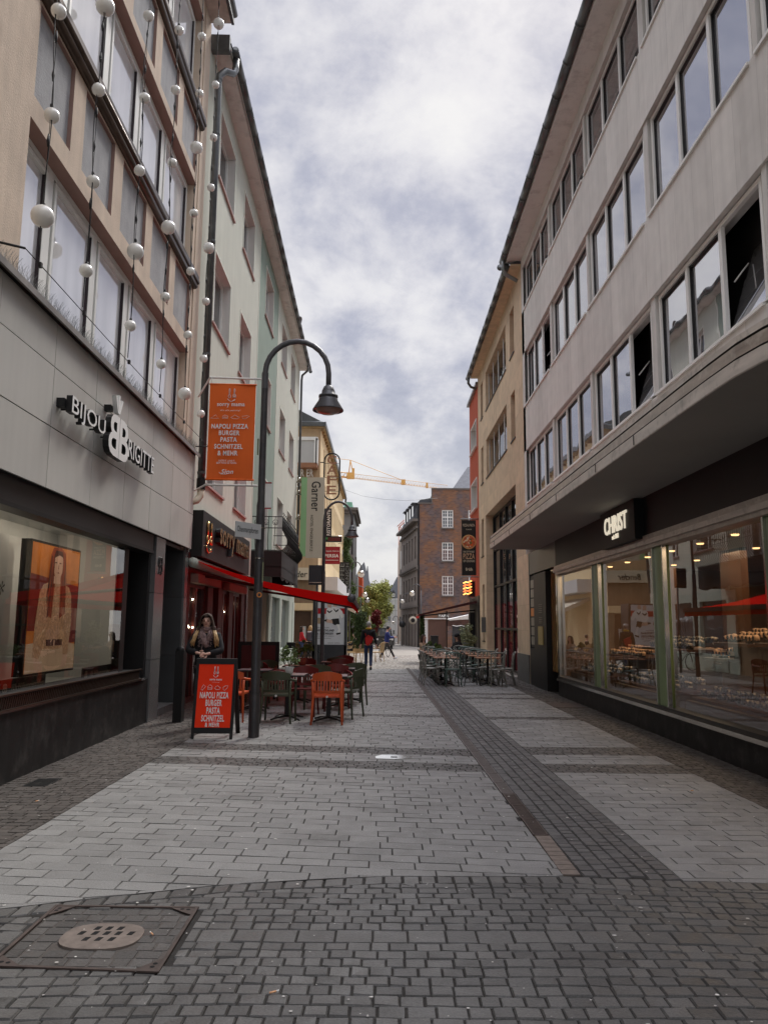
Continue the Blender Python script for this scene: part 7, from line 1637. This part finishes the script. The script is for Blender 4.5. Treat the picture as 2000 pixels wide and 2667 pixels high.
m_ = MB(); m_.tube([(1.95, 78, gz(78)), (1.95, 78, 2.4)], .05, 6); m_.lathe([(0, -.02), (.33, -.02), (.33, .02), (0, .02)], (1.95, 77.9, 1.7), 16, 0, ax='y'); single('round_sign_post', m_, ['column_black'], 'dark round sign on a thin post before the beige tower block', 'sign', (1.95, 78, gz(78)))
m_ = MB(); m_.lathe([(0, -.03), (.36, -.03), (.36, .03), (0, .03)], (2.72, 70.5, 2.06), 18, 0, ax='y'); m_.lathe([(0, -.04), (.2, -.04)], (2.72, 70.45, 2.06), 10, 1, ax='y'); m_.tube([(2.72, 70.5, 2.06), (3.4, 71.5, 2.06)], .02, 4, 1); single('round_hanging_sign', m_, ['hotel_beige', 'black'], 'round cream sign with dark emblem projecting from the stone house', 'shop sign', (2.72, 70.5, 2.06))
m_ = MB(); m_.tube([(2.95, 60.3, gz(60) - .05), (2.95, 60.3, 3.6)], .07, 8); single('dark_bollard_post', m_, 'column_black', 'thick dark post at the left edge of the brown screen wall', 'post', (2.95, 60.3, gz(60)))
for x, z1, lb in ((1.15, .35, 'small white barrier foot at the end of the street'), (1.85, .35, 'second small white barrier foot, right of the first')): single('barrier_foot', MB().box(x, x + .3, 86, 86.3, gz(86), gz(86) + z1), 'white_clad', lb, 'barrier', (x, 86, gz(86)))
m_ = MB(); m_.prism([(-1.25, 58, 1.5), (-.95, 58, 2.2), (-.85, 58, 1.4)], (0, .05, 0)); m_.tube([(-1.0, 58, gz(58)), (-1.0, 58, 2.3)], .03, 6); single('closed_parasol', m_, ['hotel_beige'], 'folded cream parasol standing among the terrace bushes', 'parasol', (-1, 58, gz(58)))
# ================================================================ people
def skin_mesh(name, vs, es, rs, mats, sub=2):
    me = bpy.data.meshes.new(name); me.from_pydata([tuple(v) for v in vs], es, [])
    ob = bpy.data.objects.new(name, me); C.objects.link(ob)
    ob.modifiers.new('s', 'SKIN'); sd = me.skin_vertices[0].data
    for i, r in enumerate(rs):
        sd[i].radius = (r, r) if not isinstance(r, tuple) else r
        sd[i].use_root = (i == 0)
    m = ob.modifiers.new('u', 'SUBSURF'); m.levels = sub; m.render_levels = sub
    out = bpy.data.meshes.new_from_object(ob.evaluated_get(bpy.context.evaluated_depsgraph_get()))
    bpy.data.objects.remove(ob); bpy.data.meshes.remove(me)
    out.name = name
    for m_ in mats: out.materials.append(M(m_))
    out.polygons.foreach_set('use_smooth', [True] * len(out.polygons)); return out
def ik(a, b, l1, l2, pole):
    a, b = Vector(a), Vector(b); d = b - a; D = min(d.length, (l1 + l2) * .999); u = d.normalized(); b = a + u * D
    x = (l1 * l1 - l2 * l2 + D * D) / (2 * D); h = math.sqrt(max(0, l1 * l1 - x * x)); p = Vector(pole); p = (p - u * p.dot(u)).normalized()
    return a + u * x + p * h, b
def join_meshes(name, mbs_or_meshes, mats):
    vs, fs, mi, sm = [], [], [], []
    for m, k in mbs_or_meshes:
        o = len(vs)
        if isinstance(m, MB): vs += m.v; fs += [[i + o for i in f] for f in m.f]; mi += [k] * len(m.f); sm += m.sm
        else: vs += [tuple(v.co) for v in m.vertices]; fs += [[i + o for i in p.vertices] for p in m.polygons]; mi += [k] * len(m.polygons); sm += [True] * len(m.polygons); bpy.data.meshes.remove(m)
    me = bpy.data.meshes.new(name); me.from_pydata(vs, [], fs)
    for q in mats: me.materials.append(M(q))
    me.polygons.foreach_set('material_index', mi); me.polygons.foreach_set('use_smooth', sm); me.update(); return me
def person(label, pos, head, H=1.70, lfoot=(.10, 0, .07), rfoot=(-.10, 0, .07), lhand=(.27, -.05, .80), rhand=(-.27, -.05, .80), lpole=(.3, 1, 0), rpole=(-.3, 1, 0), coat='coat_black', legs='jeans', shoe='shoe_dark', hair='hair_brown', hairlen=0., hairends=None, pelvis=(0, 0, .93), lean=0., girth=1., skirt=0., look=0., finger=False, sit=False, group=None, female=False, skin_='skin'):
    t = Thing('person', label, 'person', pos, rot=head, group=group, local=True); s = H / 1.70
    V = lambda x, y, z: Vector((x, y, z)); pv = V(*pelvis)
    ln_ = lambda z: V(0, -lean * z, z)
    sp1, ch, nb, nt, hm, ht = pv + ln_(.19), pv + ln_(.37), pv + ln_(.51), pv + ln_(.60) + V(0, -.01, 0), pv + ln_(.68) + V(0, -.03 - look * .03, -.01), pv + ln_(.75) + V(0, -.02 - look * .05, 0)
    sw = .155 if female else .175
    g = girth
    arms = []
    for sx, hd, pl in ((1, lhand, lpole), (-1, rhand, rpole)):
        sh = ch + V(sx * sw, .01, .085); el, wr = ik(sh, V(*hd), .27, .245, pl); arms.append((sh, el, wr, sx))
    lg = []
    for sx, ft in ((1, lfoot), (-1, rfoot)):
        hp = pv + V(sx * .085, 0, -.02); an = V(*ft); kn, an = ik(hp, an, .42, .42, (0, -1, 0) if not sit else (0, -.4, 1)); lg.append((hp, kn, an, sx))
    # body
    vs = [pv, sp1, ch, nb, nt, hm, ht]; es = [(0, 1), (1, 2), (2, 3), (3, 4), (4, 5), (5, 6)]; rs = [.12, .10, .115, .055, .05, (.078, .095), (.058, .075)]
    vs.insert(5, nt.lerp(hm, .45)); es = [(i, i + 1) for i in range(7)]; rs.insert(5, (.062, .075))
    for sh, el, wr, sx in arms:
        k = len(vs); pd = (wr - el).normalized(); vs += [sh, el, wr, wr + pd * .07]; rs += [.045, .036, (.022, .028), (.018, .036)]; es += [(2, k), (k, k + 1), (k + 1, k + 2), (k + 2, k + 3)]
    for hp, kn, an, sx in lg:
        k = len(vs); vs += [hp, kn, an]; rs += [.08, .052, .038]; es += [(0, k), (k, k + 1), (k + 1, k + 2)]
    bm_ = skin_mesh('body', vs, es, rs, ['skin'], 2)
    fb = MB()
    for sh, el, wr, sx in arms:
        pd = (wr - el).normalized(); side = pd.cross(V(0, -1, .2)).normalized(); dn = pd.cross(side).normalized()
        if dn.z > 0: dn = -dn
        for q, (o_, ln2) in enumerate(((-.027, .062), (-.009, .075), (.009, .070), (.027, .055))):
            b0 = wr + pd * .075 + side * o_; fb.tube([b0, b0 + pd * ln2 * .5 + dn * .006, b0 + pd * ln2 * .85 + dn * .022], [.0088, .008, .006], 6)
        b0 = wr + pd * .03 - side * .03 * (1); fb.tube([b0, b0 - side * .022 + pd * .03, b0 - side * .022 + pd * .058 + dn * .01], [.0105, .009, .007], 6)
    # face: nose, ears
    f0 = hm + V(0, -.088, 0)
    fb.tube([f0 + V(0, .006, .028), f0 + V(0, -.012, -.006), f0 + V(0, .004, -.016)], [.007, .012, .008], 6)
    for sx in (1, -1): fb.sphere(tuple(hm + V(sx * .078, .005, -.005)), .024, 8, 6, 0, (.4, .8, 1.2))
    parts = [(bm_, 0), (fb, 0)]
    me = join_meshes('body', parts, ['skin'])
    me.materials[0] = M(skin_); bo = t.part('body', me, ['skin'])
    fc = MB()
    for sx in (1, -1):
        fc.sphere(tuple(f0 + V(sx * .030, .012, .018)), .012, 8, 6, 0, (1.4, .6, .8)); fc.sphere(tuple(f0 + V(sx * .030, .006, .018)), .0085, 6, 5, 1); fc.tube([f0 + V(sx * .014, .004, .036), f0 + V(sx * .030, .002, .040), f0 + V(sx * .046, .012, .036)], .005, 4, 1)
    fc.tube([f0 + V(-.022, .012, -.038), f0 + V(0, .002, -.036), f0 + V(.022, .012, -.038)], [.004, .008, .004], 6, 2)
    t.part('face_features', fc, ['eye_white', 'skin_dark', 'lips'])
    # clothes
    vs = [pv + V(0, 0, -.04 - skirt * .3), pv + V(0, 0, .07), sp1 + V(0, 0, .02), ch, ch + V(0, .0, .09), nb + V(0, .005, -.01)]; rs = [(.165 * g + skirt * .06, .135 * g), (.155 * g, .125 * g), (.150 * g, .120 * g), (.160 * g, .125 * g), (.135 * g, .105 * g), .072]; es = [(i, i + 1) for i in range(5)]
    for sh, el, wr, sx in arms:
        k = len(vs); vs += [sh + V(sx * .01, 0, -.01), el, wr + (el - wr).normalized() * .02]; rs += [.066 * g, .056 * g, .042]; es += [(4, k), (k, k + 1), (k + 1, k + 2)]
    t.part('jacket', skin_mesh('jacket', vs, es, rs, [coat], 2), [coat])
    vs = [pv + V(0, 0, .02)]; rs = [(.145, .115)]; es = []
    for hp, kn, an, sx in lg:
        k = len(vs); vs += [hp + V(0, 0, -.06) if not sit else hp, kn, kn.lerp(an, .5), an + V(0, 0, .03)]; rs += [.095, .070, .060, .055]; es += [(0, k), (k, k + 1), (k + 1, k + 2), (k + 2, k + 3)]
    t.part('trousers', skin_mesh('trousers', vs, es, rs, [legs], 2), [legs])
    for hp, kn, an, sx in lg:
        fw = V(0, -1, 0)
        if not sit:
            d_ = (an - kn).normalized(); fw = V(0, -1, min(.8, max(-.8, -d_.y * .9)))
        fw.normalize(); m_ = MB(); m_.tube([an - fw * .06 + V(0, 0, -.025), an + fw * .03 + V(0, 0, -.025), an + fw * .12 + V(0, 0, -.04), an + fw * .18 + V(0, 0, -.045)], [.036, .046, .042, .022], 8); t.part('shoe', m_, [shoe])
    # hair
    m_ = MB(); c = hm + V(0, .018, .035); ri = random.Random(hash(label) % 1000)
    n0 = len(m_.v); m_.sphere((0, 0, 0), .104, 18, 12, 0, (.90, 1.02, .95)); 
    keep = []
    for f in m_.f:
        cx = sum(m_.v[i][1] for i in f) / len(f); cz = sum(m_.v[i][2] for i in f) / len(f)
        keep.append(not (cx < -.035 and cz < .050) and cz > -.075)
    m_.f = [f for f, q in zip(m_.f, keep) if q]; m_.m = m_.m[:len(m_.f)]; m_.r = m_.r[:len(m_.f)]; m_.sm = m_.sm[:len(m_.f)]
    m_.xf(Matrix.Translation(c))
    m2 = MB()
    if hairlen:
        for k in range(46):
            a = R(-18 + 216 * k / 45); x, y = .088 * math.cos(a), .092 * math.sin(a)
            st = c + V(x * .8, y * .8, .045); wv = ri.uniform(-.015, .015)
            p1 = c + V(x * 1.05, y * 1.02, -.03); p2 = c + V(x * (1.35 + wv * 8), y * 1.12 + .01, -hairlen * .5); p3 = c + V(x * (1.5 + wv * 14), y * 1.05 + wv, -hairlen * ri.uniform(.75, 1.05))
            m_.tube([st, p1, p1.lerp(p2, .6), p2], [.012, .016, .016, .014], 5, 0)
            (m2 if hairends else m_).tube([p1.lerp(p2, .8), p2, p2.lerp(p3, .6) + V(wv, wv, 0), p3], [.014, .015, .013, .004], 5, 0)
    ho = t.part('hair', m_, [hair])
    if hairends and hairlen: t.part('hair_ends', m2, [hairends], parent=ho)
    t.sc = s
    if abs(s - 1) > .001: t.o.scale = (s, s, s)
    t.J = dict(pv=pv, ch=ch, nb=nb, hm=hm, arms=arms)
    return t
# the woman behind the menu board
t = person('woman in black coat with grey fur collar and long hair behind the menu board', (-2.78, 12.3, 0), R(4), 1.73, lhand=(.07, -.27, 1.12), rhand=(-.08, -.26, 1.13), lpole=(1, .5, -.4), rpole=(-1, .5, -.4), coat='coat_black', legs='coat_black', hair='hair_brown', hairlen=.36, hairends='hair_blond', female=True, girth=1.2, skin_='skin_pale')
m_ = MB(); hm_ = t.J['hm']
for sx in (1, -1):
    m_.sphere(tuple(hm_ + Vector((sx * .032, -.082, .014))), .017, 10, 6, 0, (1.35, .55, .8)); m_.tube([hm_ + Vector((sx * .012, -.094, .036)), hm_ + Vector((sx * .034, -.094, .043)), hm_ + Vector((sx * .056, -.080, .034))], .0045, 5, 0)
t.part('dark_eye_sockets', m_, ['skin_dark'])  # eye sockets darkened by colour, with brow lines
m_ = MB(); J = t.J; rn = random.Random(4)
for k in range(520):
    a = rn.random(); side_ = rn.choice((-1, 1)); v = rn.random()
    x = side_ * (.085 * (1 - v) + .02) + rn.gauss(0, .028); z = J['nb'].z + .075 - v * .29 + rn.gauss(0, .018); y = J['nb'].y - .05 - .075 * min(1, v * 2) + (.05 * (1 - v) * abs(x) * 8) + rn.gauss(0, .012)
    p = Vector((x, y, z)); d = Vector((rn.gauss(0, .5) + side_ * .3, -.5 + rn.gauss(0, .4), -.4 + rn.gauss(0, .5))).normalized(); m_.tube([p, p + d * .028], [.010, .0015], 4)
m_.tube([J['nb'] + Vector((-.09, .03, .06)), J['nb'] + Vector((0, -.06, .045)), J['nb'] + Vector((.09, .03, .06))], .04, 8); m_.tube([J['nb'] + Vector((-.09, .03, .03)), J['nb'] + Vector((-.06, -.06, -.02)), J['nb'] + Vector((.01, -.125, -.16)), J['nb'] + Vector((.03, -.13, -.23))], [.04, .05, .055, .03], 8); m_.tube([J['nb'] + Vector((.09, .03, .03)), J['nb'] + Vector((.07, -.06, -.01)), J['nb'] + Vector((.05, -.12, -.13))], [.04, .05, .04], 8)
t.part('fur_collar', m_, ['fur'])
m_ = MB(); m2 = MB()
for k in range(54):
    sd_ = 1 if k % 2 else -1; q = rn.random(); hm = J['hm']
    a0 = hm + Vector((sd_ * (.004 + .05 * q), -.050 + .04 * q, .118 - .02 * q)); am = hm + Vector((sd_ * (.06 + .02 * q), -.075 + .04 * q, .085 - .01 * q)); a1 = hm + Vector((sd_ * .09, -.060 + .05 * q, .02)); a2 = hm + Vector((sd_ * (.098 + .02 * q), -.05 + .04 * q, -.09)); a3 = hm + Vector((sd_ * (.13 + .05 * q), -.08 - .04 * rn.random(), -.22)); a4 = hm + Vector((sd_ * (.14 + .08 * rn.random()), -.13 - .03 * rn.random(), -.30 - .09 * rn.random()))
    m_.tube([a0, am, a1, a2, a2.lerp(a3, .5)], [.009, .011, .013, .014, .012], 5); m2.tube([a2.lerp(a3, .35), a3, a3.lerp(a4, .5) + Vector((rn.uniform(-.012, .012), 0, 0)), a4], [.013, .012, .009, .003], 5)
t.part('front_hair', m_, ['hair_brown']); t.part('front_hair_ends', m2, ['hair_blond'])
# man walking away with a red bag
t = person('man walking away in dark jacket with a red shoulder bag and yellow scarf', (-.52, 28.7, gz(28.7)), R(180), 1.73, lfoot=(.09, -.10, .07), rfoot=(-.09, .14, .10), lhand=(.29, -.06, .82), rhand=(-.29, .06, .82), coat='coat_black', legs='jeans', hair='hair_grey', girth=1.15)
m_ = MB(); m_.prism([(-.17, .16, 1.17), (.02, .19, 1.25), (.12, .16, 1.15), (.10, .16, .93), (.02, .17, .86), (-.12, .16, .98)], (0, .09, 0)); m_.tube([(.1, .16, 1.2), (.14, .02, 1.42), (.08, -.12, 1.3), (-.16, -.12, 1.1), (-.17, .14, 1.05)], .014, 5); t.part('shoulder_bag', m_, ['bag_red'])
m_ = MB(); m_.tube([(.08 * math.cos(a), .085 * math.sin(a) + .0, 1.475) for a in [k * .52 for k in range(12)]], .032, 7, close=True); t.part('scarf', m_, ['scarf_yellow'])
# man in the blue jacket
t = person('man in blue jacket and grey trousers striding right while reading his phone', (.20, 38.6, gz(38.6)), R(95), 1.70, lfoot=(.08, -.40, .10), rfoot=(-.08, .36, .09), lhand=(.10, -.40, 1.14), rhand=(-.12, -.38, 1.12), coat='coat_blue', legs='trousers_grey', shoe='shoe_white', hair='hair_black', girth=1.12, pelvis=(0, 0, .88), lean=.05, look=1.2)
m_ = MB(); m_.box(-.03, .04, -.52, -.50, 1.10, 1.24); t.part('phone', m_, ['black'])
person('woman in red jacket and blue jeans by the shop entrance', (-4.02, 38.6, gz(38.6)), R(100), 1.60, rhand=(-.15, -.25, .95), coat='coat_red', legs='jeans', hair='hair_brown', hairlen=.22, female=True)
t = person('blond woman in grey hooded jacket beside the woman in red', (-3.62, 38.9, gz(38.9)), R(150), 1.64, lhand=(.15, -.25, 1.0), coat='coat_grey', legs='trousers_grey', hair='hair_blond', hairlen=.2, female=True, girth=1.1)
m_ = MB(); m_.tube([(-.09, .05, 1.42), (-.05, .12, 1.40), (.05, .12, 1.40), (.09, .05, 1.42)], .035, 6); t.part('hood', m_, ['note_white'])
FG = 'walkers far down the street'
person('distant walker in beige coat and black trousers before the stone house', (2.45, 90, gz(90)), R(170), 1.66, lfoot=(.1, -.1, .07), coat='coat_beige', legs='coat_black', hair='hair_brown', hairlen=.2, group=FG, girth=1.1)
person('distant walker in black with white shoes, second from left in the far group', (3.0, 90.3, gz(90)), R(180), 1.72, coat='coat_black', legs='coat_black', shoe='shoe_white', hair='hair_black', group=FG, girth=1.25)
person('distant grey haired walker right beside the one in black', (3.38, 90.6, gz(90)), R(175), 1.74, coat='coat_black', legs='coat_black', hair='hair_grey', group=FG, girth=1.15)
person('distant walker in dark blue jacket and pale jeans near the round sign', (3.80, 90, gz(90)), R(190), 1.74, lfoot=(.1, -.2, .09), rfoot=(-.1, .15, .1), coat='coat_grey', legs='coat_grey', hair='hair_brown', group=FG, girth=1.15)
person('distant walker in dark grey standing by the thick dark post', (3.75, 72, gz(72)), R(180), 1.72, coat='coat_grey', legs='coat_black', hair='hair_black', group=FG, girth=1.15)
SIT = dict(pelvis=(0, 0, .52), lfoot=(.10, -.42, .07), rfoot=(-.10, -.44, .07), sit=True, lhand=(.12, -.38, .76), rhand=(-.12, -.38, .76))
person('seated woman with long brown hair and beige top on the right terrace', (1.50, 28.9, gz(28.9)), R(60), 1.68, coat='coat_beige', legs='coat_black', hair='hair_brown', hairlen=.42, female=True, **SIT)
t = person('seated person in black with a dark cap at the back of the right terrace', (2.72, 28.3, gz(28.3)), R(-70), 1.74, coat='coat_black', legs='coat_black', hair='hair_brown', hairlen=.3, girth=1.2, **SIT)
m_ = MB(); hm = t.J['hm']; m_.sphere(tuple(hm + Vector((0, .015, .055))), .108, 14, 8, 0, (1, 1.05, .8)); m_.lathe([(0, 0), (.1, 0), (.1, .008), (0, .008)], (hm.x, hm.y - .09, hm.z + .05), 12); t.part('cap', m_, ['coat_black'])
person('seated guest in dark clothes at the wicker chairs of the far cafe', (-1.32, 37.4, gz(37)), R(-80), 1.72, coat='coat_black', legs='coat_black', hair='hair_black', girth=1.15, **SIT)
